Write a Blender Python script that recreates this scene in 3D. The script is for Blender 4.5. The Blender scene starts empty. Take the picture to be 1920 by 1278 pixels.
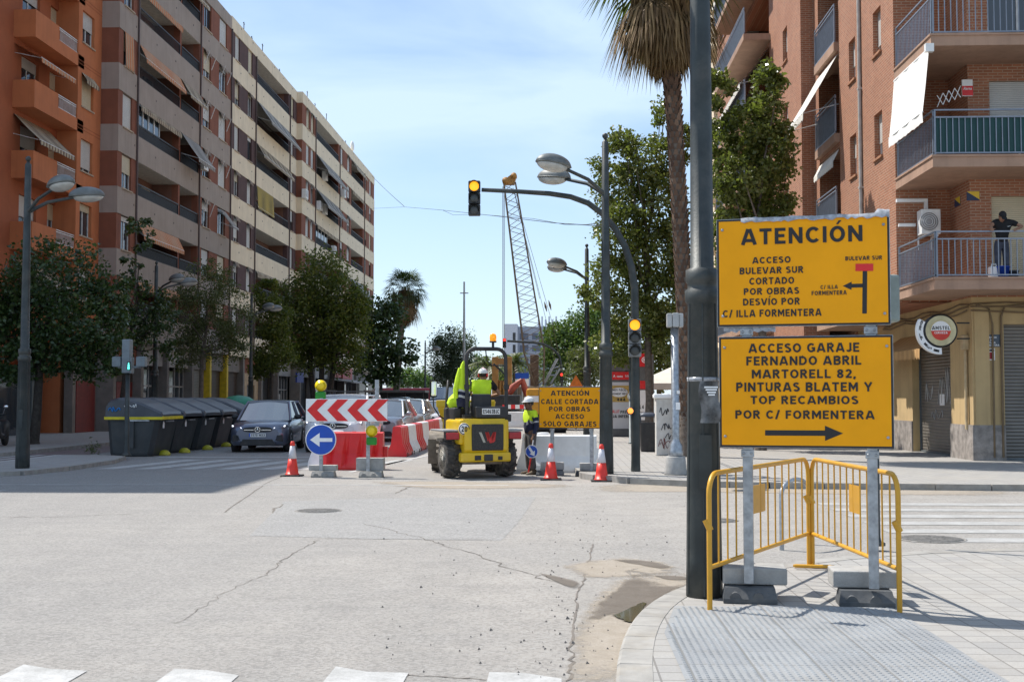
import bpy, math, random
import numpy as np
from mathutils import Vector, Matrix, Euler
rad = math.radians
sc = bpy.context.scene
COL = sc.collection
random.seed(7); RNG = np.random.default_rng(7)
# ------------------------------------------------------------------ camera, sky, sun, exposure
F = 2250.0; YAW = rad(2.24); PITCH = rad(2.70); CAMZ = 1.72
cam = bpy.data.cameras.new('camera'); co = bpy.data.objects.new('camera', cam); COL.objects.link(co)
cam.lens = 36*F/1920; cam.sensor_width = 36; cam.clip_start = .1; cam.clip_end = 6000
co.location = (0, 0, CAMZ); co.rotation_euler = (rad(90)+PITCH, 0, YAW)
sc.camera = co
SUN_EL = rad(57); SUN_DIR = Vector((-.857*math.cos(SUN_EL), .515*math.cos(SUN_EL), math.sin(SUN_EL)))   # towards the sun
w = bpy.data.worlds.new('World'); sc.world = w; w.use_nodes = True
nt = w.node_tree; nt.nodes.clear(); N = nt.nodes.new; L = nt.links.new
out = N('ShaderNodeOutputWorld'); bg = N('ShaderNodeBackground'); sky = N('ShaderNodeTexSky')
sky.sky_type = 'NISHITA'; sky.sun_disc = False; sky.sun_elevation = SUN_EL
sky.sun_rotation = math.atan2(SUN_DIR.x, SUN_DIR.y); sky.air_density = 1.0; sky.dust_density = .3; sky.ozone_density = 3.0
tc = N('ShaderNodeTexCoord'); mp = N('ShaderNodeMapping'); mp.inputs['Scale'].default_value = (1.0, 1.0, 3.2)
mp.inputs['Rotation'].default_value = (0, rad(14), 0)
nz = N('ShaderNodeTexNoise'); nz.inputs['Scale'].default_value = 2.3; nz.inputs['Detail'].default_value = 7; nz.inputs['Roughness'].default_value = .5; nz.inputs['Distortion'].default_value = .5
rp = N('ShaderNodeValToRGB'); rp.color_ramp.elements[0].position = .40; rp.color_ramp.elements[0].color = (0.12, 0.12, 0.12, 1)
rp.color_ramp.elements[1].position = .62; rp.color_ramp.elements[1].color = (.85, .85, .85, 1)
mx = N('ShaderNodeMix'); mx.data_type = 'RGBA'; mx.inputs['B'].default_value = (4.7, 5.9, 7.4, 1)
L(tc.outputs['Generated'], mp.inputs['Vector']); L(mp.outputs['Vector'], nz.inputs['Vector']); L(nz.outputs['Fac'], rp.inputs['Fac'])
sx = N('ShaderNodeSeparateXYZ'); L(tc.outputs['Generated'], sx.inputs[0]); hz = N('ShaderNodeMapRange'); hz.interpolation_type = 'SMOOTHSTEP'
hz.inputs[1].default_value = .0; hz.inputs[2].default_value = .34; hz.inputs[3].default_value = .62; hz.inputs[4].default_value = 0; L(sx.outputs['Z'], hz.inputs[0])
mm = N('ShaderNodeMath'); mm.operation = 'MAXIMUM'; L(rp.outputs['Color'], mm.inputs[0]); L(hz.outputs[0], mm.inputs[1]); L(mm.outputs[0], mx.inputs['Factor']); L(sky.outputs['Color'], mx.inputs['A']); L(mx.outputs['Result'], bg.inputs['Color'])
bg.inputs['Strength'].default_value = .128; L(bg.outputs['Background'], out.inputs['Surface'])
sl = bpy.data.lights.new('sun', 'SUN'); sl.energy = 5.0; sl.angle = rad(.5); sl.color = (1, .955, .89)
so = bpy.data.objects.new('sun', sl); COL.objects.link(so); so.location = (-40, 30, 80)
so.rotation_euler = SUN_DIR.to_track_quat('Z', 'Y').to_euler()
sc.view_settings.view_transform = 'Standard'; sc.view_settings.look = 'None'; sc.view_settings.gamma = 1
sc.view_settings.exposure = .36
# ------------------------------------------------------------------ picture -> place helpers
FW = Vector((-math.sin(YAW)*math.cos(PITCH), math.cos(YAW)*math.cos(PITCH), math.sin(PITCH)))
RT = Vector((math.cos(YAW), math.sin(YAW), 0)); UP = RT.cross(FW); CAM = Vector((0, 0, CAMZ))
def ray(u, v): return FW + RT*((u-960)/F) + UP*((639-v)/F)
def gp(u, v, z=0.0):
    d = ray(u, v); return CAM + d*((z-CAMZ)/d.z)
def at(u, v, Y):
    d = ray(u, v); return CAM + d*(Y/d.y)
def Yat(u, X):
    d = ray(u, 745); return X*d.y/d.x
def Zat(v, Y, u=1048): return at(u, v, Y).z
def lin(r, g, b):
    f = lambda c: (c/255/12.92 if c/255 <= .04045 else ((c/255+.055)/1.055)**2.4)
    return (f(r), f(g), f(b))
# ------------------------------------------------------------------ mesh builder
class MB:
    def __init__(s): s.v = []; s.f = []; s.m = []; s.s = []; s.M = None
    def add(s, vs, fs, mi=0, smooth=False):
        o = len(s.v); M = s.M
        s.v += [tuple(M @ Vector(p)) if M else tuple(p) for p in vs]
        s.f += [tuple(i+o for i in f) for f in fs]; s.m += [mi]*len(fs); s.s += [smooth]*len(fs); return s
    def box(s, x0, x1, y0, y1, z0, z1, mi=0, R=None):
        if x0 > x1: x0, x1 = x1, x0
        if y0 > y1: y0, y1 = y1, y0
        if z0 > z1: z0, z1 = z1, z0
        vs = [(x, y, z) for z in (z0, z1) for y in (y0, y1) for x in (x0, x1)]
        if R is not None: vs = [R @ Vector(p) for p in vs]
        return s.add(vs, [(0, 2, 3, 1), (4, 5, 7, 6), (0, 1, 5, 4), (2, 6, 7, 3), (0, 4, 6, 2), (1, 3, 7, 5)], mi)
    def bbox(s, x0, x1, y0, y1, z0, z1, b=.01, mi=0, smooth=False):     # box with chamfered edges
        import bmesh
        bm = bmesh.new(); bmesh.ops.create_cube(bm, size=1)
        for v in bm.verts:
            v.co = Vector(((x0+x1)/2+v.co.x*abs(x1-x0), (y0+y1)/2+v.co.y*abs(y1-y0), (z0+z1)/2+v.co.z*abs(z1-z0)))
        bmesh.ops.bevel(bm, geom=list(bm.edges), offset=b, segments=2, affect='EDGES', profile=.5)
        bm.verts.ensure_lookup_table(); bm.verts.index_update()
        s.add([v.co.copy() for v in bm.verts], [tuple(v.index for v in f.verts) for f in bm.faces], mi, smooth); bm.free(); return s
    def cyl(s, p0, p1, r0, r1=None, n=12, mi=0, cap=True, smooth=True):
        return s.tube([p0, p1], [r0, r0 if r1 is None else r1], n, mi, cap, smooth)
    def tube(s, pts, r, n=8, mi=0, cap=True, smooth=True):
        pts = [Vector(p) for p in pts]; k = len(pts)
        rs = r if isinstance(r, (list, tuple)) else [r]*k
        t0 = (pts[1]-pts[0]).normalized()
        a = t0.orthogonal().normalized() if abs(t0.z) < .99 else Vector((1, 0, 0))
        vs = []
        for i, p in enumerate(pts):
            t = (pts[min(i+1, k-1)]-pts[max(i-1, 0)])
            t = t.normalized() if t.length > 1e-9 else t0
            a = (a - t*a.dot(t)); a = a.normalized() if a.length > 1e-6 else t.orthogonal().normalized()
            b = t.cross(a)
            for j in range(n):
                g = 2*math.pi*j/n; vs.append(p + (a*math.cos(g)+b*math.sin(g))*rs[i])
        fs = [(i*n+j, i*n+(j+1) % n, (i+1)*n+(j+1) % n, (i+1)*n+j) for i in range(k-1) for j in range(n)]
        s.add(vs, fs, mi, smooth)
        if cap: s.add([vs[j] for j in range(n)], [tuple(reversed(range(n)))], mi); s.add([vs[(k-1)*n+j] for j in range(n)], [tuple(range(n))], mi)
        return s
    def lathe(s, prof, c=(0, 0, 0), n=16, mi=0, smooth=True, ax='z'):
        vs = []
        for r, z in prof:
            for j in range(n):
                g = 2*math.pi*j/n; x, y = r*math.cos(g), r*math.sin(g)
                p = (x, y, z) if ax == 'z' else ((x, z, y) if ax == 'y' else (z, x, y))
                vs.append((p[0]+c[0], p[1]+c[1], p[2]+c[2]))
        k = len(prof)
        fs = [(i*n+j, i*n+(j+1) % n, (i+1)*n+(j+1) % n, (i+1)*n+j) for i in range(k-1) for j in range(n)]
        fs += [tuple(reversed(range(n))), tuple((k-1)*n+j for j in range(n))]
        if ax == 'y': fs = [tuple(reversed(f)) for f in fs]
        return s.add(vs, fs, mi, smooth)
    def prism(s, poly, h0, h1, mi=0, ax='z', smooth=False):           # polygon extruded along an axis
        k = len(poly)
        def q(p, h): return (p[0], p[1], h) if ax == 'z' else ((p[0], h, p[1]) if ax == 'y' else (h, p[0], p[1]))
        vs = [q(p, h0) for p in poly]+[q(p, h1) for p in poly]
        fs = [tuple(reversed(range(k))), tuple(range(k, 2*k))]+[(i, (i+1) % k, (i+1) % k+k, i+k) for i in range(k)]
        if ax == 'y': fs = [tuple(reversed(f)) for f in fs]
        return s.add(vs, fs, mi, smooth)
    def quad(s, a, b, c, d, mi=0): return s.add([a, b, c, d], [(0, 1, 2, 3)], mi)
    def slab(s, a, b, c, d, t=.02, mi=0):                              # a quad with thickness
        a, b, c, d = [Vector(p) for p in (a, b, c, d)]; n = (b-a).cross(d-a).normalized()*t
        return s.add([a, b, c, d, a+n, b+n, c+n, d+n], [(3, 2, 1, 0), (4, 5, 6, 7), (0, 1, 5, 4), (1, 2, 6, 5), (2, 3, 7, 6), (3, 0, 4, 7)], mi)
    def ball(s, c, r, n=12, mi=0, sc=(1, 1, 1), z0=-1, z1=1):
        k = max(4, n//2); pr = []
        a0, a1 = math.asin(z0), math.asin(z1)
        for i in range(k+1):
            a = a0+(a1-a0)*i/k; pr.append((max(.0005, math.cos(a))*r, math.sin(a)*r))
        o = MB(); o.lathe(pr, n=n); return s.add([(p[0]*sc[0]+c[0], p[1]*sc[1]+c[1], p[2]*sc[2]+c[2]) for p in o.v], o.f, mi, True)
    def loft(s, rings, mi=0, smooth=True, cap=True):
        n = len(rings[0]); vs = [p for r in rings for p in r]; k = len(rings)
        fs = [(i*n+j, i*n+(j+1) % n, (i+1)*n+(j+1) % n, (i+1)*n+j) for i in range(k-1) for j in range(n)]
        s.add(vs, fs, mi, smooth)
        if cap: s.add(rings[0], [tuple(reversed(range(n)))], mi); s.add(rings[-1], [tuple(range(n))], mi)
        return s
    def text(s, txt, x0, x1, zb, zt, M, mi=0, bold=.022, depth=.003):
        for ch, pl in (('Ó', 'O'), ('Í', 'I'), ('À', 'A')):
            if ch in txt:          # plain letter plus its own accent stroke
                k = txt.index(ch); full = txt.replace(ch, pl); vs, _ = text_geo(full, bold, depth); a0 = min(p[0] for p in vs); b0 = max(p[0] for p in vs)
                pv, _ = text_geo(full[:k+1], bold, depth); p1 = max(p[0] for p in pv)
                qv, _ = text_geo(pl, bold, depth); lw = max(p[0] for p in qv)-min(p[0] for p in qv)
                sx = (x1-x0)/(b0-a0); cx = x0+(p1-lw/2-a0)*sx; h = zt-zb; y = -depth
                s.add([M @ Vector(q) for q in ((cx-.07*h, y, zt+.10*h), (cx+.06*h, y, zt+.10*h), (cx+.26*h, y, zt+.34*h), (cx+.08*h, y, zt+.34*h))], [(0, 1, 2, 3)], mi)
                txt = full   # fitted between x0..x1, baseline zb, cap height zt, in the plane of M (x right, z up)
        vs, fs = text_geo(txt, bold, depth)
        xs = [p[0] for p in vs]; a, b = min(xs), max(xs); sx = (x1-x0)/(b-a); sz = (zt-zb)/(1.0 if all(c == ' ' or glyph(c) for c in txt) else CAPH)
        return s.add([M @ Vector((x0+(p[0]-a)*sx, -p[2]*(zt-zb if all(c == ' ' or glyph(c) for c in txt) else 1.0)-(.001), zb+p[1]*sz)) for p in vs], fs, mi)
    def build(s, name, mats, parent=None, world=False):
        me = bpy.data.meshes.new(name)
        nv = len(s.v); me.vertices.add(nv); me.vertices.foreach_set('co', np.array(s.v, dtype=np.float32).ravel())
        tot = [len(f) for f in s.f]; me.loops.add(sum(tot)); me.polygons.add(len(s.f))
        me.loops.foreach_set('vertex_index', np.fromiter((i for f in s.f for i in f), dtype=np.int32))
        me.polygons.foreach_set('loop_start', np.concatenate(([0], np.cumsum(tot)[:-1])).astype(np.int32))
        me.polygons.foreach_set('material_index', np.array(s.m, dtype=np.int32))
        me.polygons.foreach_set('use_smooth', np.array(s.s, dtype=bool))
        for m in (mats if isinstance(mats, (list, tuple)) else [mats]): me.materials.append(m)
        me.update(calc_edges=True); me.validate()
        return link(name, me, parent, world)
def link(name, me, parent=None, world=False):
    o = bpy.data.objects.new(name, me); COL.objects.link(o)
    if parent is not None:
        o.parent = parent
        if world:
            r = parent
            while r.parent: r = r.parent
            me.transform((Matrix.Translation(r.location) @ r.rotation_euler.to_matrix().to_4x4()).inverted())
    return o
# stroke alphabet for the road signs: centre lines in a box one unit tall
def _arc(cx, cy, rx, ry, a0, a1, n=10): return [(cx+rx*math.cos(rad(a0+(a1-a0)*k/n)), cy+ry*math.sin(rad(a0+(a1-a0)*k/n))) for k in range(n+1)]
SW = .195; _h = SW/2; _t = 1-_h
def glyph(c):
    h, t = _h, _t; r = .66; R_ = r-h
    if c == 'A': return .82, [[(.07, 0), (.37, 1), ], [(.75, 0), (.45, 1)], [(.2, .27), (.62, .27)]]
    if c == 'B': return .66, [[(h, 0), (h, 1)], [(h, t), (.36, t)]+_arc(.36, .745, .2, .745-.575+.0, 90, -90)+[(h, .525)], [(h, .525), (.36, .525)]+_arc(.36, .306, .215, .219, 90, -90)+[(h, h)]]
    if c == 'C': return .74, [_arc(.40, .5, .40-h, .5-h, 42, 318, 18)]
    if c == 'D': return .74, [[(h, 0), (h, 1)], [(h, t), (.3, t)]+_arc(.3, .5, .44-h, .5-h, 90, -90, 14)+[(h, h)]]
    if c == 'E': return .58, [[(h, 0), (h, 1)], [(h, t), (.58, t)], [(h, .51), (.52, .51)], [(h, h), (.58, h)]]
    if c == 'F': return .56, [[(h, 0), (h, 1)], [(h, t), (.56, t)], [(h, .5), (.5, .5)]]
    if c == 'G': return .78, [_arc(.40, .5, .40-h, .5-h, 42, 345, 20), [(.78-h, .1), (.78-h, .5)], [(.44, .46), (.78, .46)]]
    if c == 'H': return .7, [[(h, 0), (h, 1)], [(.7-h, 0), (.7-h, 1)], [(h, .5), (.7-h, .5)]]
    if c == 'I': return SW, [[(h, 0), (h, 1)]]
    if c == 'J': return .5, [[(.5-h, 1), (.5-h, .25)]+_arc(.25, .25, .25-h, .25-h, 0, -170, 10)]
    if c == 'L': return .56, [[(h, 0), (h, 1)], [(h, h), (.56, h)]]
    if c == 'M': return .88, [[(h, 0), (h, 1)], [(.88-h, 0), (.88-h, 1)], [(h+.02, .95), (.44, .32), (.88-h-.02, .95)]]
    if c == 'N': return .74, [[(h, 0), (h, 1)], [(.74-h, 0), (.74-h, 1)], [(h+.01, .94), (.74-h-.01, .06)]]
    if c in 'O0': w = .80 if c == 'O' else .62; return w, [_arc(w/2, .5, w/2-h, .5-h, 0, 360, 26)]
    if c == 'P': return .64, [[(h, 0), (h, 1)], [(h, t), (.36, t)]+_arc(.36, .70, .28-h, .30-h, 90, -90)+[(h, .40+h)]]
    if c == 'R': return .68, [[(h, 0), (h, 1)], [(h, t), (.36, t)]+_arc(.36, .715, .28-h, .285-h, 90, -90)+[(h, .43+h)], [(.32, .48), (.60, 0)]]
    if c == 'S': return .64, [_arc(.32, .735, .32-h, .265-h, 28, 270, 12)+_arc(.32, .29, .33-h, .29-h, 90, -155, 12)[1:]]
    if c == 'T': return .66, [[(.33, 0), (.33, 1)], [(0, t), (.66, t)]]
    if c == 'U': return .7, [[(h, 1), (h, .35)]+_arc(.35, .35, .35-h, .35-h, 180, 360, 12)+[(.7-h, 1)]]
    if c == 'V': return .8, [[(.07, 1), (.37, 0)], [(.73, 1), (.43, 0)]]
    if c == 'X': return .74, [[(.08, 0), (.66, 1)], [(.66, 0), (.08, 1)]]
    if c == 'Y': return .78, [[(.39, 0), (.39, .45)], [(.08, 1), (.39, .42), (.70, 1)]]
    if c == 'Z': return .64, [[(0, t), (.58, t)], [(.56, .95), (.08, .05)], [(.04, h), (.64, h)]]
    if c == '/': return .42, [[(.06, -.05), (.36, 1.05)]]
    if c == ',': return .2, [[(.1, .17), (.1, .02), (.03, -.13)]]
    if c == "'": return .16, [[(.08, 1), (.08, .72)]]
    if c == '1': return .36, [[(.27, 0), (.27, 1)], [(.27, .93), (.03, .74)]]
    if c == '2': return .6, [_arc(.3, .69, .3-h, .31-h, 165, -35, 12)+[(.1, h)], [(.04, h), (.6, h)]]
    if c == '3': return .6, [_arc(.3, .73, .29-h, .27-h, 150, -80, 12), _arc(.3, .29, .3-h, .29-h, 80, -150, 12)]
    if c == '4': return .64, [[(.46, 0), (.46, 1)], [(.42, .95), (.07, .30)], [(.04, .27), (.64, .27)]]
    if c == '5': return .6, [[(.56, t), (.12, t), (.10, .55)], _arc(.29, .32, .31-h, .32-h, 130, -150, 14)]
    if c == '6': return .62, [_arc(.31, .32, .31-h, .32-h, 0, 360, 20), [(.09, .36), (.2, .7), (.42, .97)]]
    if c == '7': return .58, [[(0, t), (.56, t)], [(.50, .95), (.2, 0)]]
    if c == '8': return .62, [_arc(.31, .735, .28-h, .265-h, 0, 360, 18), _arc(.31, .28, .31-h, .28-h, 0, 360, 20)]
    if c == '9': return .62, [_arc(.31, .68, .31-h, .32-h, 0, 360, 20), [(.53, .64), (.42, .3), (.2, .03)]]
    return None
def stroke_text(txt, gap=.17, sp=.42):
    vs, fs = [], []; x = 0; dz = 0
    for c in txt:
        if c == ' ': x += sp; continue
        w, st = glyph(c)
        for s_ in st:
            closed = len(s_) > 4 and abs(s_[0][0]-s_[-1][0])+abs(s_[0][1]-s_[-1][1]) < 1e-6; n = len(s_); b = len(vs); dz += 1
            for i, p in enumerate(s_):
                a = s_[i-1] if i else (s_[-2] if closed else None); e = s_[i+1] if i < n-1 else (s_[1] if closed else None)
                d1 = Vector((p[0]-a[0], p[1]-a[1])).normalized() if a else None; d2 = Vector((e[0]-p[0], e[1]-p[1])).normalized() if e else None
                d1 = d1 or d2; d2 = d2 or d1; m = (d1+d2); m = m.normalized() if m.length > 1e-6 else d1; k = _h/max(.45, m.dot(d1)); nr = Vector((-m.y, m.x))*k
                z = .0012*(dz % 5)
                vs += [(x+p[0]-nr.x, p[1]-nr.y, z), (x+p[0]+nr.x, p[1]+nr.y, z)]
            fs += [(b+2*i, b+2*i+2, b+2*i+3, b+2*i+1) for i in range(n-1)]
        x += w+gap
    return vs, fs
_tx = {}
def text_geo(txt, bold, depth):
    k = (txt, bold, depth)
    if all(c == ' ' or glyph(c) for c in txt): return stroke_text(txt)
    if k not in _tx:
        cu = bpy.data.curves.new('lettering', 'FONT'); cu.body = txt; cu.size = 1; cu.offset = bold; cu.extrude = depth; cu.space_character = 1.08; cu.resolution_u = 3
        o = bpy.data.objects.new('lettering', cu); COL.objects.link(o)
        dg = bpy.context.evaluated_depsgraph_get(); me = bpy.data.meshes.new_from_object(o.evaluated_get(dg))
        _tx[k] = ([tuple(v.co) for v in me.vertices], [tuple(p.vertices) for p in me.polygons])
        bpy.data.objects.remove(o); bpy.data.curves.remove(cu); bpy.data.meshes.remove(me)
    return _tx[k]
CAPH = .73
def thing(name, label, cat, loc=(0, 0, 0), rz=0, group=None):
    o = bpy.data.objects.new(name, None); COL.objects.link(o); o.empty_display_size = .2
    o.location = loc; o.rotation_euler = (0, 0, rz); return tag(o, label, cat, group)
def tag(o, label, cat, group=None, kind=None):
    o['label'] = label; o['category'] = cat
    if group: o['group'] = group
    if kind: o['kind'] = kind
    return o
def struct(name, mb, m): o = mb.build(name, m); o['kind'] = 'structure'; return o
def dup(root, loc=None, rz=None, label=None):
    def cp(o, par):
        c = o.copy(); COL.objects.link(c); c.parent = par
        for ch in list(o.children): cp(ch, c)
        return c
    r = cp(root, None)
    if loc is not None: r.location = loc
    if rz is not None: r.rotation_euler = (0, 0, rz)
    if label: r['label'] = label
    return r
# ------------------------------------------------------------------ materials
def nodes(name):
    m = bpy.data.materials.new(name); m.use_nodes = True; t = m.node_tree
    return m, t, t.nodes['Principled BSDF'], t.nodes.new, t.links.new
def mixc(t, fac, a, b, mode='MIX'):
    n = t.nodes.new('ShaderNodeMix'); n.data_type = 'RGBA'; n.blend_type = mode
    for k, x in (('Factor', fac), ('A', a), ('B', b)):
        if isinstance(x, (int, float)): n.inputs[k].default_value = x if k == 'Factor' else (x, x, x, 1)
        elif isinstance(x, (tuple, list)): n.inputs[k].default_value = (*x[:3], 1)
        else: t.links.new(x, n.inputs[k])
    return n.outputs['Result']
def noise(t, vec, scale, det=4, rough=.55, lo=.35, hi=.65):
    n = t.nodes.new('ShaderNodeTexNoise'); n.inputs['Scale'].default_value = scale; n.inputs['Detail'].default_value = det; n.inputs['Roughness'].default_value = rough
    if vec is not None: t.links.new(vec, n.inputs['Vector'])
    r = t.nodes.new('ShaderNodeMapRange'); r.inputs[1].default_value = lo; r.inputs[2].default_value = hi; t.links.new(n.outputs['Fac'], r.inputs[0])
    return r.outputs[0]
def pos(t): return t.nodes.new('ShaderNodeNewGeometry').outputs['Position']
def obj(t): return t.nodes.new('ShaderNodeTexCoord').outputs['Object']
def bumpn(t, h, st, dist=.01):
    b = t.nodes.new('ShaderNodeBump'); b.inputs['Strength'].default_value = st; b.inputs['Distance'].default_value = dist; t.links.new(h, b.inputs['Height']); return b.outputs['Normal']
_mats = {}
def mat(name, col, rough=.6, metal=0, var=.14, scale=5, bump=0, bscale=80, dirt=0, dcol=(.16, .13, .1), coat=0, emit=0, streak=0):
    if name in _mats: return _mats[name]
    m, t, p, N, L = nodes(name); v = obj(t)
    a = tuple(c*(1-var) for c in col); b = tuple(min(1, c*(1+var)) for c in col)
    c = mixc(t, noise(t, v, scale), a, b)
    if dirt: c = mixc(t, math_mul(t, noise(t, v, scale*.45, 8, .68, .48, .72), dirt), c, dcol)
    if streak:
        mpn = N('ShaderNodeMapping'); mpn.inputs['Scale'].default_value = (3, 3, .18); L(v, mpn.inputs['Vector'])
        c = mixc(t, math_mul(t, noise(t, mpn.outputs[0], 1.6, 5, .6, .5, .75), streak), c, tuple(x*.45 for x in col))
    L(c, p.inputs['Base Color']); p.inputs['Roughness'].default_value = rough; p.inputs['Metallic'].default_value = metal
    if coat: p.inputs['Coat Weight'].default_value = coat; p.inputs['Coat Roughness'].default_value = .06
    if bump: L(bumpn(t, noise(t, v, bscale, 3, .6, .3, .7), bump, .004), p.inputs['Normal'])
    if emit: L(c, p.inputs['Emission Color']); p.inputs['Emission Strength'].default_value = emit
    _mats[name] = m; return m
def math_mul(t, a, b):
    n = t.nodes.new('ShaderNodeMath'); n.operation = 'MULTIPLY'
    for i, x in enumerate((a, b)):
        if isinstance(x, (int, float)): n.inputs[i].default_value = x
        else: t.links.new(x, n.inputs[i])
    return n.outputs[0]
def math_op(t, op, a, b=0.0):
    n = t.nodes.new('ShaderNodeMath'); n.operation = op
    for i, x in enumerate((a, b)):
        if isinstance(x, (int, float)): n.inputs[i].default_value = x
        else: t.links.new(x, n.inputs[i])
    return n.outputs[0]
def glass(name, col=(.03, .04, .05), rough=.06, ior=1.5):
    if name in _mats: return _mats[name]
    m, t, p, N, L = nodes(name); p.inputs['Base Color'].default_value = (*col, 1); p.inputs['Roughness'].default_value = rough
    p.inputs['Specular IOR Level'].default_value = .9; p.inputs['IOR'].default_value = ior
    L(bumpn(t, noise(t, obj(t), 1.5, 2, .5, .2, .8), .04, .02), p.inputs['Normal']); _mats[name] = m; return m
def uvwall(t):        # (along the wall, up) from position and normal
    g = t.nodes.new('ShaderNodeNewGeometry'); sp = t.nodes.new('ShaderNodeSeparateXYZ'); sn = t.nodes.new('ShaderNodeSeparateXYZ')
    t.links.new(g.outputs['Position'], sp.inputs[0]); t.links.new(g.outputs['True Normal'], sn.inputs[0])
    f = math_op(t, 'GREATER_THAN', math_op(t, 'ABSOLUTE', sn.outputs['X']), .5)
    u = math_op(t, 'ADD', math_mul(t, f, sp.outputs['Y']), math_mul(t, math_op(t, 'SUBTRACT', 1.0, f), sp.outputs['X']))
    cb = t.nodes.new('ShaderNodeCombineXYZ'); t.links.new(u, cb.inputs[0]); t.links.new(sp.outputs['Z'], cb.inputs[1]); return cb.outputs[0]
def brick_mat(name, c1, c2, mortar, w=.25, h=.075, ms=.011):
    m, t, p, N, L = nodes(name); v = uvwall(t); b = N('ShaderNodeTexBrick')
    b.inputs['Color1'].default_value = (*c1, 1); b.inputs['Color2'].default_value = (*c2, 1); b.inputs['Mortar'].default_value = (*mortar, 1)
    b.inputs['Scale'].default_value = 1; b.inputs['Brick Width'].default_value = w; b.inputs['Row Height'].default_value = h; b.inputs['Mortar Size'].default_value = ms; b.inputs['Mortar Smooth'].default_value = .1; b.inputs['Bias'].default_value = -.1
    L(v, b.inputs['Vector']); c = mixc(t, math_mul(t, noise(t, pos(t), .7, 6, .65), .35), b.outputs['Color'], tuple(x*.62 for x in c1))
    c = mixc(t, math_mul(t, noise(t, pos(t), 9, 3), .25), c, c2)
    L(c, p.inputs['Base Color']); p.inputs['Roughness'].default_value = .85
    L(bumpn(t, math_op(t, 'SUBTRACT', 1.0, b.outputs['Fac']), .5, .008), p.inputs['Normal']); _mats[name] = m; return m
def stripe_mat(name, c1, c2, freq, axis='u', duty=.5, rough=.8):   # cloth stripes along the wall direction
    m, t, p, N, L = nodes(name); o = obj(t); s = N('ShaderNodeSeparateXYZ'); L(o, s.inputs[0])
    a = {'x': s.outputs['X'], 'y': s.outputs['Y'], 'z': s.outputs['Z'], 'u': s.outputs['Y']}[axis]
    f = math_op(t, 'GREATER_THAN', math_op(t, 'FRACT', math_mul(t, a, freq)), duty)
    c = mixc(t, f, c1, c2); c = mixc(t, math_mul(t, noise(t, o, 2.5, 5), .3), c, tuple(x*.6 for x in c1))
    L(c, p.inputs['Base Color']); p.inputs['Roughness'].default_value = rough; _mats[name] = m; return m
def slat_mat(name, col, freq=18, rough=.5, metal=0, dirt=.3, depth=.01):     # roller shutter slats
    m, t, p, N, L = nodes(name); g = pos(t); s = N('ShaderNodeSeparateXYZ'); L(g, s.inputs[0])
    fr = math_op(t, 'FRACT', math_mul(t, s.outputs['Z'], freq)); gap = math_op(t, 'LESS_THAN', fr, .14)
    c = mixc(t, gap, mixc(t, math_mul(t, noise(t, g, 1.3, 6, .65, .4, .7), dirt), col, tuple(x*.5 for x in col)), tuple(x*.35 for x in col))
    L(c, p.inputs['Base Color']); p.inputs['Roughness'].default_value = rough; p.inputs['Metallic'].default_value = metal
    L(bumpn(t, math_op(t, 'SINE', math_mul(t, fr, 3.1416)), .6, depth), p.inputs['Normal']); _mats[name] = m; return m
def leaf_mat(name, c1, c2, c3, trans=.25, rough=.45):
    m, t, p, N, L = nodes(name); g = N('ShaderNodeNewGeometry'); r = N('ShaderNodeValToRGB'); e = r.color_ramp.elements
    e[0].position = 0; e[0].color = (*c1, 1); e[1].position = 1; e[1].color = (*c3, 1); q = e.new(.55); q.color = (*c2, 1)
    n = noise(t, g.outputs['Position'], .9, 3, .5, .3, .7)
    L(math_op(t, 'ADD', math_mul(t, g.outputs['Random Per Island'], .65), math_mul(t, n, .35)), r.inputs['Fac'])
    L(r.outputs['Color'], p.inputs['Base Color']); p.inputs['Roughness'].default_value = rough
    tr = N('ShaderNodeBsdfTranslucent'); L(mixc(t, .5, r.outputs['Color'], (.25, .35, .04), 'MIX'), tr.inputs['Color'])
    ms = N('ShaderNodeMixShader'); ms.inputs[0].default_value = trans; L(p.outputs[0], ms.inputs[1]); L(tr.outputs[0], ms.inputs[2])
    L(ms.outputs[0], t.nodes['Material Output'].inputs['Surface']); _mats[name] = m; return m
# shared paints
POLE = mat('pole_paint', (.035, .043, .043), .5, .2, .25, 3, .15, 40, .6, (.14, .13, .11), streak=.4)
GALV = mat('galvanised_steel', (.36, .38, .40), .42, .75, .22, 14, .1, 60, .25, (.2, .19, .17))
BLACK = mat('black_plastic', (.018, .018, .02), .5, 0, .2, 6, .1, 90, .35, (.1, .09, .08))
RUBBER = mat('rubber', (.025, .025, .026), .8, 0, .25, 8, .3, 70, .45, (.17, .145, .11))
WHITE = mat('white_paint', (.74, .74, .72), .5, 0, .06, 4, 0, 80, .25, (.45, .42, .37))
CONC = mat('concrete', (.36, .35, .33), .9, 0, .15, 7, .5, 60, .5, (.24, .22, .19))
SIGNY = mat('sign_yellow', (.93, .385, .002), .6, 0, .04, 2.5, .05, 6, .10, (.5, .27, .02))
SIGNY.node_tree.nodes['Principled BSDF'].inputs['Specular IOR Level'].default_value = .25
INK = mat('sign_black', (.012, .012, .014), .45, 0, .1)
RED = mat('signal_red', (.72, .014, .016), .42, 0, .08, 5, 0, 80, .12, (.4, .16, .1))
WPL = mat('white_plastic', (.84, .84, .83), .45, 0, .05, 4, 0, 80, .3, (.5, .46, .4))
BLUE = mat('sign_blue', (.006, .075, .45), .4, 0, .06)
GLASS = glass('window_glass'); CHROME = mat('chrome', (.75, .76, .78), .12, 1, .05)
AMBER = mat('lit_amber', (1.0, .36, .015), .4, emit=1.15, var=.05)
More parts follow.
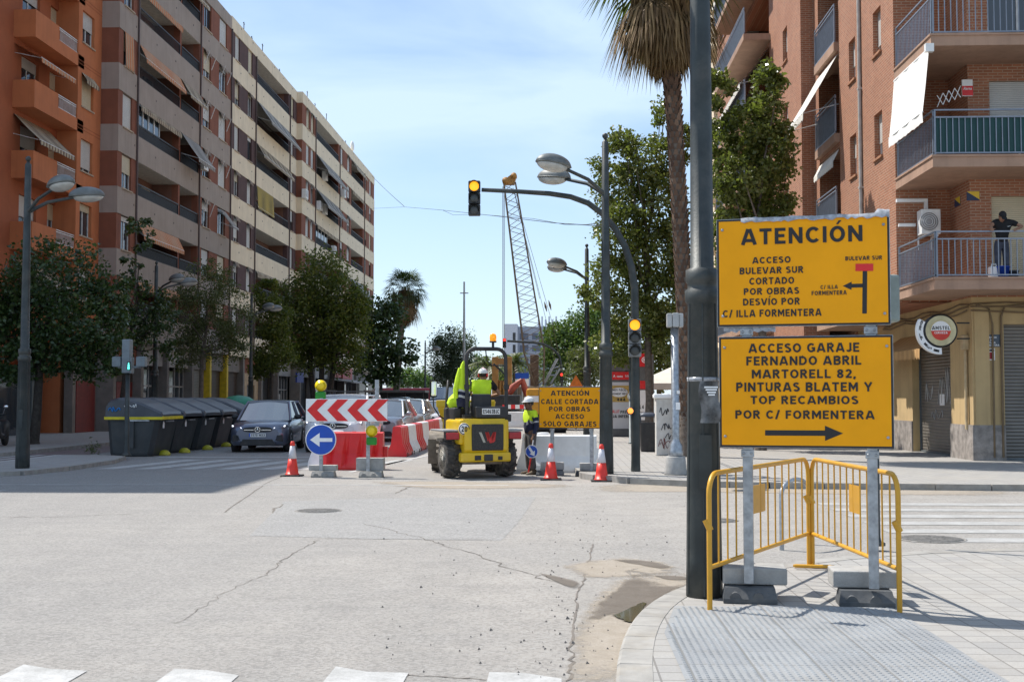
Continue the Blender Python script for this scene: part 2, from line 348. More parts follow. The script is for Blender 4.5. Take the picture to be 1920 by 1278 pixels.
# ------------------------------------------------------------------ ground, road, pavements
def road_mat(name, base, dust, dustamt, xgrad=True):
    m, t, p, N, L = nodes(name); g = pos(t); s = N('ShaderNodeSeparateXYZ'); L(g, s.inputs[0])
    c = mixc(t, noise(t, g, 14, 4, .7, .3, .7), tuple(x*.84 for x in base), tuple(x*1.12 for x in base))
    big = noise(t, g, .16, 7, .62, .36, .66)
    if xgrad:
        gr = N('ShaderNodeMapRange'); gr.inputs[1].default_value = -11; gr.inputs[2].default_value = -1.5; gr.inputs[3].default_value = .12; gr.inputs[4].default_value = .95; L(s.outputs['X'], gr.inputs[0])
        big = math_mul(t, math_op(t, 'ADD', math_mul(t, big, .55), .45), gr.outputs[0])
    c = mixc(t, math_mul(t, big, dustamt), c, mixc(t, noise(t, g, 1.7, 6, .7), dust, tuple(x*.8 for x in dust)))
    # long tyre smears across the junction
    mp = N('ShaderNodeMapping'); mp.inputs['Scale'].default_value = (.12, 1.6, 1); mp.inputs['Rotation'].default_value = (0, 0, rad(8)); L(g, mp.inputs['Vector'])
    c = mixc(t, math_mul(t, noise(t, mp.outputs[0], 1.3, 6, .6, .5, .72), .34), c, tuple(x*.86 for x in base))
    mp = N('ShaderNodeMapping'); mp.inputs['Scale'].default_value = (.9, .06, 1); mp.inputs['Rotation'].default_value = (0, 0, rad(-5)); L(g, mp.inputs['Vector'])
    c = mixc(t, math_mul(t, noise(t, mp.outputs[0], 1.0, 6, .6, .48, .7), .30), c, tuple(x*.82 for x in base))
    # oil and patch darkening
    c = mixc(t, math_mul(t, noise(t, g, .55, 6, .7, .56, .74), .22), c, tuple(x*.6 for x in base))
    # exposed aggregate: pale and dark grains and small pits
    sp = N('ShaderNodeTexVoronoi'); sp.inputs['Scale'].default_value = 46; L(g, sp.inputs['Vector']); sv = N('ShaderNodeSeparateXYZ'); L(sp.outputs['Color'], sv.inputs[0])
    c = mixc(t, math_mul(t, math_op(t, 'GREATER_THAN', sv.outputs['X'], .70), .30), c, tuple(x*.5 for x in base)); c = mixc(t, math_mul(t, math_op(t, 'LESS_THAN', sv.outputs['X'], .2), .22), c, tuple(min(1, x*1.6) for x in base))
    c = mixc(t, math_mul(t, noise(t, g, 60, 4, .75, .54, .70), .45), c, tuple(x*.42 for x in base))
    L(c, p.inputs['Base Color']); p.inputs['Roughness'].default_value = .9; p.inputs['Specular IOR Level'].default_value = .25
    L(bumpn(t, noise(t, g, 75, 4, .75, .25, .75), .6, .010), p.inputs['Normal']); return m
def tile_mat(name, c1, c2, gap, size=.2, gw=.035, sand=.35):
    m, t, p, N, L = nodes(name); g = pos(t); b = N('ShaderNodeTexBrick'); b.offset = 0.0
    b.inputs['Color1'].default_value = (*c1, 1); b.inputs['Color2'].default_value = (*c2, 1); b.inputs['Mortar'].default_value = (*gap, 1)
    b.inputs['Scale'].default_value = 1; b.inputs['Brick Width'].default_value = size; b.inputs['Row Height'].default_value = size; b.inputs['Mortar Size'].default_value = size*gw
    L(g, b.inputs['Vector']); c = mixc(t, math_mul(t, noise(t, g, .6, 7, .66, .42, .7), sand), b.outputs['Color'], (.42, .37, .30))
    c = mixc(t, math_mul(t, noise(t, g, 60, 3, .7), .35), c, tuple(x*.6 for x in c1)); c = mixc(t, math_mul(t, noise(t, g, 2.4, 6, .7, .55, .75), .4), c, (.16, .15, .14))
    L(c, p.inputs['Base Color']); p.inputs['Roughness'].default_value = .85
    L(bumpn(t, math_op(t, 'SUBTRACT', math_mul(t, noise(t, g, 80, 2), .25), b.outputs['Fac']), .35, .006), p.inputs['Normal']); return m
M_ROAD = road_mat('dusty_asphalt', (.275, .265, .252), (.435, .40, .355), .85)
M_EARTH = road_mat('dry_earth', (.30, .27, .22), (.40, .35, .27), .8, False)
M_PAVE = tile_mat('pavement_tiles', (.365, .35, .325), (.30, .29, .275), (.17, .16, .148))
M_PAVL = tile_mat('pavement_tiles_old', (.36, .35, .335), (.31, .30, .29), (.19, .18, .17), .2, .03, .2)
M_KERB = mat('kerb_stone', (.30, .285, .26), .9, 0, .16, 5, .4, 50, .6, (.3, .26, .2))
M_PAINT = None
def paint_mat(nm='worn_road_paint', k=0.0):
    m, t, p, N, L = nodes(nm); g = pos(t)
    wear = math_op(t, 'ADD', math_mul(t, noise(t, g, 3, 8, .78, .42, .64), .95), math_mul(t, noise(t, g, 45, 3, .7, .52, .66), .45)); wear = math_op(t, 'ADD', wear, k)
    c = mixc(t, wear, (.47, .465, .45), (.32, .315, .30)); L(c, p.inputs['Base Color']); p.inputs['Roughness'].default_value = .8
    L(bumpn(t, noise(t, g, 70, 3, .7, .25, .75), .4, .008), p.inputs['Normal']); return m
M_PAINT = paint_mat()
struct('ground', MB().quad((-1500, -60, -.012), (1500, -60, -.012), (1500, 4000, -.012), (-1500, 4000, -.012)), M_EARTH)
struct('road', MB().quad((-60, -12, 0), (70, -12, 0), (70, 260, 0), (-60, 260, 0)), M_ROAD)
def pavement(name, poly, z, m, kerb=True, kw=.16):
    o = MB(); o.prism(poly, -.01, z-.004, 0); p = struct(name, o, m)
    if kerb:       # a row of kerb stones along the outline, slightly proud
        k = MB()
        for i in range(len(kerb)-1):
            a, b = Vector((*kerb[i], 0)), Vector((*kerb[i+1], 0)); d = (b-a); ln = d.length; d.normalize(); nrm = Vector((-d.y, d.x, 0))
            n = max(1, round(ln/.9))
            for j in range(n):
                p0 = a+d*(ln*j/n+.012); p1 = a+d*(ln*(j+1)/n)
                q = [p0-nrm*.02, p1-nrm*.02, p1+nrm*kw, p0+nrm*kw]
                k.add([(x.x, x.y, -.02) for x in q]+[(q[0].x, q[0].y, z-.015), (q[1].x, q[1].y, z-.015), (q[2].x, q[2].y, z), (q[3].x, q[3].y, z)]+
                      [(x.x, x.y, z) for x in (q[0]+nrm*.02, q[1]+nrm*.02)],
                      [(0, 1, 5, 4), (4, 5, 9, 8), (8, 9, 6, 7), (1, 2, 6, 9, 5), (0, 4, 8, 7, 3), (2, 3, 7, 6)], 0)
        struct('kerb', k, M_KERB)
    return p
# near corner, where the two big boards stand
arc = [(.30, 3.0), (.31, 6.2), (.36, 7.4), (.44, 8.3), (.56, 9.1), (.72, 9.8), (.95, 10.45), (1.25, 11.0), (1.65, 11.6), (2.3, 12.3), (3.1, 12.9), (4.2, 13.4), (6, 13.7), (12, 13.9), (40, 14.2)]
# smooth the corner arc
def smooth(pts, it=2):
    for _ in range(it):
        q = [pts[0]]
        for a, b in zip(pts, pts[1:]): q += [(a[0]*.75+b[0]*.25, a[1]*.75+b[1]*.25), (a[0]*.25+b[0]*.75, a[1]*.25+b[1]*.75)]
        q.append(pts[-1]); pts = q
    return pts
arc2 = smooth(arc, 1)
pavement('pavement_corner', [(40, 3.0)]+[arc2[-1-i] for i in range(len(arc2))], .06, M_PAVE, [arc2[-1-i] for i in range(len(arc2))], .2)
# far right pavement across the side street
farR = [(40, 22.2), (14, 22.5), (8, 22.75), (4, 23.1), (2.6, 23.5), (1.5, 24.2), (1.2, 24.75), (.85, 25.1), (.62, 25.7), (.5, 28), (.5, 60), (.5, 150)]
pavement('pavement_right', [(40, 150), ]+farR[:], .12, M_PAVE, farR[1:])
farL = [(-16.3, 150), (-16.3, 70), (-16.3, 32), (-16.8, 30.5), (-19, 29.6), (-50, 29.4)]
pavement('pavement_left', farL+[(-50, 150)], .12, M_PAVL, farL)
isl = [(-30, 33.2), (-13.9, 33.4), (-12.9, 33.2), (-12.1, 32.2), (-11.75, 30.5), (-11.65, 28), (-11.9, 26.4), (-12.6, 25.6), (-14, 25.2), (-30, 25.2)]
isl = [(x, y) for x, y in isl]
pavement('pavement_island', [(-14.1, 33.6), (-14.1, 25.2), (-12.8, 25.5), (-12.0, 26.3), (-11.7, 28), (-11.75, 31), (-12.2, 33.0), (-13.0, 33.5)], .10, M_PAVL,
         [(-14.1, 33.6), (-13.0, 33.5), (-12.2, 33.0), (-11.75, 31), (-11.7, 28), (-12.0, 26.3), (-12.8, 25.5), (-14.1, 25.2)][::1])
bl = MB().quad((-16.2, 20, .004), (-14.2, 20, .004), (-14.2, 70, .004), (-16.2, 70, .004))
struct('cycle_path', bl, mat('cycle_path_red', (.16, .12, .115), .85, 0, .15, 3, .3, 60))
# painted markings
mk = MB()
def stripe(pts, z=.005): mk.add([(p[0], p[1], z) for p in pts], [tuple(range(len(pts)))])
for xc in (-5.25, -4.22, -3.21, -2.2, -1.19, -.2):
    e = .06*math.sin(xc*9)
    stripe([(xc-.24, 4.2), (xc+.24, 4.2), (xc+.23+e*.3, 7.50+e), (xc-.02, 7.58), (xc-.24, 7.66+e)])
for i in range(7):
    x0 = -11.2+.98*i; stripe([(x0, 28.6), (x0+.5, 28.6), (x0+1.35, 33.0), (x0+.85, 33.0)])
stripe([(-11.5, 23.35), (-1.0, 23.6), (-1.0, 23.72), (-11.5, 23.5)])
stripe([(-11.6, 34.2), (-6.0, 34.4), (-6.0, 34.75), (-11.6, 34.6)])
stripe([(-4.9, 27.6), (-4.75, 27.6), (-3.35, 40), (-3.5, 40)])
stripe([(-12.4, 12.5), (-12.25, 12.5), (-10.2, 22), (-10.35, 22)])
struct('road_marking', mk, M_PAINT)
mk = MB()
for i in range(6):
    y0 = 14.55+i*.98; stripe([(4.2, y0), (20, y0+.15), (20, y0+.58), (4.2, y0+.45)])
struct('road_marking', mk, paint_mat('faded_road_paint', .42))
mk = MB()
for i in range(4):
    x0 = -16.1+i*.5; stripe([(x0, 27), (x0+.26, 27), (x0+.26, 35.5), (x0, 35.5)], .009)
struct('cycle_path_marking', mk, M_PAINT)
# cracks: thin dark wandering seams
def crack_line(o, pts, w, n=14, jit=.05, z=.004):
    q = []
    for a, b in zip(pts, pts[1:]):
        for k in range(n):
            t = k/n; q.append((a[0]+(b[0]-a[0])*t+random.gauss(0, jit), a[1]+(b[1]-a[1])*t+random.gauss(0, jit)))
    q.append(pts[-1])
    for i in range(len(q)-1):
        a, b = Vector((*q[i], 0)), Vector((*q[i+1], 0)); d = (b-a)
        if d.length < 1e-5: continue
        nr = Vector((-d.y, d.x, 0)).normalized(); wa = w*random.uniform(.3, 1.2); wb = w*random.uniform(.3, 1.2)
        o.add([(a-nr*wa)+Vector((0, 0, z)), (b-nr*wb)+Vector((0, 0, z)), (b+nr*wb)+Vector((0, 0, z)), (a+nr*wa)+Vector((0, 0, z))], [(0, 1, 2, 3)])
cr = MB()
def G(*uv): return [tuple(gp(u, v)[:2]) for u, v in uv]
crack_line(cr, G((500, 1075), (545, 1040), (598, 1012)), .007, 12, .02)
crack_line(cr, G((330, 1170), (430, 1105), (500, 1075)), .004, 10, .02)
crack_line(cr, G((680, 982), (760, 1000), (860, 1030), (990, 1075), (1040, 1090)), .008, 10, .03)
crack_line(cr, G((1068, 1278), (1072, 1200), (1085, 1110), (1102, 1060), (1112, 1020)), .011, 14, .012)
crack_line(cr, G((0, 970), (120, 968), (255, 963)), .012, 10, .04)
crack_line(cr, G((505, 962), (530, 945)), .02, 6, .03)
crack_line(cr, G((740, 925), (770, 912)), .02, 6, .03)
crack_line(cr, G((590, 1010), (930, 1010)), .006, 12, .01)
crack_line(cr, G((420, 960), (500, 905), (560, 880)), .012, 12, .01)
crack_line(cr, G((700, 1278), (770, 1265), (930, 1275)), .008, 10, .01)
struct('road_crack', cr, mat('crack_dirt', (.16, .14, .12), .95))
# dried mud, damp patch and puddle in the gutter by the corner
def blob(pts, z, it=3, jit=.0): return [(x+random.gauss(0, jit), y+random.gauss(0, jit), z) for x, y in smooth(pts+[pts[0]], it)]
def fade_mat(name, col, dark):        # ragged edged film of dirt: real alpha, thinning out towards its rim
    m, t, p, N, L = nodes(name); g = pos(t); at_ = N('ShaderNodeAttribute'); at_.attribute_name = 'fade'
    c = mixc(t, noise(t, g, 5, 6, .65), col, dark); c = mixc(t, math_mul(t, noise(t, g, 60, 3, .7), .4), c, tuple(x*.6 for x in dark)); L(c, p.inputs['Base Color']); p.inputs['Roughness'].default_value = .95
    k = math_op(t, 'ADD', math_mul(t, at_.outputs['Fac'], 1.5), math_op(t, 'SUBTRACT', noise(t, g, 5, 8, .72, .25, .75), 1.0)); r = N('ShaderNodeMapRange'); r.inputs[1].default_value = -.05; r.inputs[2].default_value = .55; r.inputs[4].default_value = .8; L(k, r.inputs[0]); L(r.outputs[0], p.inputs['Alpha'])
    L(bumpn(t, noise(t, g, 60, 3, .7), .5, .006), p.inputs['Normal']); return m
def patch(name, uvs, z, m, jit=.015, grow=1.25):
    o = MB(); fade = []
    for uv in uvs:
        q = blob(G(*uv), z, 2, 0)[:-1]; n = len(q); c = np.mean(np.array(q), 0); b0 = len(o.v); rings = []
        for k, (s_, w_) in enumerate(((grow, 0), (1.0, .45), (.7, .85), (.35, 1))): rings.append([tuple(c+(np.array(p)-c)*np.array([s_, s_, 1])) for p in q]); fade += [w_]*n
        for r_ in rings: o.v += r_
        o.v.append(tuple(c)); fade.append(1)
        f = [(b0+k*n+j, b0+k*n+(j+1) % n, b0+(k+1)*n+(j+1) % n, b0+(k+1)*n+j) for k in range(3) for j in range(n)]+[(b0+3*n+j, b0+3*n+(j+1) % n, b0+4*n) for j in range(n)]
        o.f += f; o.m += [0]*len(f); o.s += [False]*len(f)
    ob = struct(name, o, m); a = ob.data.attributes.new('fade', 'FLOAT', 'POINT'); a.data.foreach_set('value', np.array(fade, dtype=np.float32)); return ob
M_SAND = fade_mat('dry_sand', (.46, .40, .33), (.38, .325, .255))
M_MUD = fade_mat('damp_dirt', (.20, .17, .14), (.15, .125, .10))
patch('sand_patch', [[(700, 903), (800, 902), (1000, 905), (1100, 913), (800, 918)], [(1075, 1278), (1080, 1200), (1110, 1125), (1170, 1080), (1260, 1075), (1300, 1085), (1285, 1098), (1245, 1115), (1205, 1150), (1180, 1190), (1165, 1240), (1160, 1278)],
                     [(1125, 912), (1200, 905), (1290, 907), (1500, 913), (1900, 919), (1900, 929), (1500, 926), (1250, 921), (1140, 923)],
                     [(1060, 1060), (1150, 1045), (1240, 1052), (1280, 1072), (1200, 1080), (1100, 1085)]], .0045, M_SAND)
patch('damp_dirt', [[(1105, 1160), (1125, 1130), (1160, 1105), (1175, 1085), (1215, 1088), (1240, 1100), (1282, 1097), (1245, 1116), (1207, 1150), (1188, 1175), (1150, 1150), (1125, 1160)],
                    [(1010, 1075), (1040, 1080), (1090, 1092), (1080, 1105), (1050, 1095)], [(1150, 1050), (1200, 1050), (1255, 1060), (1250, 1068), (1200, 1060)],
                    [(1230, 1080), (1290, 1080), (1290, 1088), (1250, 1088)]], .009, M_MUD, .03)
pq = blob(G((1150, 1155), (1180, 1142), (1205, 1130), (1213, 1134), (1196, 1158), (1186, 1170), (1170, 1165)), .0135, 2, .006)
struct('puddle', MB().add(pq, [tuple(range(len(pq)))]), mat('puddle_water', (.10, .085, .05), .05, 0, .1))
# tactile paving with real bumps
tp = MB(); tp.add([(.74, 3.2, .0625), (2.63, 3.2, .0625), (2.63, 9.72, .0625), (.92, 9.72, .0625), (.74, 8.6, .0625)], [(0, 1, 2, 3, 4)])
struct('tactile_paving', tp, tile_mat('tactile_tiles', (.29, .30, .305), (.24, .25, .26), (.16, .16, .155), .4, .02, .3))
bp = MB(); pit = .05
hx = [(math.cos(a*math.pi/3), math.sin(a*math.pi/3)) for a in range(6)]
for i in range(int(1.85/pit)):
    for j in range(int(6.0/pit)):
        x = .78+i*pit; y = 3.7+j*pit
        if y > 8.6 and x < .74+(y-8.6)*.16+.03: continue
        bp.add([(x+a*.016, y+b*.016, .062) for a, b in hx]+[(x+a*.010, y+b*.010, .0675) for a, b in hx], [tuple(range(6, 12))]+[(k, (k+1) % 6, (k+1) % 6+6, k+6) for k in range(6)])
struct('tactile_paving_bumps', bp, mat('tactile_bump', (.27, .28, .285), .85, 0, .2, 3))
# manhole covers set into the surfaces
M_IRON = mat('cast_iron', (.26, .245, .225), .85, .2, .3, 30, .8, 60, .8, (.38, .35, .31))
struct('road_patch', MB().add([(*p, .0022) for p in G((468, 1004), (532, 940), (700, 934), (1005, 931), (975, 975), (940, 1013), (700, 1010))], [tuple(range(7))]), road_mat('patched_asphalt', (.30, .295, .285), (.40, .375, .345), .55))
def manhole(u, v, z, r, label):
    p = gp(u, v, z); t = thing('manhole_cover', label, 'manhole cover', p); o = MB()
    o.lathe([(r, 0), (r, .006), (r*.93, .006), (r*.93, .003)], n=36); o.build('frame', M_IRON, t)
    c = MB(); c.lathe([(r*.91, 0), (r*.91, .005)], n=36)
    for i in range(-5, 6):
        y = i*r*.155; hw = math.sqrt(max(0, (r*.86)**2-y*y)); c.box(-hw, hw, y-r*.03, y+r*.03, .004, .011)
    c.build('lid', M_IRON, t)
manhole(597, 957, .001, .36, 'round iron manhole cover in the middle of the dusty road')
manhole(1745, 1010, .002, .42, 'round iron manhole cover beside the side street crossing')
manhole(1340, 975, .002, .33, 'round iron manhole cover behind the yellow barrier and dark lamp post')
# scattered stones
st = MB()
for _ in range(260):
    u, v = random.uniform(700, 1290), random.uniform(930, 1270)
    if random.random() < .5: u = random.gauss(1090, 60); v = random.uniform(960, 1270)
    if u > 1150 and v > 1090: continue
    p = gp(u, v, .004); r = random.uniform(.004, .014)*(1.6 if random.random() < .1 else 1)
    st.add([(p.x+r*a, p.y+r*b*.8, p.z-.001) for a, b in hx[::2]]+[(p.x, p.y, p.z+r)], [(0, 1, 3), (1, 2, 3), (2, 0, 3)])
o = st.build('loose_stones', mat('loose_stone', (.2, .18, .16), .9)); tag(o, 'small loose stones and crumbs scattered on the dusty road', 'stones', None, 'stuff')
# ------------------------------------------------------------------ building tools
def FL(X): return Matrix(((0, -1, 0, X), (1, 0, 0, 0), (0, 0, 1, 0), (0, 0, 0, 1)))      # wall facing +X: along = Y, into the wall = -X
def FR(X): return Matrix(((0, 1, 0, X), (-1, 0, 0, 0), (0, 0, 1, 0), (0, 0, 0, 1)))      # wall facing -X: along = -Y
def FF(Y): return Matrix(((1, 0, 0, 0), (0, 1, 0, Y), (0, 0, 1, 0), (0, 0, 0, 1)))       # wall facing the camera
def wall(o, a0, a1, z0, z1, ops, t=.3, b0=0.0, mi=0):      # wall with real openings, local frame (along, into, up)
    cuts = sorted({a0, a1, *[x for p in ops for x in p[:2] if a0 < x < a1]})
    for c0, c1 in zip(cuts, cuts[1:]):
        m = (c0+c1)/2; hs = sorted([(p[2], p[3]) for p in ops if p[0] < m < p[1]]); z = z0
        for h0, h1 in hs:
            if h0 > z: o.box(c0, c1, b0, b0+t, z, h0, mi)
            z = max(z, h1)
        if z < z1: o.box(c0, c1, b0, b0+t, z, z1, mi)
SHUT = slat_mat('roller_blind_white', (.55, .53, .49), 20, .5, 0, .35); SHUTC = slat_mat('roller_blind_cream', (.56, .47, .31), 20, .5, 0, .3)
SHUTG = slat_mat('roller_shutter_grey', (.21, .19, .165), 11, .45, .35, .5, .02); SHUTB = slat_mat('roller_shutter_brown', (.085, .06, .045), 11, .5, .2, .4)
WFR = mat('window_frame_white', (.62, .62, .60), .4); WALU = mat('window_frame_bronze', (.06, .045, .035), .4, .5)
CURT = mat('curtain', (.35, .34, .31), .9, 0, .2, 6)
def window(par, M, a0, a1, z0, z1, shut=.5, sm=None, frame=None, b=.15, sill=None, split=True):
    f = MB(); f.M = M; w = .05
    f.box(a0, a0+w, b, b+.06, z0, z1); f.box(a1-w, a1, b, b+.06, z0, z1); f.box(a0+w, a1-w, b, b+.06, z0, z0+w); f.box(a0+w, a1-w, b, b+.06, z1-w, z1)
    if split: f.box((a0+a1)/2-.03, (a0+a1)/2+.03, b+.005, b+.055, z0+w, z1-w)
    o = f.build('window', frame or WFR, par, True)
    g = MB(); g.M = M; g.box(a0+w*.5, a1-w*.5, b+.035, b+.045, z0+w*.5, z1-w*.5); g.build('pane', GLASS, o, True)
    if shut > 0:
        s = MB(); s.M = M; s.box(a0+.01, a1-.01, b-.03, b-.004, z1-(z1-z0)*shut, z1-.002); s.box(a0+.01, a1-.01, b-.036, b+.0, z1-(z1-z0)*shut-.03, z1-(z1-z0)*shut+.012)
        s.build('shutter', sm or SHUT, o, True)
    if sill:
        s = MB(); s.M = M; s.box(a0-.05, a1+.05, -.06, b, z0-.06, z0+.004); s.build('sill', sill, o, True)
    return o
ST_ORANGE = stripe_mat('awning_orange_stripe', (.52, .19, .07), (.42, .30, .20), 3.2); ST_BEIGE = stripe_mat('awning_beige_stripe', (.45, .38, .26), (.12, .07, .05), 3.4)
ST_YEL = stripe_mat('awning_yellow_stripe', (.48, .34, .06), (.10, .08, .03), 3.2); ST_GREY = stripe_mat('awning_grey_stripe', (.34, .32, .29), (.14, .13, .12), 3.2); CANVAS = mat('awning_canvas', (.66, .63, .56), .85, 0, .08, 2, .2, 200, .2, (.4, .36, .3))
ST_DARK = stripe_mat('awning_dark', (.14, .10, .08), (.3, .22, .15), 4)
def awning(par, M, a0, a1, zt, zb, outw, m, val=.22, arms=True):
    o = MB(); o.M = M; n = max(6, int((a1-a0)/.12)); t = .012
    rows = [(0.0, zt), (-outw*.5, (zt+zb)/2-.03*outw), (-outw, zb)]
    vs = []; 
    for k in range(n+1):
        a = a0+(a1-a0)*k/n; rp = .012*math.sin(k*2.1)
        for b, z in rows: vs.append((a, b-.02+rp*(b != 0), z))
        vs.append((a, -outw-.021, zb-val*(.75+.25*(k % 2))))
    q = len(rows)+1
    o.add(vs, [(k*q+j, (k+1)*q+j, (k+1)*q+j+1, k*q+j+1) for k in range(n) for j in range(q-1)], 0)
    o.add([(x, y+t, z-t*.3) for x, y, z in vs], [(k*q+j+1, (k+1)*q+j+1, (k+1)*q+j, k*q+j) for k in range(n) for j in range(q-1)], 0)
    r = o.build('awning', m, par, True)
    if arms:
        p = MB(); p.M = M; p.tube([(a0, -outw, zb+.02), (a1, -outw, zb+.02)], .022, 6)
        for a in (a0+.06, a1-.06): p.tube([(a, 0, zb+min(.3, (zt-zb)*.4)), (a, -outw, zb)], .014, 5)
        p.build('awning_arms', WFR, r, True)
    return r
def aircon(par, M, a, b, z, w=.8, h=.58, d=.3):      # unit with its fan on the outward face
    o = MB(); o.M = M; o.bbox(a, a+w, b-d, b, z, z+h, .015); u = o.build('air_conditioner', WHITE, par, True)
    f = MB(); f.M = M; cx, cz = a+w*.38, z+h/2; f.lathe([(h*.36, .002), (h*.36, .012)], (cx, b-d-.014, cz), 20, ax='y')
    u2 = u; g = MB(); g.M = M
    for r_ in (.38, .3, .22, .14): g.tube([(cx+h*r_*math.cos(k*math.pi/9), b-d-.02, cz+h*r_*math.sin(k*math.pi/9)) for k in range(19)], .008, 4)
    g.build('guard', WPL, u, True)
    f.build('fan_grille', mat('fan_dark', (.33, .33, .33), .6), u, True)
    return u
def railing(par, M, a0, a1, z0, h, m, b=0, step=.13, r=.009, screen=None, name='railing', rails=(1.0, .86, .06)):
    o = MB(); o.M = M
    for k in rails: o.box(a0, a1, b-.018, b+.018, z0+h*k-.018, z0+h*k+.018)
    n = max(2, round((a1-a0)/step)); top = sorted(rails)[-2] if len(rails) > 2 else 1.0
    for i in range(n+1):
        a = a0+.01+(a1-a0-.02)*i/n; o.box(a-r, a+r, b-r*.8, b+r*.8, z0+h*rails[-1], z0+h*top)
    for a in (a0+.02, a1-.02): o.box(a-.02, a+.02, b-.021, b+.021, z0, z0+h)
    rl = o.build(name, m, par, True)
    if screen is not None:
        s = MB(); s.M = M; s.box(a0+.02, a1-.02, b+.03, b+.036, z0+.06, z0+h*.84); s.build('screen', screen, rl, True)
    return rl
# ------------------------------------------------------------------ the long blocks on the left
GREYB = mat('render_grey_brown', (.33, .275, .235), .9, 0, .06, 1.2, .15, 60, .12, (.2, .16, .13), streak=.3)
CREAMB = mat('render_cream', (.74, .625, .46), .9, 0, .05, 1.2, .15, 60, .12, (.4, .33, .25), streak=.3)
BROWNB = mat('render_red_brown', (.21, .072, .040), .9, 0, .09, 1.5, .2, 70, .1, (.12, .06, .045), streak=.2)
DKBROWN = mat('render_dark_brown', (.085, .045, .042), .9, 0, .1, 1.5, .2, 70)
INNER = mat('loggia_wall', (.17, .085, .06), .9, 0, .1, 1.5); CEIL = mat('loggia_ceiling', (.5, .48, .44), .9)
RAILD = mat('railing_dark', (.022, .018, .018), .5, .3); PIPEB = mat('downpipe_brown', (.09, .06, .055), .6); TILEP = mat('sill_stone', (.42, .33, .24), .85)
SILLS = [5.88+3*k for k in range(7)]; SH = 1.71
def block(label, X, y0, y1, wins, logs, bandm, stripm, ztop, floors=7, gable=.0):
    t = thing('apartment_block', label, 'building', (X, y0, 0), 0, 'long apartment blocks along the left kerb'); M = FL(X)
    o = MB(); o.M = M; D = 9
    zs = [SILLS[k] for k in range(floors)]
    edges = [4.45]+[z for s in zs for z in (s, s+SH)]+[ztop]
    for i in range(0, len(edges)-1, 2): o.box(y0, y1, 0, D if i == len(edges)-2 else 1.5, edges[i], edges[i+1], 0); o.box(y0, y0+.3, 1.5, D, edges[i], edges[i+1], 0)
    ops = [(a, b) for a, b in wins]+[(a, b) for a, b in logs]
    for s in zs:
        ol = sorted(ops); a = y0
        for p, q in ol+[(y1, y1)]:
            if p > a: o.box(a, p, .035, 9 if a == y0 else .4, s, s+SH, 1)
            a = q
        for p, q in logs:
            o.box(p-.12, p, .4, 1.5, s, s+SH, 2); o.box(q, q+.12, .4, 1.5, s, s+SH, 2); o.box(p, q, .02, 1.5, s+SH-.012, s+SH-.003, 3)
        for p, q in wins: o.box(p-.02, q+.02, .4, .46, s, s+SH, 2)
    for s in zs+[zs[-1]+3]:                       # air bricks, small dots on the bands
        for a in np.arange(y0+2.2, y1-1, 3.1): o.box(a, a+.09, -.012, .01, s-.62, s-.53, 4)
    o.box(y0+.3, y1, 1.5, D, 4.45, ztop-.6, 2)
    o.build('wall', [bandm, stripm, INNER, CEIL, PIPEB], t, True)
    for s in zs:
        for p, q in wins:
            r = random.random(); sh = 1.0 if r < .45 else random.choice((.35, .5, .65, .8)) if r < .8 else .12
            window(t, M, p, q, s+.02, s+SH-.05, sh, random.choice((SHUT, SHUT, SHUTC)), WFR if random.random() < .6 else WALU, .14, TILEP)
        for p, q in logs: railing(t, M, p+.01, q-.01, s-.02, .62, RAILD, .02, .11, .008, RAILD if random.random() < .8 else None, rails=(1.0, .95, .04))
    return t, M
def loggia_fill(t, M, p, q, s, kind):
    n = max(1, int((q-p)/1.7)); 
    f = MB(); f.M = M
    for i in range(n):
        a = p+(q-p)*(i+.15)/n; f.box(a, a+(q-p)/n*.6, 1.42, 1.49, s-.5, s+1.35)
    f.build('balcony_door', random.choice((SHUT, SHUTC, GLASS, GLASS)), t, True)
    if kind == 'val': awning(t, M, p+.03, q-.03, s+SH-.02, s+SH-.2, .12, random.choice((ST_BEIGE, ST_ORANGE)), .3, False)
    if kind == 'orange': awning(t, M, p+.03, q-.03, s+SH-.02, s+SH-.75, .35, ST_ORANGE, .22)
    if kind == 'beige': awning(t, M, p+.03, q-.03, s+SH-.02, s+SH-.85, .5, ST_BEIGE, .2)
    if kind == 'out': awning(t, M, p+.05, q-.03, s+SH-.02, s+.25, 1.0, ST_GREY, .22)
    if kind == 'drop': awning(t, M, p+.05, p+(q-p)*.5, s+SH-.02, s+.2, .1, ST_YEL, .1)
    if kind == 'glaze':
        e = p+(q-p)*.52
        for i in range(4): window(t, M, p+.02+(e-p)*i/4, p+(e-p)*(i+1)/4, s+.55, s+SH-.03, 0, None, WFR, .06, None, False)
        awning(t, M, p+.03, q-.03, s+SH-.02, s+SH-.2, .12, ST_BEIGE, .25, False)
    if kind == 'ac': aircon(t, M, p+.35, .75, s+.25, .95, .75)
XA = -21.18; XC = -20.72; YA0 = Yat(214, XA); YA1 = Yat(427.5, XA); YB1 = Yat(552.5, XA)
yA = lambda u: Yat(u, XA); yC = lambda u: Yat(u, XC)
tA, MA = block('grey and red-brown apartment block between the orange building and the cream block', XA, YA0, YA1,
    [(yA(223), yA(241)), (yA(375), yA(389)), (yA(405), yA(419))], [(yA(252), yA(330)), (yA(333), yA(367))], GREYB, BROWNB, 26.4)
for k, (l1, l2) in enumerate((('val', None), ('orange', 'ac'), (None, 'ac'), ('glaze', 'out'), ('orange', 'beige'), ('val', 'ac'), ('val', 'beige'))):
    for (p, q), kd in zip([(yA(252), yA(330)), (yA(333), yA(367))], (l1, l2)): loggia_fill(tA, MA, p, q, SILLS[k], kd)
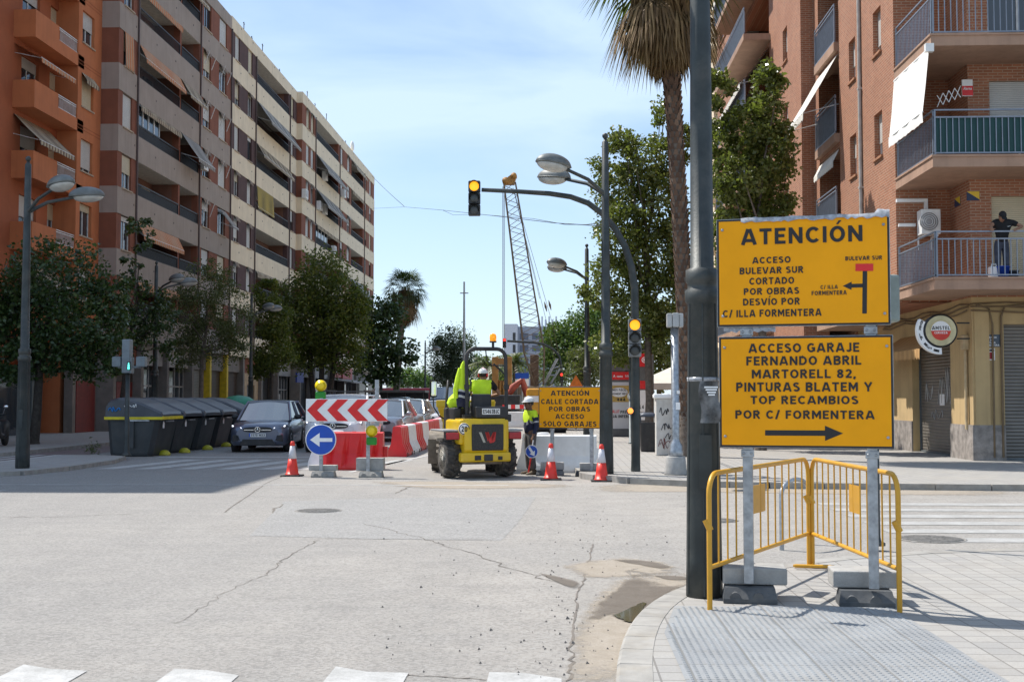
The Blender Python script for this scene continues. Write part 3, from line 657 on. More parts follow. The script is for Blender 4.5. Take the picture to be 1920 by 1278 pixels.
awning(tA, MA, yA(224), yA(240), SILLS[4]+SH, SILLS[4]+.1, .06, ST_ORANGE, .12, False)
awning(tA, MA, yA(407), yA(419), SILLS[2]+SH-.1, SILLS[2]+.5, .85, ST_GREY, .1)
for k in (2, 3, 4, 5):         # folded window awnings with white side rods
    for u in (376, 406):
        if (k, u) == (2, 406): continue
        awning(tA, MA, yA(u), yA(u+12), SILLS[k]+SH+.02, SILLS[k]+SH-.22, .1, ST_DARK, .08, False)
        for a in (yA(u)-.03, yA(u+12)+.05): o = MB(); o.M = MA; o.tube([(a, -.03, SILLS[k]+SH*.45), (a, -.32, SILLS[k]+SH*.92)], .022, 5); o.build('awning_arm', WFR, tA, True)
o = aircon(tA, MA, yA(368), -.0, SILLS[3]+.3, .9, .7)
tB, MBk = block('cream banded apartment block with dark brown window strips, middle of the three joined blocks', XA, YA1+.002, YB1,
    [(yA(435), yA(443.5)), (yA(460), yA(468)), (yA(541), yA(547))], [(yA(477), yA(537))], CREAMB, DKBROWN, 26.5)
for k, l in enumerate(('val', 'val', 'ac', 'drop', 'beige', 'out', None)): loggia_fill(tB, MBk, yA(477), yA(537), SILLS[k], l)
for k in (1, 2, 3, 5):
    for u in (436, 461): awning(tB, MBk, yA(u), yA(u+7), SILLS[k]+SH+.02, SILLS[k]+SH-.25, .14, ST_DARK, .08, False)
YC0 = YB1+.004; YC1 = Yat(700, XC)
cw = [(yC(571), yC(577)), (yC(580), yC(585.5)), (yC(636), yC(641)), (yC(649), yC(654)), (yC(682), yC(685.5)), (yC(691), yC(694.5))]; cl = [(yC(590), yC(632)), (yC(657), yC(679))]
tC, MC = block('farthest cream apartment block with satellite dish on its roof edge', XC, YC0, YC1, cw, cl, CREAMB, BROWNB, 26.5)
for k, (l1, l2) in enumerate((('val', 'val'), ('out', None), ('ac', 'out'), ('glaze', None), ('out', 'ac'), ('out', 'val'), (None, 'beige'))):
    for (p, q), kd in zip(cl, (l1, l2)): loggia_fill(tC, MC, p, q, SILLS[k], kd)
for k, u in ((4, 562), (4, 590), (4, 600), (5, 636), (3, 618), (5, 600)): aircon(tC, MC, yC(u), -.02, SILLS[k]-.1, .95, .75, .35)
for k in (2, 3, 4, 6):
    for u in (571, 580, 649): awning(tC, MC, yC(u), yC(u+5), SILLS[k]+SH+.02, SILLS[k]+SH-.3, .2, random.choice((ST_DARK, ST_GREY)), .08, False)
o = MB(); o.M = MC; o.ball((yC(672), .8, 27.9), .55, 14, 0, (1, .35, 1)); o.cyl((yC(672), .8, 26.4), (yC(672), .8, 27.8), .04); o.build('satellite_dish', WHITE, tC, True)
for t, M, ys in ((tA, MA, (249, 368, 427)), (tB, MBk, (474, 539)), (tC, MC, (588, 634, 681))):    # downpipes
    o = MB(); o.M = M
    for u in ys:
        a = Yat(u, XA if t is not tC else XC); o.tube([(a, -.05, 4.4), (a, -.05, 25.6)], .05, 6)
    o.build('downpipe', PIPEB, t, True)
for t, M, y0, y1, X in ((tA, MA, YA0, YA1, XA), (tB, MBk, YA1, YB1, XA), (tC, MC, YC0, YC1, XC)):     # roof edge masts
    o = MB(); o.M = M
    for _ in range(4):
        a = random.uniform(y0+1, y1-1); h = random.uniform(.7, 1.2); o.tube([(a, .5, 26.3), (a, .5, 26.5+h)], .03, 5); o.tube([(a-.2, .5, 26.4+h), (a+.25, .5, 26.4+h)], .02, 4)
    o.build('aerial', RAILD, t, True)
# ground floor shops: recessed fronts, piers, doors, shutters and fascias, belonging to each block
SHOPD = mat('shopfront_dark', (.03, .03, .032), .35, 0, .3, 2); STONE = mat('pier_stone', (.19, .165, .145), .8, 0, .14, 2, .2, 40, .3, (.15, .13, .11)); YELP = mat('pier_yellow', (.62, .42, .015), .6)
DKRED = mat('door_dark_red', (.16, .02, .016), .5); BEIGE = mat('shop_wall_beige', (.44, .31, .19), .85); FASC = mat('fascia_panel', (.34, .32, .30), .6); FRED = mat('fascia_red', (.33, .02, .03), .5); FBLUE = mat('fascia_blue', (.01, .03, .2), .5)
def shop(t, M, a0, a1, kind):
    h = 3.4
    pr = MB(); pr.M = M; pr.box(a0-.18, a0+.18, .05, .9, .1, 4.45); pr.build('pier', YELP if kind == 'yellow' else STONE, t, True)
    a0 += .18; a1 -= .18
    if kind in ('shutter', 'yellow'):
        o = MB(); o.M = M; o.box(a0, a1, .5, .56, .12, h); o.build('roller_shutter', SHUTB if kind == 'yellow' else SHUTG, t, True)
    elif kind == 'dark':
        o = MB(); o.M = M; o.box(a0, a1, .8, .86, .12, h); d = o.build('shopfront', SHOPD, t, True)
        o = MB(); o.M = M; m_ = (a0+a1)/2
        for a in (a0+.05, m_-.4, m_+.4, a1-.05): o.box(a-.03, a+.03, .74, .80, .12, h)
        o.box(a0+.02, a1-.02, .75, .79, 2.35, 2.42); o.build('frame', WALU, d, True)
    elif kind == 'glass':
        o = MB(); o.M = M; o.box(a0, a1, .6, .64, .5, h-.2); d = o.build('shopfront', GLASS, t, True)
        o = MB(); o.M = M; m_ = a0+(a1-a0)*.6
        for a in (a0+.04, m_, m_+.9, a1-.04): o.box(a-.035, a+.035, .55, .66, .12, h)
        o.box(a0, m_, .54, .66, .12, .6); o.box(a0+.02, a1-.02, .55, .65, 2.3, 2.38); o.build('frame', FASC, d, True)
        o = MB(); o.M = M; o.box(a0+.3, m_-.35, .57, .60, .8, 2.0); o.build('window_poster', mat('shop_poster', (.4, .37, .33), .6, 0, .4, 9), d, True)
    elif kind == 'red':
        o = MB(); o.M = M; o.box(a0, a1, .5, .56, .12, 2.5); o.box(a0+1.2, a0+1.25, .47, .5, .12, 2.5); o.build('door', DKRED, t, True)
        o = MB(); o.M = M; o.box(a0, a1, .5, .56, 2.52, h); o.build('roller_shutter', SHUTB, t, True)
    elif kind == 'beige':
        o = MB(); o.M = M; wall(o, a0, a1, .1, h, [(a0+1.6, a1-1, .1, 2.6)], .3, .3); o.build('wall', BEIGE, t, True)
        o = MB(); o.M = M; o.box(a0+1.6, a1-1, .5, .56, .12, 2.6); o.build('roller_shutter', SHUTG, t, True)
    o = MB(); o.M = M; o.box(a0, a1, .3, .6, h, 4.45); o.build('fascia', {'red': BROWNB, 'glass': FASC, 'beige': BROWNB}.get(kind, STONE), t, True)
for t, M, seq in ((tA, MA, [(YA0+.2, YA0+4, 'red'), (YA0+4, YA0+8, 'glass'), (YA0+8, YA0+12.5, 'glass'), (YA0+12.5, YA0+16, 'shutter'), (YA0+16, YA1, 'yellow')]),
                  (tB, MBk, [(YA1, YA1+4, 'yellow'), (YA1+4, YA1+9, 'beige'), (YA1+9, YA1+14, 'dark'), (YA1+14, YB1, 'glass')]),
                  (tC, MC, [(YC0+.2, YC0+6, 'dark'), (YC0+6, YC0+13, 'glass'), (YC0+13, YC0+20, 'dark'), (YC0+20, YC0+27, 'glass'), (YC0+27, YC1, 'dark')])):
    for a0, a1, k in seq: shop(t, M, a0, a1, k)
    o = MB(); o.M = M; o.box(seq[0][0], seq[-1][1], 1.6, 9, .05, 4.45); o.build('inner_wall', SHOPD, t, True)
def fascia_sign(t, M, a0, a1, z0, z1, m, txt=None, out=-.08):
    o = MB(); o.M = M; o.box(a0, a1, out, out+.12, z0, z1); s = o.build('shop_sign', m, t, True)
    if txt:
        o = MB(); o.text(txt, a0+(a1-a0)*.1, a0+(a1-a0)*.7, z0+(z1-z0)*.4, z0+(z1-z0)*.7, M @ Matrix.Translation((0, out-.006, 0))); o.build('lettering', WHITE, s, True)
    return s
fascia_sign(tC, MC, yC(621), yC(638), 3.6, 5.0, FRED); fascia_sign(tC, MC, yC(641), yC(659), 3.5, 4.6, FRED); fascia_sign(tB, MBk, yA(535), yA(548), 2.9, 3.7, FBLUE, None, -.9)
s = [c for c in tC.children if c.name.startswith('shop_sign')][0]
o = MB(); o.M = MC; a = yC(634); o.lathe([(.32, 0), (.32, .02), (.22, .02), (.22, 0)], (a, -.1, 4.3), 16, ax='y'); o.box(yC(623), yC(629), -.10, -.08, 4.35, 4.5); o.box(yC(623), yC(630), -.10, -.08, 4.05, 4.2); o.build('emblem', WHITE, s, True)
o = MB(); o.M = MC; o.slab((yC(618), .1, 3.5), (yC(690), .1, 3.5), (yC(690), -2.2, 3.15), (yC(618), -2.2, 3.15), .12); o.build('canopy', mat('canopy_panel', (.32, .31, .3), .5), tC, True)
# ------------------------------------------------------------------ the orange building, far left
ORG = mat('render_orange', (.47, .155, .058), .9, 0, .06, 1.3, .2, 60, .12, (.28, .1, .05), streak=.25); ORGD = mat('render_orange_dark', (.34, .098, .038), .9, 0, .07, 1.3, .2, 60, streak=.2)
XO = -22.05; XP = -23.0; YO1 = YA0-.01; YO0 = Yat(136, XO)
tO = thing('apartment_building', 'orange rendered apartment building with balconies and striped awnings, far left', 'building', (XO, YO1, 0)); M = FL(XO)
OS = [18.2-3*k for k in range(-2, 5)]
o = MB(); o.M = M; ops = [(YO0+.45, YO0+1.85, z, z+1.5) for z in OS]
wall(o, YO0, YO1, 3.6, 30.2, ops, .3); o.box(YO0, YO1, .6, 8, .1, 30.2); o.box(YO0, YO0+.3, .3, .599, 3.6, 30.2)
M2 = FL(XP); yP = lambda u: Yat(u, XP)
o2 = MB(); o2.M = M2; ops2 = []
Yw = 31.6
bays = [(Yat(16, XP), Yat(104, XP)), (40.5, 44.2)]      # set-back bays behind the balconies
for z in OS:
    for p, q in bays: ops2 += [(p+.6, p+2.3, z-1.0, z+1.2), (q-1.25, q-.35, z-.1, z+1.3)]
    ops2 += [(35.2, 36.6, z, z+1.4)]
wall(o2, Yw, YO0, 3.6, 30.2, ops2, .3); o2.box(Yw, YO0, .6, 8, .1, 30.2); o2.box(Yw, Yw+.3, .3, 8, .1, 30.2)
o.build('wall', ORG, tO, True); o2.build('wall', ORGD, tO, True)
j = MB(); j.M = M
for z in OS: j.box(YO0, YO1, -.008, .0, z-.95, z-.92); j.box(YO0, YO1, -.008, 0, z+1.9, z+1.93)
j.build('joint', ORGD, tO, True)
for i, z in enumerate(OS):
    p, q, a, b = ops[i]; window(tO, M, p, q, z, z+1.5, (.4, .45, .5, .95, .85, .2, .6)[i], SHUTC if i % 2 else SHUT, WFR, .15, TILEP)
    if i == 3: awning(tO, M, p-.05, q+.05, z+1.55, z+1.2, .25, ST_BEIGE, .2, False)
    for k, (p, q) in enumerate(bays):
        window(tO, M2, p+.6, p+2.3, z-1.0, z+1.2, random.choice((.2, .4, .6)), SHUT, WFR, .15); window(tO, M2, q-1.25, q-.35, z-.1, z+1.3, random.choice((.5, .9, 1)), SHUTC, WFR, .15, TILEP)
        W = .95; zf = z-1.05; bq = q-1.7
        o = MB(); o.M = M2; o.box(p-.2, q+.3, -W, 0, zf-.22, zf); o.box(p-.2, p+2.2, -W, -W+.14, zf, zf+.95); o.box(p-.2, p-.06, -W+.14, 0, zf, zf+.95); o.box(p+2.2, q+.3, -W, -W+.14, zf, zf+.35); o.box(q+.16, q+.3, -W+.14, 0, zf, zf+.35)
        bal = o.build('balcony', ORG, tO, True)
        railing(bal, M2, p+2.2, q+.3, zf+.35, .6, WFR, -W+.07, .12, .009)
        if (i + k) % 3 != 2: awning(tO, M2, p-.1, q-1.2, z+1.5, z+.35+.5*((i+k) % 2), .7+W*.5, (ST_BEIGE, ST_YEL, ST_BEIGE, ST_ORANGE)[(i+k) % 4], .2)
    window(tO, M2, 35.2, 36.6, z, z+1.4, .5, SHUT, WFR, .15)
# its dark ground floor
GREYP = mat('polished_grey_panel', (.10, .12, .12), .35, 0, .15, 1.5)
o = MB(); o.M = M2; o.box(Yw, YO0-9.2, -.1, 0, .1, 3.6); o.box(YO0-7.4, YO0-6, -.06, 0, .1, 3.6); o.build('pier', SHOPD, tO, True)
o = MB(); o.M = M2; o.box(YO0-9.2, YO0-7.4, -.05, 0, .12, 3.1); o.build('door_panel', GREYP, tO, True); o = MB(); o.M = M2; o.box(YO0-2.2, YO0-1.5, -.05, 0, .12, 3.4); o.build('door_panel', GREYP, tO, True)
o = MB(); o.M = M2; o.box(YO0-6, YO0-2.2, .0, .02, .12, 3.1); o.build('shopfront', GLASS, tO, True)
o = MB(); o.M = M; o.box(YO0, YO1, -.0, .4, .1, 3.6); o.build('pier', STONE, tO, True)
o = MB(); o.M = M; o.box(YO0+.35, YO1-.25, -.04, 0, .12, 2.5); o.build('door', DKRED, tO, True)
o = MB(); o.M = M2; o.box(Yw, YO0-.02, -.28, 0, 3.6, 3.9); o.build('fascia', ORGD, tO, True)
# ------------------------------------------------------------------ brick corner building on the right
BRICK = brick_mat('red_brick', (.40, .155, .078), (.27, .10, .052), (.42, .31, .22))
SLABC = mat('balcony_concrete', (.36, .225, .155), .85, 0, .1, 1.5, .2, 50, .4, (.2, .13, .09), streak=.35); RAILG = mat('railing_grey_blue', (.22, .245, .29), .45, .4, .1)
OCHRE = mat('render_ochre', (.50, .355, .175), .9, 0, .08, 1.2, .2, 60, .3, (.33, .22, .11), streak=.3); PLINTH = mat('plinth_stone', (.27, .24, .215), .9, 0, .3, 5, .5, 30, .5, (.16, .14, .12))
PIPEG = mat('downpipe_grey', (.42, .40, .37), .6); SILLB = mat('sill_brick', (.36, .17, .09), .85); METAL = mat('shade_metal', (.12, .14, .15), .5, .3)
XS = 9.15; YB = 32.75; XG = 10.6; YF = 31.2; YS = 29.5; ZT = 27.6
tR = thing('brick_apartment_building', 'red brick corner building with grey railed balconies and an ochre ground floor', 'building', (XG, YF, 0))
MS = FR(XS); MF = FF(YB); XR2 = 8.69; Y2 = 42.9
flo = [4.65+3*k for k in range(8)]
# side wall over the pavement
o = MB(); o.M = MS; ops = []; wins = []
for z in flo:
    for a, b in ((34.0, 34.85), (36.95, 37.75)): ops.append((-b, -a, z+.92, z+2.22)); wins.append((-b, -a, z+.92, z+2.22))
    ops.append((-42.15, -39.1, z-.32, z+2.25))
wall(o, -Y2, -YB, 4.3, ZT, ops, .32)
for z in flo:          # recess behind each railing
    o.box(-42.3, -42.15, .32, 1.8, z-.32, z+2.4); o.box(-39.1, -38.95, .32, 1.8, z-.32, z+2.4)
o.box(-Y2, -YB-.3, 1.8, 10, 4.3, ZT); o.box(-Y2, -YB-.01, .33, 1.8, 4.3, 4.36)
# front wall left part, side of the projecting bay, front wall with doors
o.M = MF; o.box(XS+.322, XG, .002, .3, 4.3, ZT)
o.M = FR(XG); o.box(-YB, -YF-.3, 0, .3, 4.3, ZT)
o.M = FF(YF); dops = [(11.15, 12.75, z, z+2.25) for z in flo]+[(14.2, 15.6, z, z+2.25) for z in flo]
wall(o, XG, 20, 4.3, ZT, dops, .3); o.box(XG+.3, 20, 1.2, 9, 4.3, ZT)
# return wall and the second, slightly forward length of the side wall
o.M = FR(XR2); ops = []; w2 = []
Y3 = Yat(1449, XR2); Y4 = Yat(1389, XR2); Y5 = Yat(1350, XR2)
for z in flo:
    for a, b in ((45.4, 46.3),): ops.append((-b, -a, z+.92, z+2.22)); w2.append((-b, -a, z+.92, z+2.22))
    ops.append((-Y4, -Y3, z, z+2.5)); ops.append((-Y5+1.0, -Y4-1.6, z+.92, z+2.22)); w2.append((-Y5+1.0, -Y4-1.6, z+.92, z+2.22))
wall(o, -Y5, -Y2, .1, ZT, ops, .32); o.box(-Y5, -Y2-.001, 1.8, 10, .1, ZT)
for z in flo: o.box(-Y4, -Y3, .3, 1.8, z-.2, z)
o.box(-Y2, -Y2+.001+.0, .32, .9, .1, ZT)
o.build('wall', BRICK, tR, True)
for i, p in enumerate(wins): window(tR, MS, p[0], p[1], p[2], p[3], (.45, .95, .62, .5, .75, .58, .4, .7)[i % 8], SHUT, WFR, .17, SILLB, False)
for i, p in enumerate(w2): window(tR, FR(XR2), p[0], p[1], p[2], p[3], (.6, .9, .4)[i % 3], SHUT, WFR, .17, SILLB, False)
for i, z in enumerate(flo):
    s = MB(); s.M = MS; s.box(-42.14, -39.11, -.16, 1.8, z-.62, z-.33); s.build('balcony_slab', SLABC, tR, True)
    railing(tR, MS, -42.12, -39.13, z-.32, 1.25, RAILG, -.12, .12, .008, mat('railing_screen_grey', (.045, .05, .065), .6, 0, .15, 3), rails=(1.0, .9, .03))
    f = MB(); f.M = MS; f.box(-41.6, -40.2, 1.72, 1.79, z-.3, z+2.1); f.build('balcony_door', (SHUT, GLASS, SHUTC)[i % 3], tR, True)
    if i in (2, 4, 6): awning(tR, MS, -42.1, -39.15, z+2.3, z+.35, 1.15, CANVAS, .25)
    if i == 1: awning(tR, MS, -42.1, -39.15, z+2.15, z+1.75, .2, CANVAS, .2, False)
    s = MB(); s.M = FR(XR2); s.box(-Y4-.3, -Y3+.3, -1.1, .25, z-.28, z-.02); s.build('balcony_slab', SLABC, tR, True)
    railing(tR, FR(XR2), -Y4-.28, -Y3+.28, z-.02, 1.1, RAILG, -1.06, .13, .009, mat('railing_screen_pale', (.2, .21, .22), .6, 0, .15, 3), rails=(1.0, .9, .03))
    f = MB(); f.M = FR(XR2); f.box(-Y4+.6, -Y3-.9, 1.72, 1.79, z, z+2.2); f.build('balcony_door', (GLASS, SHUTC, SHUT)[i % 3], tR, True)
    if i in (2, 3, 5): awning(tR, FR(XR2), -Y4, -Y3, z+2.5, z+1.0, 1.2, CANVAS, .25)
# the front balconies
SCR = mat('balcony_screen_green', (.008, .05, .05), .7, 0, .1, 2)
for i, z in enumerate(flo[:6]):
    s = MB(); s.prism([(XS, YS), (18, YS), (18, YF), (XG-.0, YF), (XG, YB), (XS, YB)], z-.3, z-.05); s.prism([(XS-.03, YS-.03), (18, YS-.03), (18, YF), (XG, YF), (XG, YB), (XS-.03, YB)], z-.05, z)
    b = s.build('balcony', SLABC, tR, True)
    hh = 1.12
    railing(b, FF(YS+.07), XS+.06, 17.9, z, hh, RAILG, 0, .15, .011, SCR if i == 1 else None, rails=(1.0, .84, .05))
    railing(b, FR(XS+.06), -YB+.02, -YS-.09, z, hh, RAILG, 0, .12, .010, None, rails=(1.0, .84, .05))
    M = FF(YF); kind = (1, .42, .1, .6, .3, .5)[i]
    f = window(tR, M, 11.15, 12.75, z+.01, z+2.25, kind, SHUTC if i == 0 else SHUT, WFR, .12)
    f = window(tR, M, 14.2, 15.6, z+.01, z+2.25, .4, SHUT, WFR, .12)
    if i == 2:
        o = MB(); o.M = M
        for k in range(14): o.box(11.6+k*.04, 11.64+k*.04, .20+.012*(k % 2), .215+.012*(k % 2), z+.03, z+2.2)
        o.build('curtain', CURT, f, True)
aw = MB(); aw.M = FR(XS-.03); n = 16      # the white blind hanging at the balcony's side, second floor
vs = []; zt = flo[2]-.34; zb = flo[1]+.82
for k in range(n+1):
    a = -YB+.1+(YB-YS-.2)*k/n
    for j, (b, z) in enumerate(((0, zt), (-.09, (zt+zb)/2), (-.16, zb+.28), (-.17, zb+.26), (-.16, zb))): vs.append((a, b+.012*math.sin(k*1.3+j), z+(.02*(k % 2) if j == 4 else 0)))
aw.add(vs, [(k*5+j, (k+1)*5+j, (k+1)*5+j+1, k*5+j+1) for k in range(n) for j in range(4)], 0, True)
aw.add([(x, y+.006, z) for x, y, z in vs], [(k*5+j+1, (k+1)*5+j+1, (k+1)*5+j, k*5+j) for k in range(n) for j in range(4)], 0, True)
b = aw.build('awning', mat('awning_white', (.78, .76, .72), .85, 0, .04, 1, .15, 150, .12, (.6, .5, .4)), tR, True)
o = MB(); o.M = FR(XS-.03); o.tube([(-YB+.05, .04, zt), (-YS-.05, .04, zt)], .05, 8); o.box(-YS-.12, -YS+.02, -.1, .1, zt-.1, zt+.1); o.tube([(-YB+.1, -.165, zb+.27), (-YS-.1, -.165, zb+.27)], .018, 6); o.build('awning_roller', WHITE, b, True)
# downpipe, cables and conduits
o = MB(); o.M = MS
for a in (-36.25,): o.tube([(a, -.06, 4.3), (a, -.06, 27)], .055, 8)
for z in np.arange(5, 27, 3): o.box(-36.33, -36.17, -.12, 0, z, z+.06)
o.build('downpipe', PIPEG, tR, True)
# --- ground floor
zG = 4.3
o = MB(); o.M = FR(XG)
sh0, sh1 = Yat(1711, XG), Yat(1783, XG)
wall(o, -48, -YF-.34, .1, zG, [(-sh0, -sh1, .1, 3.25), (-45, -41.5, .1, 3.3)], .34)
o.M = FF(YF); wall(o, XG, 22, .1, zG, [(Xf, Xf+3.2, .1, 3.6) for Xf in (at(1884, 745, YF).x, at(1884, 745, YF).x+4.0)], .34)
o.box(XG+.35, 22, 1.2, 9, .1, zG); g = o.build('wall', OCHRE, tR, True)
Xf = at(1884, 745, YF).x
for M, a, b in ((FR(XG), -sh1, -YF+.04), (FR(XG), -41.5, -sh0), (FR(XG), -48, -45), (FF(YF), XG, Xf), (FF(YF), Xf+3.2, Xf+4)):
    o = MB(); o.M = M; o.box(a, b, -.04, -.003, .1, 1.02); o.build('plinth', PLINTH, tR, True)
o = MB(); o.M = FF(YF); o.box(XG+.05, XG+.42, -.03, -.002, 1.02, zG-.2); o.build('pilaster', OCHRE, tR, True)

def shutter_part(M, a0, a1, z1, m, tags):
    o = MB(); o.M = M; o.box(a0, a1, .24, .29, .1, z1); s = o.build('roller_shutter', m, tR, True)
    o = MB(); o.M = M
    for a in (a0, a1-.06): o.box(a, a+.06, .2, .24, .1, z1)
    o.box(a0, a1, .19, .31, .1, .17); o.build('guide_rail', METAL, s, True)
    if tags:                                                       # sprayed scrawl
        g = MB(); g.M = M; R = random.Random(tags)
        for cx, cz, w_, h_, n_ in ((.25, .55, .25, .3, 9), (.65, .6, .32, .55, 12), (.45, .35, .3, .2, 7)):
            pts = []
            for k in range(n_): pts.append((a0+(a1-a0)*(cx-w_/2+w_*k/(n_-1)+R.uniform(-.04, .04)), .232, .1+z1*(cz+(h_/2)*(R.uniform(.3, 1) if k % 2 else -R.uniform(.3, 1))*.6)))
            q = []
            for p0, p1, p2, p3 in zip([pts[0]]+pts, pts, pts[1:], pts[2:]+[pts[-1]]):
                for t_ in (0, .25, .5, .75): q.append(tuple(.5*((2*p1[i])+(-p0[i]+p2[i])*t_+(2*p0[i]-5*p1[i]+4*p2[i]-p3[i])*t_**2+(-p0[i]+3*p1[i]-3*p2[i]+p3[i])*t_**3) for i in range(3)))
            g.tube(q, .012, 4)
        g.build('graffiti', mat('spray_white', (.40, .39, .37), .7), s, True)
        g = MB(); g.M = M; g.box(a0+(a1-a0)*.52, a0+(a1-a0)*.64, .228, .232, 1.5, 1.82); g.build('paper_notice', WPL, s, True)
    return s
shutter_part(FR(XG), -sh0, -sh1, 3.25, SHUTG, 5)
shutter_part(FF(YF), Xf, Xf+3.2, 3.6, SHUTG, 0)
shutter_part(FR(XG), -45, -41.5, 3.3, SHUTG, 0)
awning(tR, FR(XG), -37.6, -sh1-.2, 3.55, 3.05, .75, stripe_mat('shop_awning', (.55, .33, .13), (.46, .26, .10), 2.2), .3, False)
o = MB(); o.M = FR(XG)
for k in range(3): o.tube([(-YF-.1-8*i/10, -.03-.03*k, 4.12-.1*k+.05*math.sin(i*1.7+k)) for i in range(11)], .022, 5)
o.M = FF(YF)
for k in range(3): o.tube([(XG-.05+.9*i, -.03-.03*k, 4.12-.1*k+.04*math.sin(i*1.3+k)) for i in range(9)], .022, 5)
o.tube([(XG+.50, -.05, .2), (XG+.50, -.05, 3.6), (XG+.42, -.05, 4.0), (XG+.1, -.06, 4.1)], .025, 6); o.tube([(XG+.72, -.05, .2), (XG+.72, -.05, 3.8), (XG+.82, -.05, 4.05), (XG+1.4, -.06, 4.1)], .03, 6)
o.build('cable', mat('old_cable', (.17, .115, .06), .7), tR, True)
o = MB(); o.M = FR(XG); o.tube([(-YF-.35, -.06, .9), (-YF-.35, -.06, 2.95)], .045, 8); o.bbox(-YF-.46, -YF-.22, -.16, 0, 2.95, 3.35, .03); o.build('conduit_box', mat('conduit_beige', (.50, .38, .22), .7), tR, True)
# things fixed to the corner building, each one liftable
sn = thing('bar_sign', 'round lit-up style beer sign with white lettered crescent, on the ochre corner', 'sign', (at(1762, 620, YF-.25).x, YF-.25, at(1762, 620, YF-.25).z))
o = MB(); o.lathe([(.41, -.09), (.43, -.07), (.43, .07), (.41, .09)], n=40, ax='y'); o.build('case', INK, sn)
def ring(o, r0, r1, y, a0=0, a1=2*math.pi, n=40, mi=0):
    vs = []
    for k in range(n+1):
        g_ = a0+(a1-a0)*k/n; vs += [(r0*math.cos(g_), y, r0*math.sin(g_)), (r1*math.cos(g_), y, r1*math.sin(g_))]
    o.add(vs, [(2*k, 2*k+1, 2*k+3, 2*k+2) for k in range(n)], mi)
o = MB(); ring(o, .0, .385, -.094); o.build('face', mat('brushed_gold', (.42, .36, .22), .3, .7, .2, 3), sn)
o = MB(); ring(o, .245, .27, -.097); ring(o, .005, .245, -.096, math.pi, 2*math.pi, mi=1); ring(o, .005, .245, -.096, 0, math.pi, mi=2); o.build('emblem', [mat('emblem_gold', (.5, .42, .2), .4), mat('emblem_red', (.6, .03, .01), .4), WPL], sn)
o = MB(); I4 = Matrix.Identity(4); o.text('AMSTEL', -.225, .225, .02, .115, I4 @ Matrix.Translation((0, -.099, 0)), 0, .02); o.text('CERVEZA', -.165, .165, -.08, -.03, Matrix.Translation((0, -.099, 0)), 1, .01); o.build('lettering', [INK, WPL], sn)
o = MB(); n = 24; vs = []
for k in range(n+1):
    g_ = rad(150)+rad(122)*k/n
    for r_ in (.44, .60):
        for y in (-.08, .08): vs.append((r_*math.cos(g_), y, r_*math.sin(g_)))
o.add(vs, [f for k in range(n) for f in ((4*k, 4*k+2, 4*k+6, 4*k+4), (4*k+1, 4*k+5, 4*k+7, 4*k+3), (4*k+2, 4*k+3, 4*k+7, 4*k+6), (4*k, 4*k+4, 4*k+5, 4*k+1))]+[(0, 1, 3, 2), (4*n, 4*n+2, 4*n+3, 4*n+1)])
cr_ = o.build('crescent', WPL, sn)
o = MB()
for ch, d in zip('BARLPIPSII', (156, 165, 174, 193, 202, 222, 230, 238, 254, 260)):
    g_ = rad(d); R_ = Matrix.Translation((.52*math.cos(g_), -.083, .52*math.sin(g_))) @ Matrix.Rotation(-(g_-math.pi*1.0-(math.pi/2 if 0 else 0))*1.0, 4, 'Y')
    o.text(ch, -.03, .03, -.045, .045, R_, 0, .03)
o.build('crescent_lettering', INK, cr_)
o = MB(); o.tube([(.43, 0, .2), (.75, 0, .2)], .02, 6); o.tube([(.43, 0, -.2), (.75, 0, -.2)], .02, 6); o.build('bracket', BLACK, sn)
def plate(name, label, cat, M, a0, a1, z0, z1, m, t=.02, b=0.0):
    c = M @ Vector(((a0+a1)/2, b, z0)); r = thing(name, label, cat, c); o = MB(); o.M = M; o.bbox(a0, a1, b-t, b-.001, z0, z1, .004); o.build('plate', m, r, True); return r
MFF = FF(YF); px = lambda u: at(u, 745, YF).x; pz = lambda v: at(1860, v, YF).z
r = plate('street_name_plate', 'dark blue-grey street name plate on the ochre corner wall', 'sign', MFF, px(1840), px(1879), pz(650), pz(627), mat('plate_slate', (.055, .075, .10), .4), .02)
o = MB()
for txt, a, b, v in (('CARRER', 1853, 1870, 634), ('DE', 1858, 1863, 639), ("L'ILLA", 1853, 1868, 643.5), ('FORMENTERA', 1845, 1875, 648.5)): o.text(txt, px(a), px(b), pz(v), pz(v-3.2), MFF @ Matrix.Translation((0, -.022, 0)), 0, .02)
o.build('lettering', WPL, r, True)
r = plate('notice', 'small red and white notice under the street name plate', 'notice', MFF, px(1852), px(1867), pz(675), pz(653), WPL, .01); o = MB(); o.M = MFF; o.box(px(1854), px(1865), -.014, -.0105, pz(673), pz(660)); o.box(px(1853.5), px(1865.5), -.014, -.0105, pz(658.5), pz(655), 1); o.build('print', [FRED, INK], r, True)
r = plate('alarm_box', 'red and white alarm box beside the middle balcony door', 'alarm', MFF, px(1813), px(1833), pz(181), pz(150), WPL, .06); o = MB(); o.M = MFF; o.box(px(1813)-.003, px(1833)+.003, -.066, -.061, pz(180), pz(162)); o.build('front', RED, r, True)
o = MB(); o.text('Alarma', px(1815), px(1831), pz(169.5), pz(164), MFF @ Matrix.Translation((0, -.069, 0)), 0, .02); o.build('lettering', WPL, r, True)
YLW = mat('sticker_yellow', (.7, .47, .03), .5); NAVY = mat('sticker_navy', (.02, .035, .09), .5)
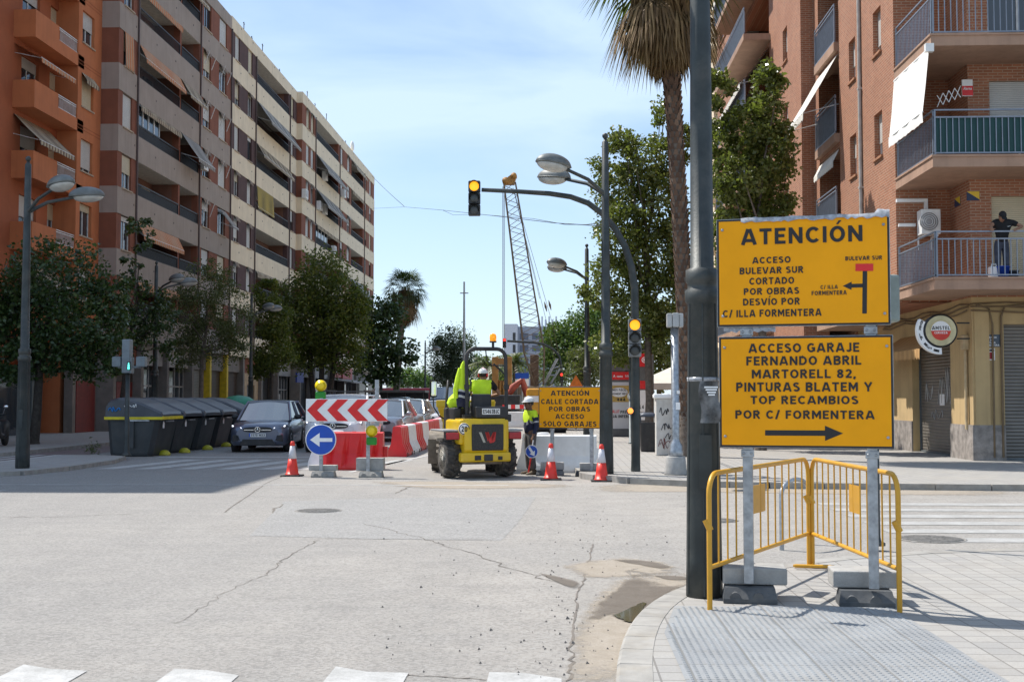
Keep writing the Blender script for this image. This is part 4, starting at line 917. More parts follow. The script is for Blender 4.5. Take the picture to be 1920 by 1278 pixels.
for M, a0, a1, lab in ((MFF, px(1819), px(1843), 'yellow and navy security plate on the brick beside the lowest balcony shutter'), (FR(XG), -32.35, -31.9, 'yellow and navy security plate round the brick corner above the air conditioner')):
    z0, z1 = pz(376), pz(359); r = plate('security_sign', lab, 'sign', M, a0, a1, z0, z1, NAVY, .012); o = MB(); o.M = M; o.add([(a0, -.0145, z1), (a1, -.0145, z0+.03), (a1, -.0145, z1)], [(0, 1, 2)]); o.build('print', YLW, r, True)
t = thing('air_conditioner', 'white air conditioner on a bracket on the brick wall above the yellow board', 'air conditioner', (9.95, YB-.25, 6.2)); p0 = at(1726, 440, YB-.5); p1 = at(1761, 393, YB-.5)
a = aircon(t, FF(YB), p0.x, -.2, p0.z, p1.x-p0.x, p1.z-p0.z, .42)
o = MB(); o.M = FF(YB)
for x in (p0.x+.08, p1.x-.08): o.box(x-.02, x+.02, -.6, 0, p0.z-.05, p0.z-.01); o.box(x-.02, x+.02, -.04, 0, p0.z-.35, p0.z-.01)
o.build('bracket', WPL, t, True); o = MB(); o.M = FF(YB); o.box(p0.x-.5, p0.x+.25, -.1, 0, 7.0, 7.09); o.box(p0.x+.25, p0.x+.33, -.1, 0, 6.7, 7.09); o.build('duct', WPL, t, True); o = MB(); o.M = FF(YB); o.box(p0.x-.45, p0.x, -.1, 0, p0.z+.28, p0.z+.36); o.build('duct', WPL, t, True)
# the scissor clothes arm above the railing
t = thing('clothes_rack', 'white scissor clothes rack by the brick wall on the middle balcony', 'clothes rack', at(1760, 200, 30.6)); o = MB(); A_ = [at(1757+i*11, 190-i*4.5, 30.6) for i in range(5)]
for i in range(4):
    a, b = A_[i], A_[i+1]; h = Vector((0, 0, .15)); o.tube([a-h, b+h], .012, 4); o.tube([a+h, b-h], .012, 4)
o.build('arms', WPL, t, True)
# buckets and tools at the man's feet
def bucket(x, y, z, r, h, m, label, name='bucket', cat='bucket'):
    t = thing(name, label, cat, (x, y, z)); o = MB(); o.lathe([(r*.78, 0), (r, h), (r*1.05, h), (r*1.05, h-.02), (r*.95, h-.02), (r*.74, .02)], n=20); o.build('body', m, t)
    o = MB(); o.tube([(r*math.cos(g_), .0, h+r*.5*math.sin(g_)*.3-.02) for g_ in np.linspace(0, math.pi, 8)], .006, 4); o.build('handle', GALV, t)
bucket(px(1852)-.02, 29.95, flo[0], .17, .3, mat('bucket_blue', (.01, .06, .42), .4), 'blue bucket on the lowest balcony floor')
t = thing('jerry_can', 'white plastic can beside the blue bucket on the balcony', 'can', (px(1836), 30.0, flo[0])); o = MB(); o.bbox(-.12, .12, -.1, .1, 0, .3, .03); o.build('body', WPL, t); o = MB(); o.tube([(-.06, 0, .29), (-.05, 0, .36), (.05, 0, .36), (.06, 0, .29)], .015, 6); o.build('handle', WPL, t)
bucket(px(1872), 30.05, flo[0], .14, .2, mat('bucket_grey', (.05, .06, .08), .5), 'grey bucket between the blue bucket and the man')
t = thing('tool_bag', 'black bag on the balcony floor right of the man', 'bag', (px(1921), 30.1, flo[0])); o = MB(); o.ball((0, 0, .18), .24, 14, 0, (1.1, .7, .9), -.75, 1); o.build('body', BLACK, t); o = MB(); o.tube([(-.12, 0, .36), (-.06, 0, .46), (.06, 0, .46), (.12, 0, .36)], .012, 5); o.build('handle', BLACK, t)
# ------------------------------------------------------------------ buildings behind
t = thing('apartment_building', 'cream building with balconies beyond the brick building, behind the palm', 'building', (9.6, 66, 0)); M = FR(9.6)
o = MB(); o.M = M; ops = [(-a-1.2, -a, z+.9, z+2.2) for z in flo for a in (64.5, 68.2, 76)]; wall(o, -84, -62.4, .1, 29, ops, .3); o.box(-84, -62.7, .6, 9, .1, 29); o.box(-62.7, -62.4, .3, 9, .1, 29); o.build('wall', CREAMB, t, True)
for z in flo:
    for a in (64.5, 68.2, 76): window(t, M, -a-1.2, -a, z+.9, z+2.2, .6, SHUT, WFR, .15)
    o = MB(); o.M = M; o.box(-74, -71, -1.2, 0, z-.2, z); o.box(-74, -71, -1.2, -1.08, z, z+1.0); o.build('balcony', CREAMB, t, True)
tW = thing('tower_block', 'distant white tower block behind the crane boom', 'building', at(985, 740, 300)); 
o = MB(); Y = 300; zt = at(985, 607, Y).z; xa, xb, xc = at(945, 600, Y).x, at(970, 600, Y).x, at(1045, 600, Y).x
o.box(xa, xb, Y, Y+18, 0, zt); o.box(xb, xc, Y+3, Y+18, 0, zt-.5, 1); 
for i in range(6): o.box(xc-5+i*.9, xc-4.6+i*.9, Y+6, Y+8, zt-.5, zt+1.5+.8*(i % 2), 0)
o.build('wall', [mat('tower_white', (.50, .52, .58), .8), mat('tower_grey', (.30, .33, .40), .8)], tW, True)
for i in range(9):
    z = zt-2.2-i*3; o = MB(); o.box(xa+2.2, xa+2.9, Y-.04, Y+.02, z-2, z); o.build('window', SHOPD, tW, True)
    for k in range(3): o = MB(); o.box(xb+.5+k*3.1, xb+2.7+k*3.1, Y+2.95, Y+3.02, z-1.6, z); o.build('window', mat('tower_window', (.10, .12, .17), .3), tW, True)
tV = thing('viaduct', 'pale concrete flyover far behind the palm', 'bridge', at(780, 735, 260)); o = MB(); a, b = at(640, 707, 260), at(850, 703, 260); o.box(a.x, b.x, 260, 266, a.z-1.2, a.z+.6); 
for k in range(6): x = a.x+(b.x-a.x)*(k+.5)/6; o.box(x-.5, x+.5, 261, 265, 0, a.z-1.2)
o.build('deck', CONC, tV, True)
# ------------------------------------------------------------------ street furniture
LENS = mat('lamp_lens', (.45, .45, .42), .25); DLENS = mat('dark_lens', (.05, .055, .055), .3, 0, .15, 10)
def street_lamp(loc, sx, label, H=7.15, az=.75):
    t = thing('street_lamp', label, 'street lamp', loc, 0, 'tall double street lamps')
    o = MB(); o.lathe([(.155, 0), (.15, .3), (.125, 2.45), (.145, 2.47), (.15, 2.56), (.125, 2.58), (.125, 2.62), (.14, 2.64), (.14, 2.74), (.10, 2.76), (.092, 4.2), (.07, H-.1), (.045, H-.08), (.03, H-.02)], n=20)
    for k in range(6):
        g_ = k*math.pi/3+.4; o.box(-.02, .02, -.012, .012, 0, 2.45, R=Matrix.Translation((.136*math.cos(g_), .136*math.sin(g_), 0)).to_3x3() if 0 else Matrix.Rotation(g_, 3, 'Z')) if 0 else None
        o.tube([(.152*math.cos(g_), .152*math.sin(g_), .02), (.124*math.cos(g_), .124*math.sin(g_), 2.45)], .008, 5)
    o.ball((0, 0, H+.03), .065, 12); o.box(-.05, .05, -.152, -.146, .9, 1.35); p = o.build('pole', POLE, t)
    for sy in (-1, 1):
        d = Vector((sx*1.1, sy*az, 0)); L_ = d.length; d.normalize(); P_ = lambda a, z: (d.x*a, d.y*a, z)
        o = MB(); o.tube([P_(.05, 5.95), P_(.45, 6.2), P_(L_-.25, 6.38)], [.045, .04, .035], 8); a = o.build('arm', POLE, t)
        ang = math.atan2(d.y, d.x); R_ = Matrix.Translation(P_(L_, 6.43)) @ Matrix.Rotation(ang, 4, 'Z') @ Matrix.Rotation(rad(-6), 4, 'Y')
        o = MB(); o.M = R_; o.ball((0, 0, 0), .4, 20, 0, (1.05, .6, .55), 0, 1); o.lathe([(.4, -.03), (.42, -.02), (.42, .01), (.4, .02)], n=24) if 0 else None
        o.ball((0, 0, 0), .41, 20, 0, (1.05, .62, .1)); l = o.build('luminaire', mat('luminaire_grey', (.15, .16, .155), .5, .2, .2, 4, 0, 80, .3, (.28, .27, .24)), t)
        o = MB(); o.M = R_; o.ball((.03, 0, -.02), .36, 18, 0, (1, .6, .38), -1, 0); o.build('lens', LENS, l)
    return t
street_lamp(gp(1321, 1116, .06), -1, 'tall dark double street lamp with a stapled poster, in front beside the yellow boards')
street_lamp(gp(1137, 887.5, .12), -1, 'dark double street lamp right behind the small yellow board')
street_lamp(at(1101, 745, 44)-Vector((0, 0, 1.6)), -1, 'dark double street lamp farther up the right pavement, half hidden by leaves')
street_lamp(gp(42, 877, .10), 1, 'dark double street lamp on the left corner island')
for u, Y, lab in ((290, 49, 'dark double street lamp rising behind the grey bins'), (470, 64, 'dark double street lamp before the yellow shop piers'), (797, 118, 'far thin street lamp beside the distant green trees')):
    p = at(u, 745, Y); street_lamp((p.x, p.y, .12), 1, lab)
# traffic lights
def signal(par, c, h, lit=0, body=None, w=None, R=None, red=False):      # three lamp head, facing the camera
    w = w or h*.335; M = Matrix.Translation(c) @ (R or Matrix.Identity(4)); o = MB(); o.M = M
    for k in range(3): z = h*(.5-(k+1)/3); o.bbox(-w/2, w/2, 0, w*.62, z+.004, z+h/3-.004, w*.08)
    hd = o.build('signal_head', body or mat('signal_body', (.03, .033, .035), .5), par, True)
    for k in range(3):
        z = h*(1/3-k/3); r_ = w*.40
        o = MB(); o.M = M; o.ball((0, -.002, z), r_, 20, 0, (1, .25, 1)); o.build('lens', (mat('lit_red', (1, .03, .02), .4, emit=2.5, var=.02) if red else AMBER) if k == lit else DLENS, hd, True)
        o = MB(); o.M = M; n = 14; vs = []
        for j in range(n+1):
            g_ = math.pi*(-.12+1.24*j/n); x, zz = r_*1.1*math.cos(g_), r_*1.1*math.sin(g_); vs += [(x, .01, z+zz), (x, -w*.45*(.55+.45*max(0, math.sin(g_))), z+zz)]
        o.add(vs, [(2*j, 2*j+1, 2*j+3, 2*j+2) for j in range(n)]); o.add([(x*1.04, y, z+(q-z)*1.04) for x, y, q in vs], [(2*j+2, 2*j+3, 2*j+1, 2*j) for j in range(n)]); o.build('visor', BLACK, hd, True)
    return hd
mp_ = gp(1192, 883, .12); YM = mp_.y
t = thing('traffic_light', 'dark traffic light mast with a long arched arm and amber signals', 'traffic light', mp_)
o = MB(); pts = [(1192, 883), (1192, 860), (1192, 760), (1191, 620), (1190, 540), (1184, 500), (1172, 462), (1153, 428), (1130, 401), (1103, 381), (1070, 369), (1030, 363), (970, 359), (903, 356)]
w_ = [at(u, v, YM) for u, v in pts]; w_[0].z = .12
o.tube(w_, [.105, .098, .096, .09, .085, .08, .075, .07, .068, .064, .06, .056, .05, .045], 14); o.build('mast', POLE, t, True)
c = at(889, 371, YM-.1); signal(t, c, .78)
c = at(1190.5, 633, YM-.28); signal(t, c, .83, 0, mat('signal_body_grey', (.20, .21, .215), .5))
o = MB(); a = at(1189, 600, YM); b = at(1189, 665, YM)
for q in (a, b): o.box(q.x-.03, q.x+.03, YM-.2, YM-.08, q.z-.03, q.z+.03)
o.build('bracket', POLE, t, True)
c = at(1182, 770, YM-.16); o = MB(); o.lathe([(.07, 0), (.085, .02), (.085, .16), (.05, .2)], (c.x, c.y-.02, c.z), 16, ax='y'); r = o.build('repeater_lamp', POLE, t, True); o = MB(); o.ball((c.x, c.y-.02, c.z), .062, 14, 0, (1, .3, 1)); o.build('lens', mat('lit_orange', (1, .25, .04), .4, emit=1.6), r, True)
p = at(1055, 745, 94); t = thing('traffic_light', 'distant traffic light mast with red signals over the works', 'traffic light', (p.x, 94, 0))
o = MB(); o.tube([(p.x, 94, 0)]+[at(u, v, 94) for u, v in ((1053, 690), (1049, 668), (1038, 655), (1020, 645), (1000, 642), (951, 639))], .09, 8); o.build('mast', POLE, t, True)
signal(t, at(946, 643, 93.8), .75, 0, red=True); signal(t, at(1053, 708, 93.7), .75, 0, red=True)
p = gp(237, 854, .10); t = thing('traffic_light', 'dark pedestrian signal post with grey signal boxes, before the grey bins', 'traffic light', p)
o = MB(); o.lathe([(.13, 0), (.13, .03), (.085, .1), (.075, .3), (.068, .32), (.062, 2.5)], n=16); o.build('post', POLE, t)
GB = mat('signal_back_grey', (.17, .20, .22), .5, .2)
o = MB(); o.bbox(-.13, .10, -.14, .14, 2.3, 3.25, .03); o.box(.10, .14, -.12, .12, 2.3, 2.75); h_ = o.build('signal_head', GB, t)
o = MB(); o.box(.03, .13, -.152, -.142, 2.38, 2.62); o.build('display', BLACK, h_)
o = MB(); o.ball((.08, -.155, 2.575), .022, 8); o.box(.055, .105, -.158, -.153, 2.44, 2.55); o.box(.055, .075, -.158, -.153, 2.4, 2.45); o.box(.085, .105, -.158, -.153, 2.4, 2.45); o.build('walking_figure', mat('lit_green', (.15, .9, .75), .4, emit=1.0), h_)
for a, b in ((-.42, -.17), (.26, .52)): o = MB(); o.bbox(a, b, -.1, .1, 2.48, 2.76, .02); o.lathe([(.1, 0), (.1, .02)], ((a+b)/2, 0, 2.75), 12); o.box(min(abs(a), abs(b))*(-1 if a < 0 else 1)-.1, min(abs(a), abs(b))*(-1 if a < 0 else 1)+.1, -.03, .03, 2.45, 2.5); o.build('push_box', GB, t)
# post standing right behind the boards with the back of a signal
p = gp(1645, 1022, .06); t = thing('traffic_light', 'slim dark post behind the big boards with a grey-green signal back', 'traffic light', p)
o = MB(); o.lathe([(.09, 0), (.09, .03), (.045, .05), (.036, .1), (.034, 3.3)], n=14); o.build('post', POLE, t)
a, b = at(1640, 604, p.y), at(1683, 516, p.y); o = MB(); o.bbox(a.x, b.x, p.y-.1, p.y+.18, a.z, b.z, .03); o.build('signal_head', mat('signal_back_green', (.20, .235, .215), .55), t, True)
# galvanised mast with boxes on a concrete foot
p = gp(1267, 889, .12); t = thing('sensor_mast', 'galvanised mast with grey boxes on top and a concrete foot', 'mast', p)
o = MB(); o.lathe([(.235, 0), (.235, .02), (.205, .36), (.195, .38)], n=28); o.build('foot', CONC, t)
o = MB(); o.lathe([(.15, .38), (.16, .40), (.16, .5), (.15, .52), (.15, .6), (.09, .7), (.085, .75), (.085, 3.1)], n=18); o.build('pole', GALV, t)
o = MB(); o.bbox(-.17, -.06, -.12, .1, 3.07, 3.36, .02); o.bbox(-.055, .075, -.15, .1, 3.07, 3.37, .02); o.bbox(.08, .17, -.12, .1, 3.07, 3.36, .02); o.build('box', mat('box_grey', (.36, .37, .37), .5), t)
o = MB(); o.box(.0, .09, -.096, -.088, 1.35, 1.5); o.build('sticker', WPL, t); o = MB(); o.box(.02, .085, -.094, -.088, 1.68, 1.75); o.build('sticker', WPL, t)
# litter bin, cabinet, thin post
p = gp(1215, 846, .12); t = thing('litter_bin', 'black litter bin with a domed lid beside the traffic light mast', 'litter bin', p)
o = MB(); rr = lambda w_, z: [(w_*math.copysign(abs(math.cos(g_))**.5, math.cos(g_)), w_*math.copysign(abs(math.sin(g_))**.5, math.sin(g_)), z) for g_ in np.linspace(0, 2*math.pi, 24, endpoint=False)]
o.loft([rr(.21, 0), rr(.22, .05), rr(.26, .86)]); o.build('body', BLACK, t)
o = MB(); o.loft([rr(.25, 1.03), rr(.27, 1.05), rr(.26, 1.1), rr(.15, 1.16)]); [o.box(a-.02, a+.02, -.02, .02, .8, 1.05) for a in (-.22, .22)]; o.build('lid', mat('lid_blue_grey', (.05, .06, .085), .5), t)
def scrawl(o, x0, x1, z0, z1, y, seed, r=.008, n=8):
    R = random.Random(seed); pts = []
    for k in range(n): pts.append((x0+(x1-x0)*(k/(n-1)+R.uniform(-.1, .1)), y, z0+(z1-z0)*((.8 if k % 2 else .15)+R.uniform(-.25, .25))))
    q = []
    for p0, p1, p2, p3 in zip([pts[0]]+pts, pts, pts[1:], pts[2:]+[pts[-1]]):
        for s_ in (0, .25, .5, .75): q.append(tuple(.5*((2*p1[i])+(-p0[i]+p2[i])*s_+(2*p0[i]-5*p1[i]+4*p2[i]-p3[i])*s_**2+(-p0[i]+3*p1[i]-3*p2[i]+p3[i])*s_**3) for i in range(3)))
    o.tube(q, r, 4)
p = gp(1254, 853, .12); t = thing('utility_cabinet', 'grimy white utility cabinet covered in graffiti behind the galvanised mast', 'cabinet', p)
o = MB(); o.bbox(-.36, .36, -.2, .25, 0, 1.58, .02); o.build('body', mat('cabinet_white', (.58, .56, .52), .7, 0, .1, 3, .2, 40, .55, (.3, .26, .2), streak=.3), t)
o = MB(); o.bbox(-.42, .42, -.25, .3, 1.58, 1.70, .03); o.build('lid', WPL, t)
o = MB(); scrawl(o, -.28, .2, .2, .5, -.207, 3, .010, 9); scrawl(o, -.3, .25, .25, .42, -.207, 6, .008, 7); o.build('graffiti', mat('spray_red', (.16, .03, .03), .7), t)
o = MB(); scrawl(o, -.25, .0, 1.1, 1.35, -.207, 8, .012, 7); scrawl(o, -.22, .15, .65, .95, -.207, 11, .012, 9); scrawl(o, -.1, .25, .45, .62, -.207, 13, .012, 7); o.build('graffiti', mat('spray_black', (.05, .05, .055), .7), t)
p = at(1183, 745, 42); t = thing('post', 'slim grey post just behind the traffic light mast', 'post', (p.x, 42, .12)); o = MB(); o.lathe([(.1, 0), (.1, .04), (.075, .05), (.07, 4.1), (.02, 4.15)], n=12); o.build('pole', mat('post_grey', (.15, .17, .175), .5, .3), t)
# bus stop: advert panel and red topped totem
p = gp(1168, 818, .12); s_ = F/p.y; t = thing('bus_stop_shelter', 'bus stop shelter advert panel with cartoon speech bubbles and a red header', 'bus stop', p)
o = MB(); o.bbox(-.95, .72, -.1, .12, .0, .28, .02); o.bbox(-.95, .72, -.12, .14, 2.72, 3.0, .02); o.box(-.95, -.88, -.1, .12, .28, 2.72); o.box(.65, .72, -.1, .12, .28, 2.72); o.box(-.88, .65, .0, .1, .28, 2.72); o.build('frame', mat('panel_grey', (.13, .13, .125), .5, .2), t)
o = MB(); o.box(-.88, .65, -.02, -.002, .32, 2.24); ps = o.build('poster', mat('poster_white', (.58, .58, .58), .4, 0, .03), t)
o = MB(); o.box(-.88, .65, -.04, -.002, 2.34, 2.66); o.build('header', RED, t); 
o = MB(); o.box(-.86, .62, -.026, -.021, 1.42, 2.1); o.build('picture', mat('poster_ochre', (.5, .33, .08), .5, 0, .25, 8), ps)
o = MB(); o.ball((-.15, -.03, 1.82), .36, 18, 0, (1, .03, .55)); o.ball((.42, -.03, 1.66), .24, 18, 0, (1, .03, .8)); o.build('speech_bubble', WPL, ps)
o = MB(); T_ = Matrix.Translation((0, -.045, 0))
for txt, a, b, z, h, m_ in (('MES FÀCIL', -.42, .14, 1.87, .09, 0), ('MOMENT MEU', -.45, .16, 1.72, .08, 0), ('TU VAS', .24, .58, 1.70, .07, 0), ('A LA', .3, .52, 1.6, .07, 0), ('444', -.25, .1, 1.46, .12, 0), ('PREGUNTA', -.1, .62, .95, .12, 0), ('TEUA INFERMERA', -.62, .62, .77, .12, 0), ('SALUT', -.5, -.14, .97, .12, 1)): o.text(txt, a, b, z, z+h, T_ if 'P' not in txt[:1] and txt[0] not in 'S' else Matrix.Translation((0, -.026, 0)), m_, .03)
o.build('lettering', [INK, RED], ps)
o = MB(); o.text('A casa', -.4, .0, 2.44, 2.54, Matrix.Translation((0, -.046, 0))); o.text('SGS', .1, .32, 2.45, 2.53, Matrix.Translation((0, -.046, 0))); o.build('lettering', WPL, t)
o_ = o
p2 = at(1204, 745, p.y-1.0); t = thing('bus_stop_totem', 'tall bus stop totem with red top and white information panel', 'bus stop', (p2.x, p2.y, .12))
o = MB(); o.bbox(-.46, .40, -.06, .1, 0, 2.85, .015); o.box(.40, .47, -.08, .12, 0, 3.35); o.build('frame', mat('panel_grey', (.13, .13, .125), .5, .2), t)
o = MB(); o.box(-.35, .38, -.08, .08, 2.85, 3.38); tp_ = o.build('top', RED, t)
o = MB(); ring(o, .075, .115, -.083); o.M = Matrix.Translation((.14, 0, 3.12)); o2 = MB(); o2.M = Matrix.Translation((.1, 0, 3.12)); ring(o2, .085, .12, -.083); o2.box(-.05, .05, -.085, -.081, -.045, .05); o2.build('bus_symbol', WPL, tp_)
o = MB(); o.box(-.42, .36, -.075, -.062, 1.95, 2.28); o.build('band', RED, t); o = MB(); o.box(-.42, .36, -.075, -.062, .7, 1.9); w0 = o.build('information_panel', WPL, t)
o = MB(); o.text('L4', -.1, .06, 1.15, 1.3, Matrix.Translation((0, -.078, 0))); [o.box(-.3, .25-.1*(k % 2), -.078, -.076, 1.0-.06*k, 1.02-.06*k) for k in range(4)]; o.build('lettering', INK, w0)
# white parasol and poster stand behind the cabinet
p = at(1262, 745, 52); t = thing('parasol', 'white square parasol on the right pavement behind the graffiti cabinet', 'parasol', (p.x, 52, .12))
o = MB(); o.tube([(0, 0, 0), (0, 0, 2.9)], .03, 8); o.build('pole', mat('wood_pole', (.35, .2, .1), .6), t)
o = MB(); c4 = [(-1.6, -1.6, 2.2), (1.6, -1.6, 2.2), (1.6, 1.6, 2.2), (-1.6, 1.6, 2.2)]; o.add(c4+[(0, 0, 2.95)], [(0, 1, 4), (1, 2, 4), (2, 3, 4), (3, 0, 4)]); low = [(x, y, 1.95) for x, y, z in c4]
o.add(c4+low, [(i, i+4, (i+1) % 4+4, (i+1) % 4) for i in range(4)]); o.add([(x*.99, y*.99, z-.015) for x, y, z in c4]+[(0, 0, 2.93)], [(1, 0, 4), (2, 1, 4), (3, 2, 4), (0, 3, 4)]); o.build('canopy', CANVAS, t)
p = at(1286, 745, 44); t = thing('poster_stand', 'narrow poster stand with a blue and orange picture behind the graffiti cabinet', 'poster stand', (p.x, 44, .12))
o = MB(); o.bbox(-.42, .36, -.05, .05, .1, 1.7, .02); o.box(-.3, -.2, -.1, .1, 0, .1); o.box(.15, .25, -.1, .1, 0, .1); o.build('frame', mat('stand_wood', (.30, .16, .08), .6), t)
o = MB(); o.box(-.38, .32, -.062, -.052, .4, 1.62); o.build('poster', mat('poster_blue', (.03, .12, .2), .5, 0, .7, 3, dirt=.8, dcol=(.5, .14, .04)), t)
# ------------------------------------------------------------------ road works signs
RUBF = mat('rubber_foot', (.07, .075, .08), .75, 0, .2, 6, .2, 60, .5, (.2, .185, .16))
def rubber_foot(loc, label, rz=0, w=.43, d=.26, h=.12, m=None):
    t = thing('sign_foot', label, 'sign foot', loc, rz, 'feet of the road signs'); o = MB(); a, b = w/2, d/2
    o.loft([[(-a, -b, 0), (a, -b, 0), (a, b, 0), (-a, b, 0)], [(-a, -b, h*.28), (a, -b, h*.28), (a, b, h*.28), (-a, b, h*.28)], [(-a*.93, -b*.55, h), (a*.93, -b*.55, h), (a*.93, b*.75, h), (-a*.93, b*.75, h)]], smooth=False)
    for x in (-a*.55, a*.3): o.loft([[(x+q*math.cos(g_), -b*.98+.0*q, h*.28+q*1.1*math.sin(g_)) for q in (w*.11,) for g_ in np.linspace(0, math.pi, 8)], [(x+w*.075*math.cos(g_), -b*.6, h*.35+w*.12*math.sin(g_)) for g_ in np.linspace(0, math.pi, 8)]], smooth=False)
    o.build('base', m or RUBF, t); return t
def kerb_block(loc, label, rz=0, w=.5, d=.36, h=.14):
    t = thing('concrete_block', label, 'concrete block', loc, rz, 'concrete blocks weighing down the signs'); o = MB(); o.bbox(-w/2, w/2, -d/2, d/2, 0, h, .012); o.build('block', CONC, t); return t
def board(par, M, w, z0, z1, corners, lines, shapes=(), bd=.02, org=(0, 0), seed=1):
    """yellow panel with black border; the lettering is placed from its measured place on the panel"""
    o = MB(); o.M = M; o.bbox(0, w, 0, .025, z0, z1, .004, 0); pn = o.build('panel', GALV, par, True)
    f = MB(); f.M = M; f.box(.004, w-.004, -.004, -.0005, z0+.004, z1-.004); f.build('border', INK, pn, True)
    f = MB(); f.M = M; f.box(bd, w-bd, -.008, -.0045, z0+bd, z1-bd); f.build('face', SIGNY, pn, True)
    TL, TR, BL, BR = corners
    def loc(x, y):
        u = .5
        for _ in range(4):
            v = (y-(TL[1]+(TR[1]-TL[1])*u))/((BL[1]+(BR[1]-BL[1])*u)-(TL[1]+(TR[1]-TL[1])*u)); l = TL[0]+(BL[0]-TL[0])*v; r = TR[0]+(BR[0]-TR[0])*v; u = (x-l)/(r-l)
        return u*w, z1-v*(z1-z0)
    T_ = M @ Matrix.Translation((0, -.0115, 0)); o = MB()
    for txt, x0, x1, y0, y1 in lines:
        ym = (y0+y1)/2; a, _ = loc(x0, ym); b, _ = loc(x1, ym); _, zt_ = loc((x0+x1)/2, y0); _, zb_ = loc((x0+x1)/2, y1); o.text(txt, a, b, zb_, zt_, T_, 0, .024, .002)
    o.build('lettering', INK, pn, True)
    for x in (w*.035, w*.965):
        for z in (z0+.09, z1-.09): o = MB(); o.M = M; o.lathe([(.011, -.017), (.012, -.014), (.012, -.008)], (x, 0, z), 10, ax='y'); o.build('bolt', GALV, pn, True)
    if shapes:
        o = MB(); o.M = M
        for poly, mi in shapes:
            q = [loc(x, y) for x, y in poly]; n = len(q); y = -.0095-.002*mi; o.add([(a, y, b) for a, b in q], [tuple(reversed(range(n)))], mi)
        o.build('arrow', [INK, RED], pn, True)
    return pn
def posts(par, M, xs, z0, z1, b=.028, w=.08, d=.045):
    for x in xs:
        o = MB(); o.M = M; o.bbox(x-w/2, x+w/2, b, b+d, z0, z1, .006); p_ = o.build('post', GALV, par, True)
def clamps(par, M, xs, zs):
    for x in xs:
        for z in zs: o = MB(); o.M = M; o.bbox(x-.052, x+.052, .02, .05, z-.03, z+.03, .005); [o.lathe([(.011, -.006), (.011, .004)], (x+q, .018, z), 8, ax='y') for q in (-.03, .03)]; o.build('clamp', GALV, par, True)
YL, YR = 9.97, 9.66
A_ = at(1345, 620, YL); B_ = at(1671, 620, YR); RZ = math.atan2(B_.y-A_.y, B_.x-A_.x); WB = math.hypot(B_.x-A_.x, B_.y-A_.y)
MBG = Matrix.Translation((A_.x, A_.y, 0)) @ Matrix.Rotation(RZ, 4, 'Z')
t = thing('road_works_sign', 'two big yellow notice boards reading ATENCION and ACCESO GARAJE on shared steel posts', 'road sign', (A_.x, A_.y, .06), RZ)
za = (at(1342, 409, YL).z+at(1668, 403, YR).z)/2; zb = (at(1347, 613, YL).z+at(1670, 609, YR).z)/2; zc = (at(1348, 632, YL).z+at(1671, 627, YR).z)/2; zd = (at(1349, 840, YL).z+at(1675, 839, YR).z)/2
def rect(x0, y0, x1, y1): return [(x0, y0), (x1, y0), (x1, y1), (x0, y1)]
b1 = board(t, MBG, WB, zb, za, ((217, 80), (1080, 62), (232, 622), (1092, 612)), [('ATENCIÓN', 345, 950, 125, 205), ('ACCESO', 405, 598, 271, 303), ('BULEVAR SUR', 342, 662, 322, 355), ('CORTADO', 392, 617, 374, 408), ('POR OBRAS', 365, 643, 426, 459), ('DESVÍO POR', 362, 647, 478, 512), ('C/ ILLA FORMENTERA', 260, 755, 534, 570),
    ('BULEVAR SUR', 868, 1046, 273, 293), ('C/ ILLA', 748, 833, 415, 434), ('FORMENTERA', 705, 877, 443, 464)], [(rect(918, 311, 1004, 347), 1), (rect(953, 345, 975, 557), 0), ([(956, 409), (956, 428), (900, 429), (900, 440), (857, 420), (900, 399), (900, 410)], 0)])
b2 = board(t, MBG @ Matrix.Translation((.012, -.01, 0)), WB, zd, zc, ((230, 670), (1097, 657), (232, 1227), (1110, 1228)), [('ACCESO GARAJE', 383, 935, 701, 747), ('FERNANDO ABRIL', 372, 945, 766, 811), ('MARTORELL 82,', 400, 918, 833, 877), ('PINTURAS BLATEM Y', 320, 1000, 898, 944), ('TOP RECAMBIOS', 393, 932, 966, 1007), ('POR C/ FORMENTERA', 315, 1012, 1039, 1081)],
    [([(467, 1139), (768, 1138), (768, 1114), (858, 1152), (769, 1190), (769, 1165), (467, 1166)], 0)])
xp = (.235, 1.215)
posts(t, MBG, xp, .20, za-.12); clamps(t, MBG, xp, ((zb+zc)/2, zd-.05))
o = MB(); o.M = MBG; R = random.Random(4); n = 40; vs = []         # clear film bunched along the top edge and corner
for i in range(n+1):
    a = .2+(WB-.2)*i/n; h = .002+.008*max(0, math.sin(i*.55)+.3*math.sin(i*1.9))+R.uniform(0, .005)+(.026 if i > n-4 else 0)
    vs += [(a, -.016-R.uniform(0, .006), za-.02-R.uniform(0, .02)), (a, -.012, za+h*.6), (a, .012, za+h), (a, .04, za+h*.2), (a, .045, za-.06-R.uniform(0, .03))]
o.add(vs, [(i*5+j, (i+1)*5+j, (i+1)*5+j+1, i*5+j+1) for i in range(n) for j in range(4)], 0, True)
FILM = mat('plastic_film', (.36, .37, .39), .18, 0, .3, 25)
o.build('plastic_wrap', FILM, t, True)
o = MB(); o.M = MBG; vs = []
for i in range(21): a = .05+.42*i/20; vs += [(a, .03, zb-.002), (a, .012+R.uniform(0, .02), zb-.03-R.uniform(0, .02))]
o.add(vs, [(2*i, 2*i+1, 2*i+3, 2*i+2) for i in range(20)], 0, True); o.build('plastic_wrap', FILM, t, True)
def foot_under(u, v, Y, lab, lab2, bu):
    p = at(u, v, Y); q = gp(u, v, .06); rubber_foot((q.x, q.y+.13, .06), lab, RZ*.4); p = gp(bu, v-8, .06); kerb_block((p.x, q.y+.33, .185), lab2, RZ*.4, .52, .34, .135)
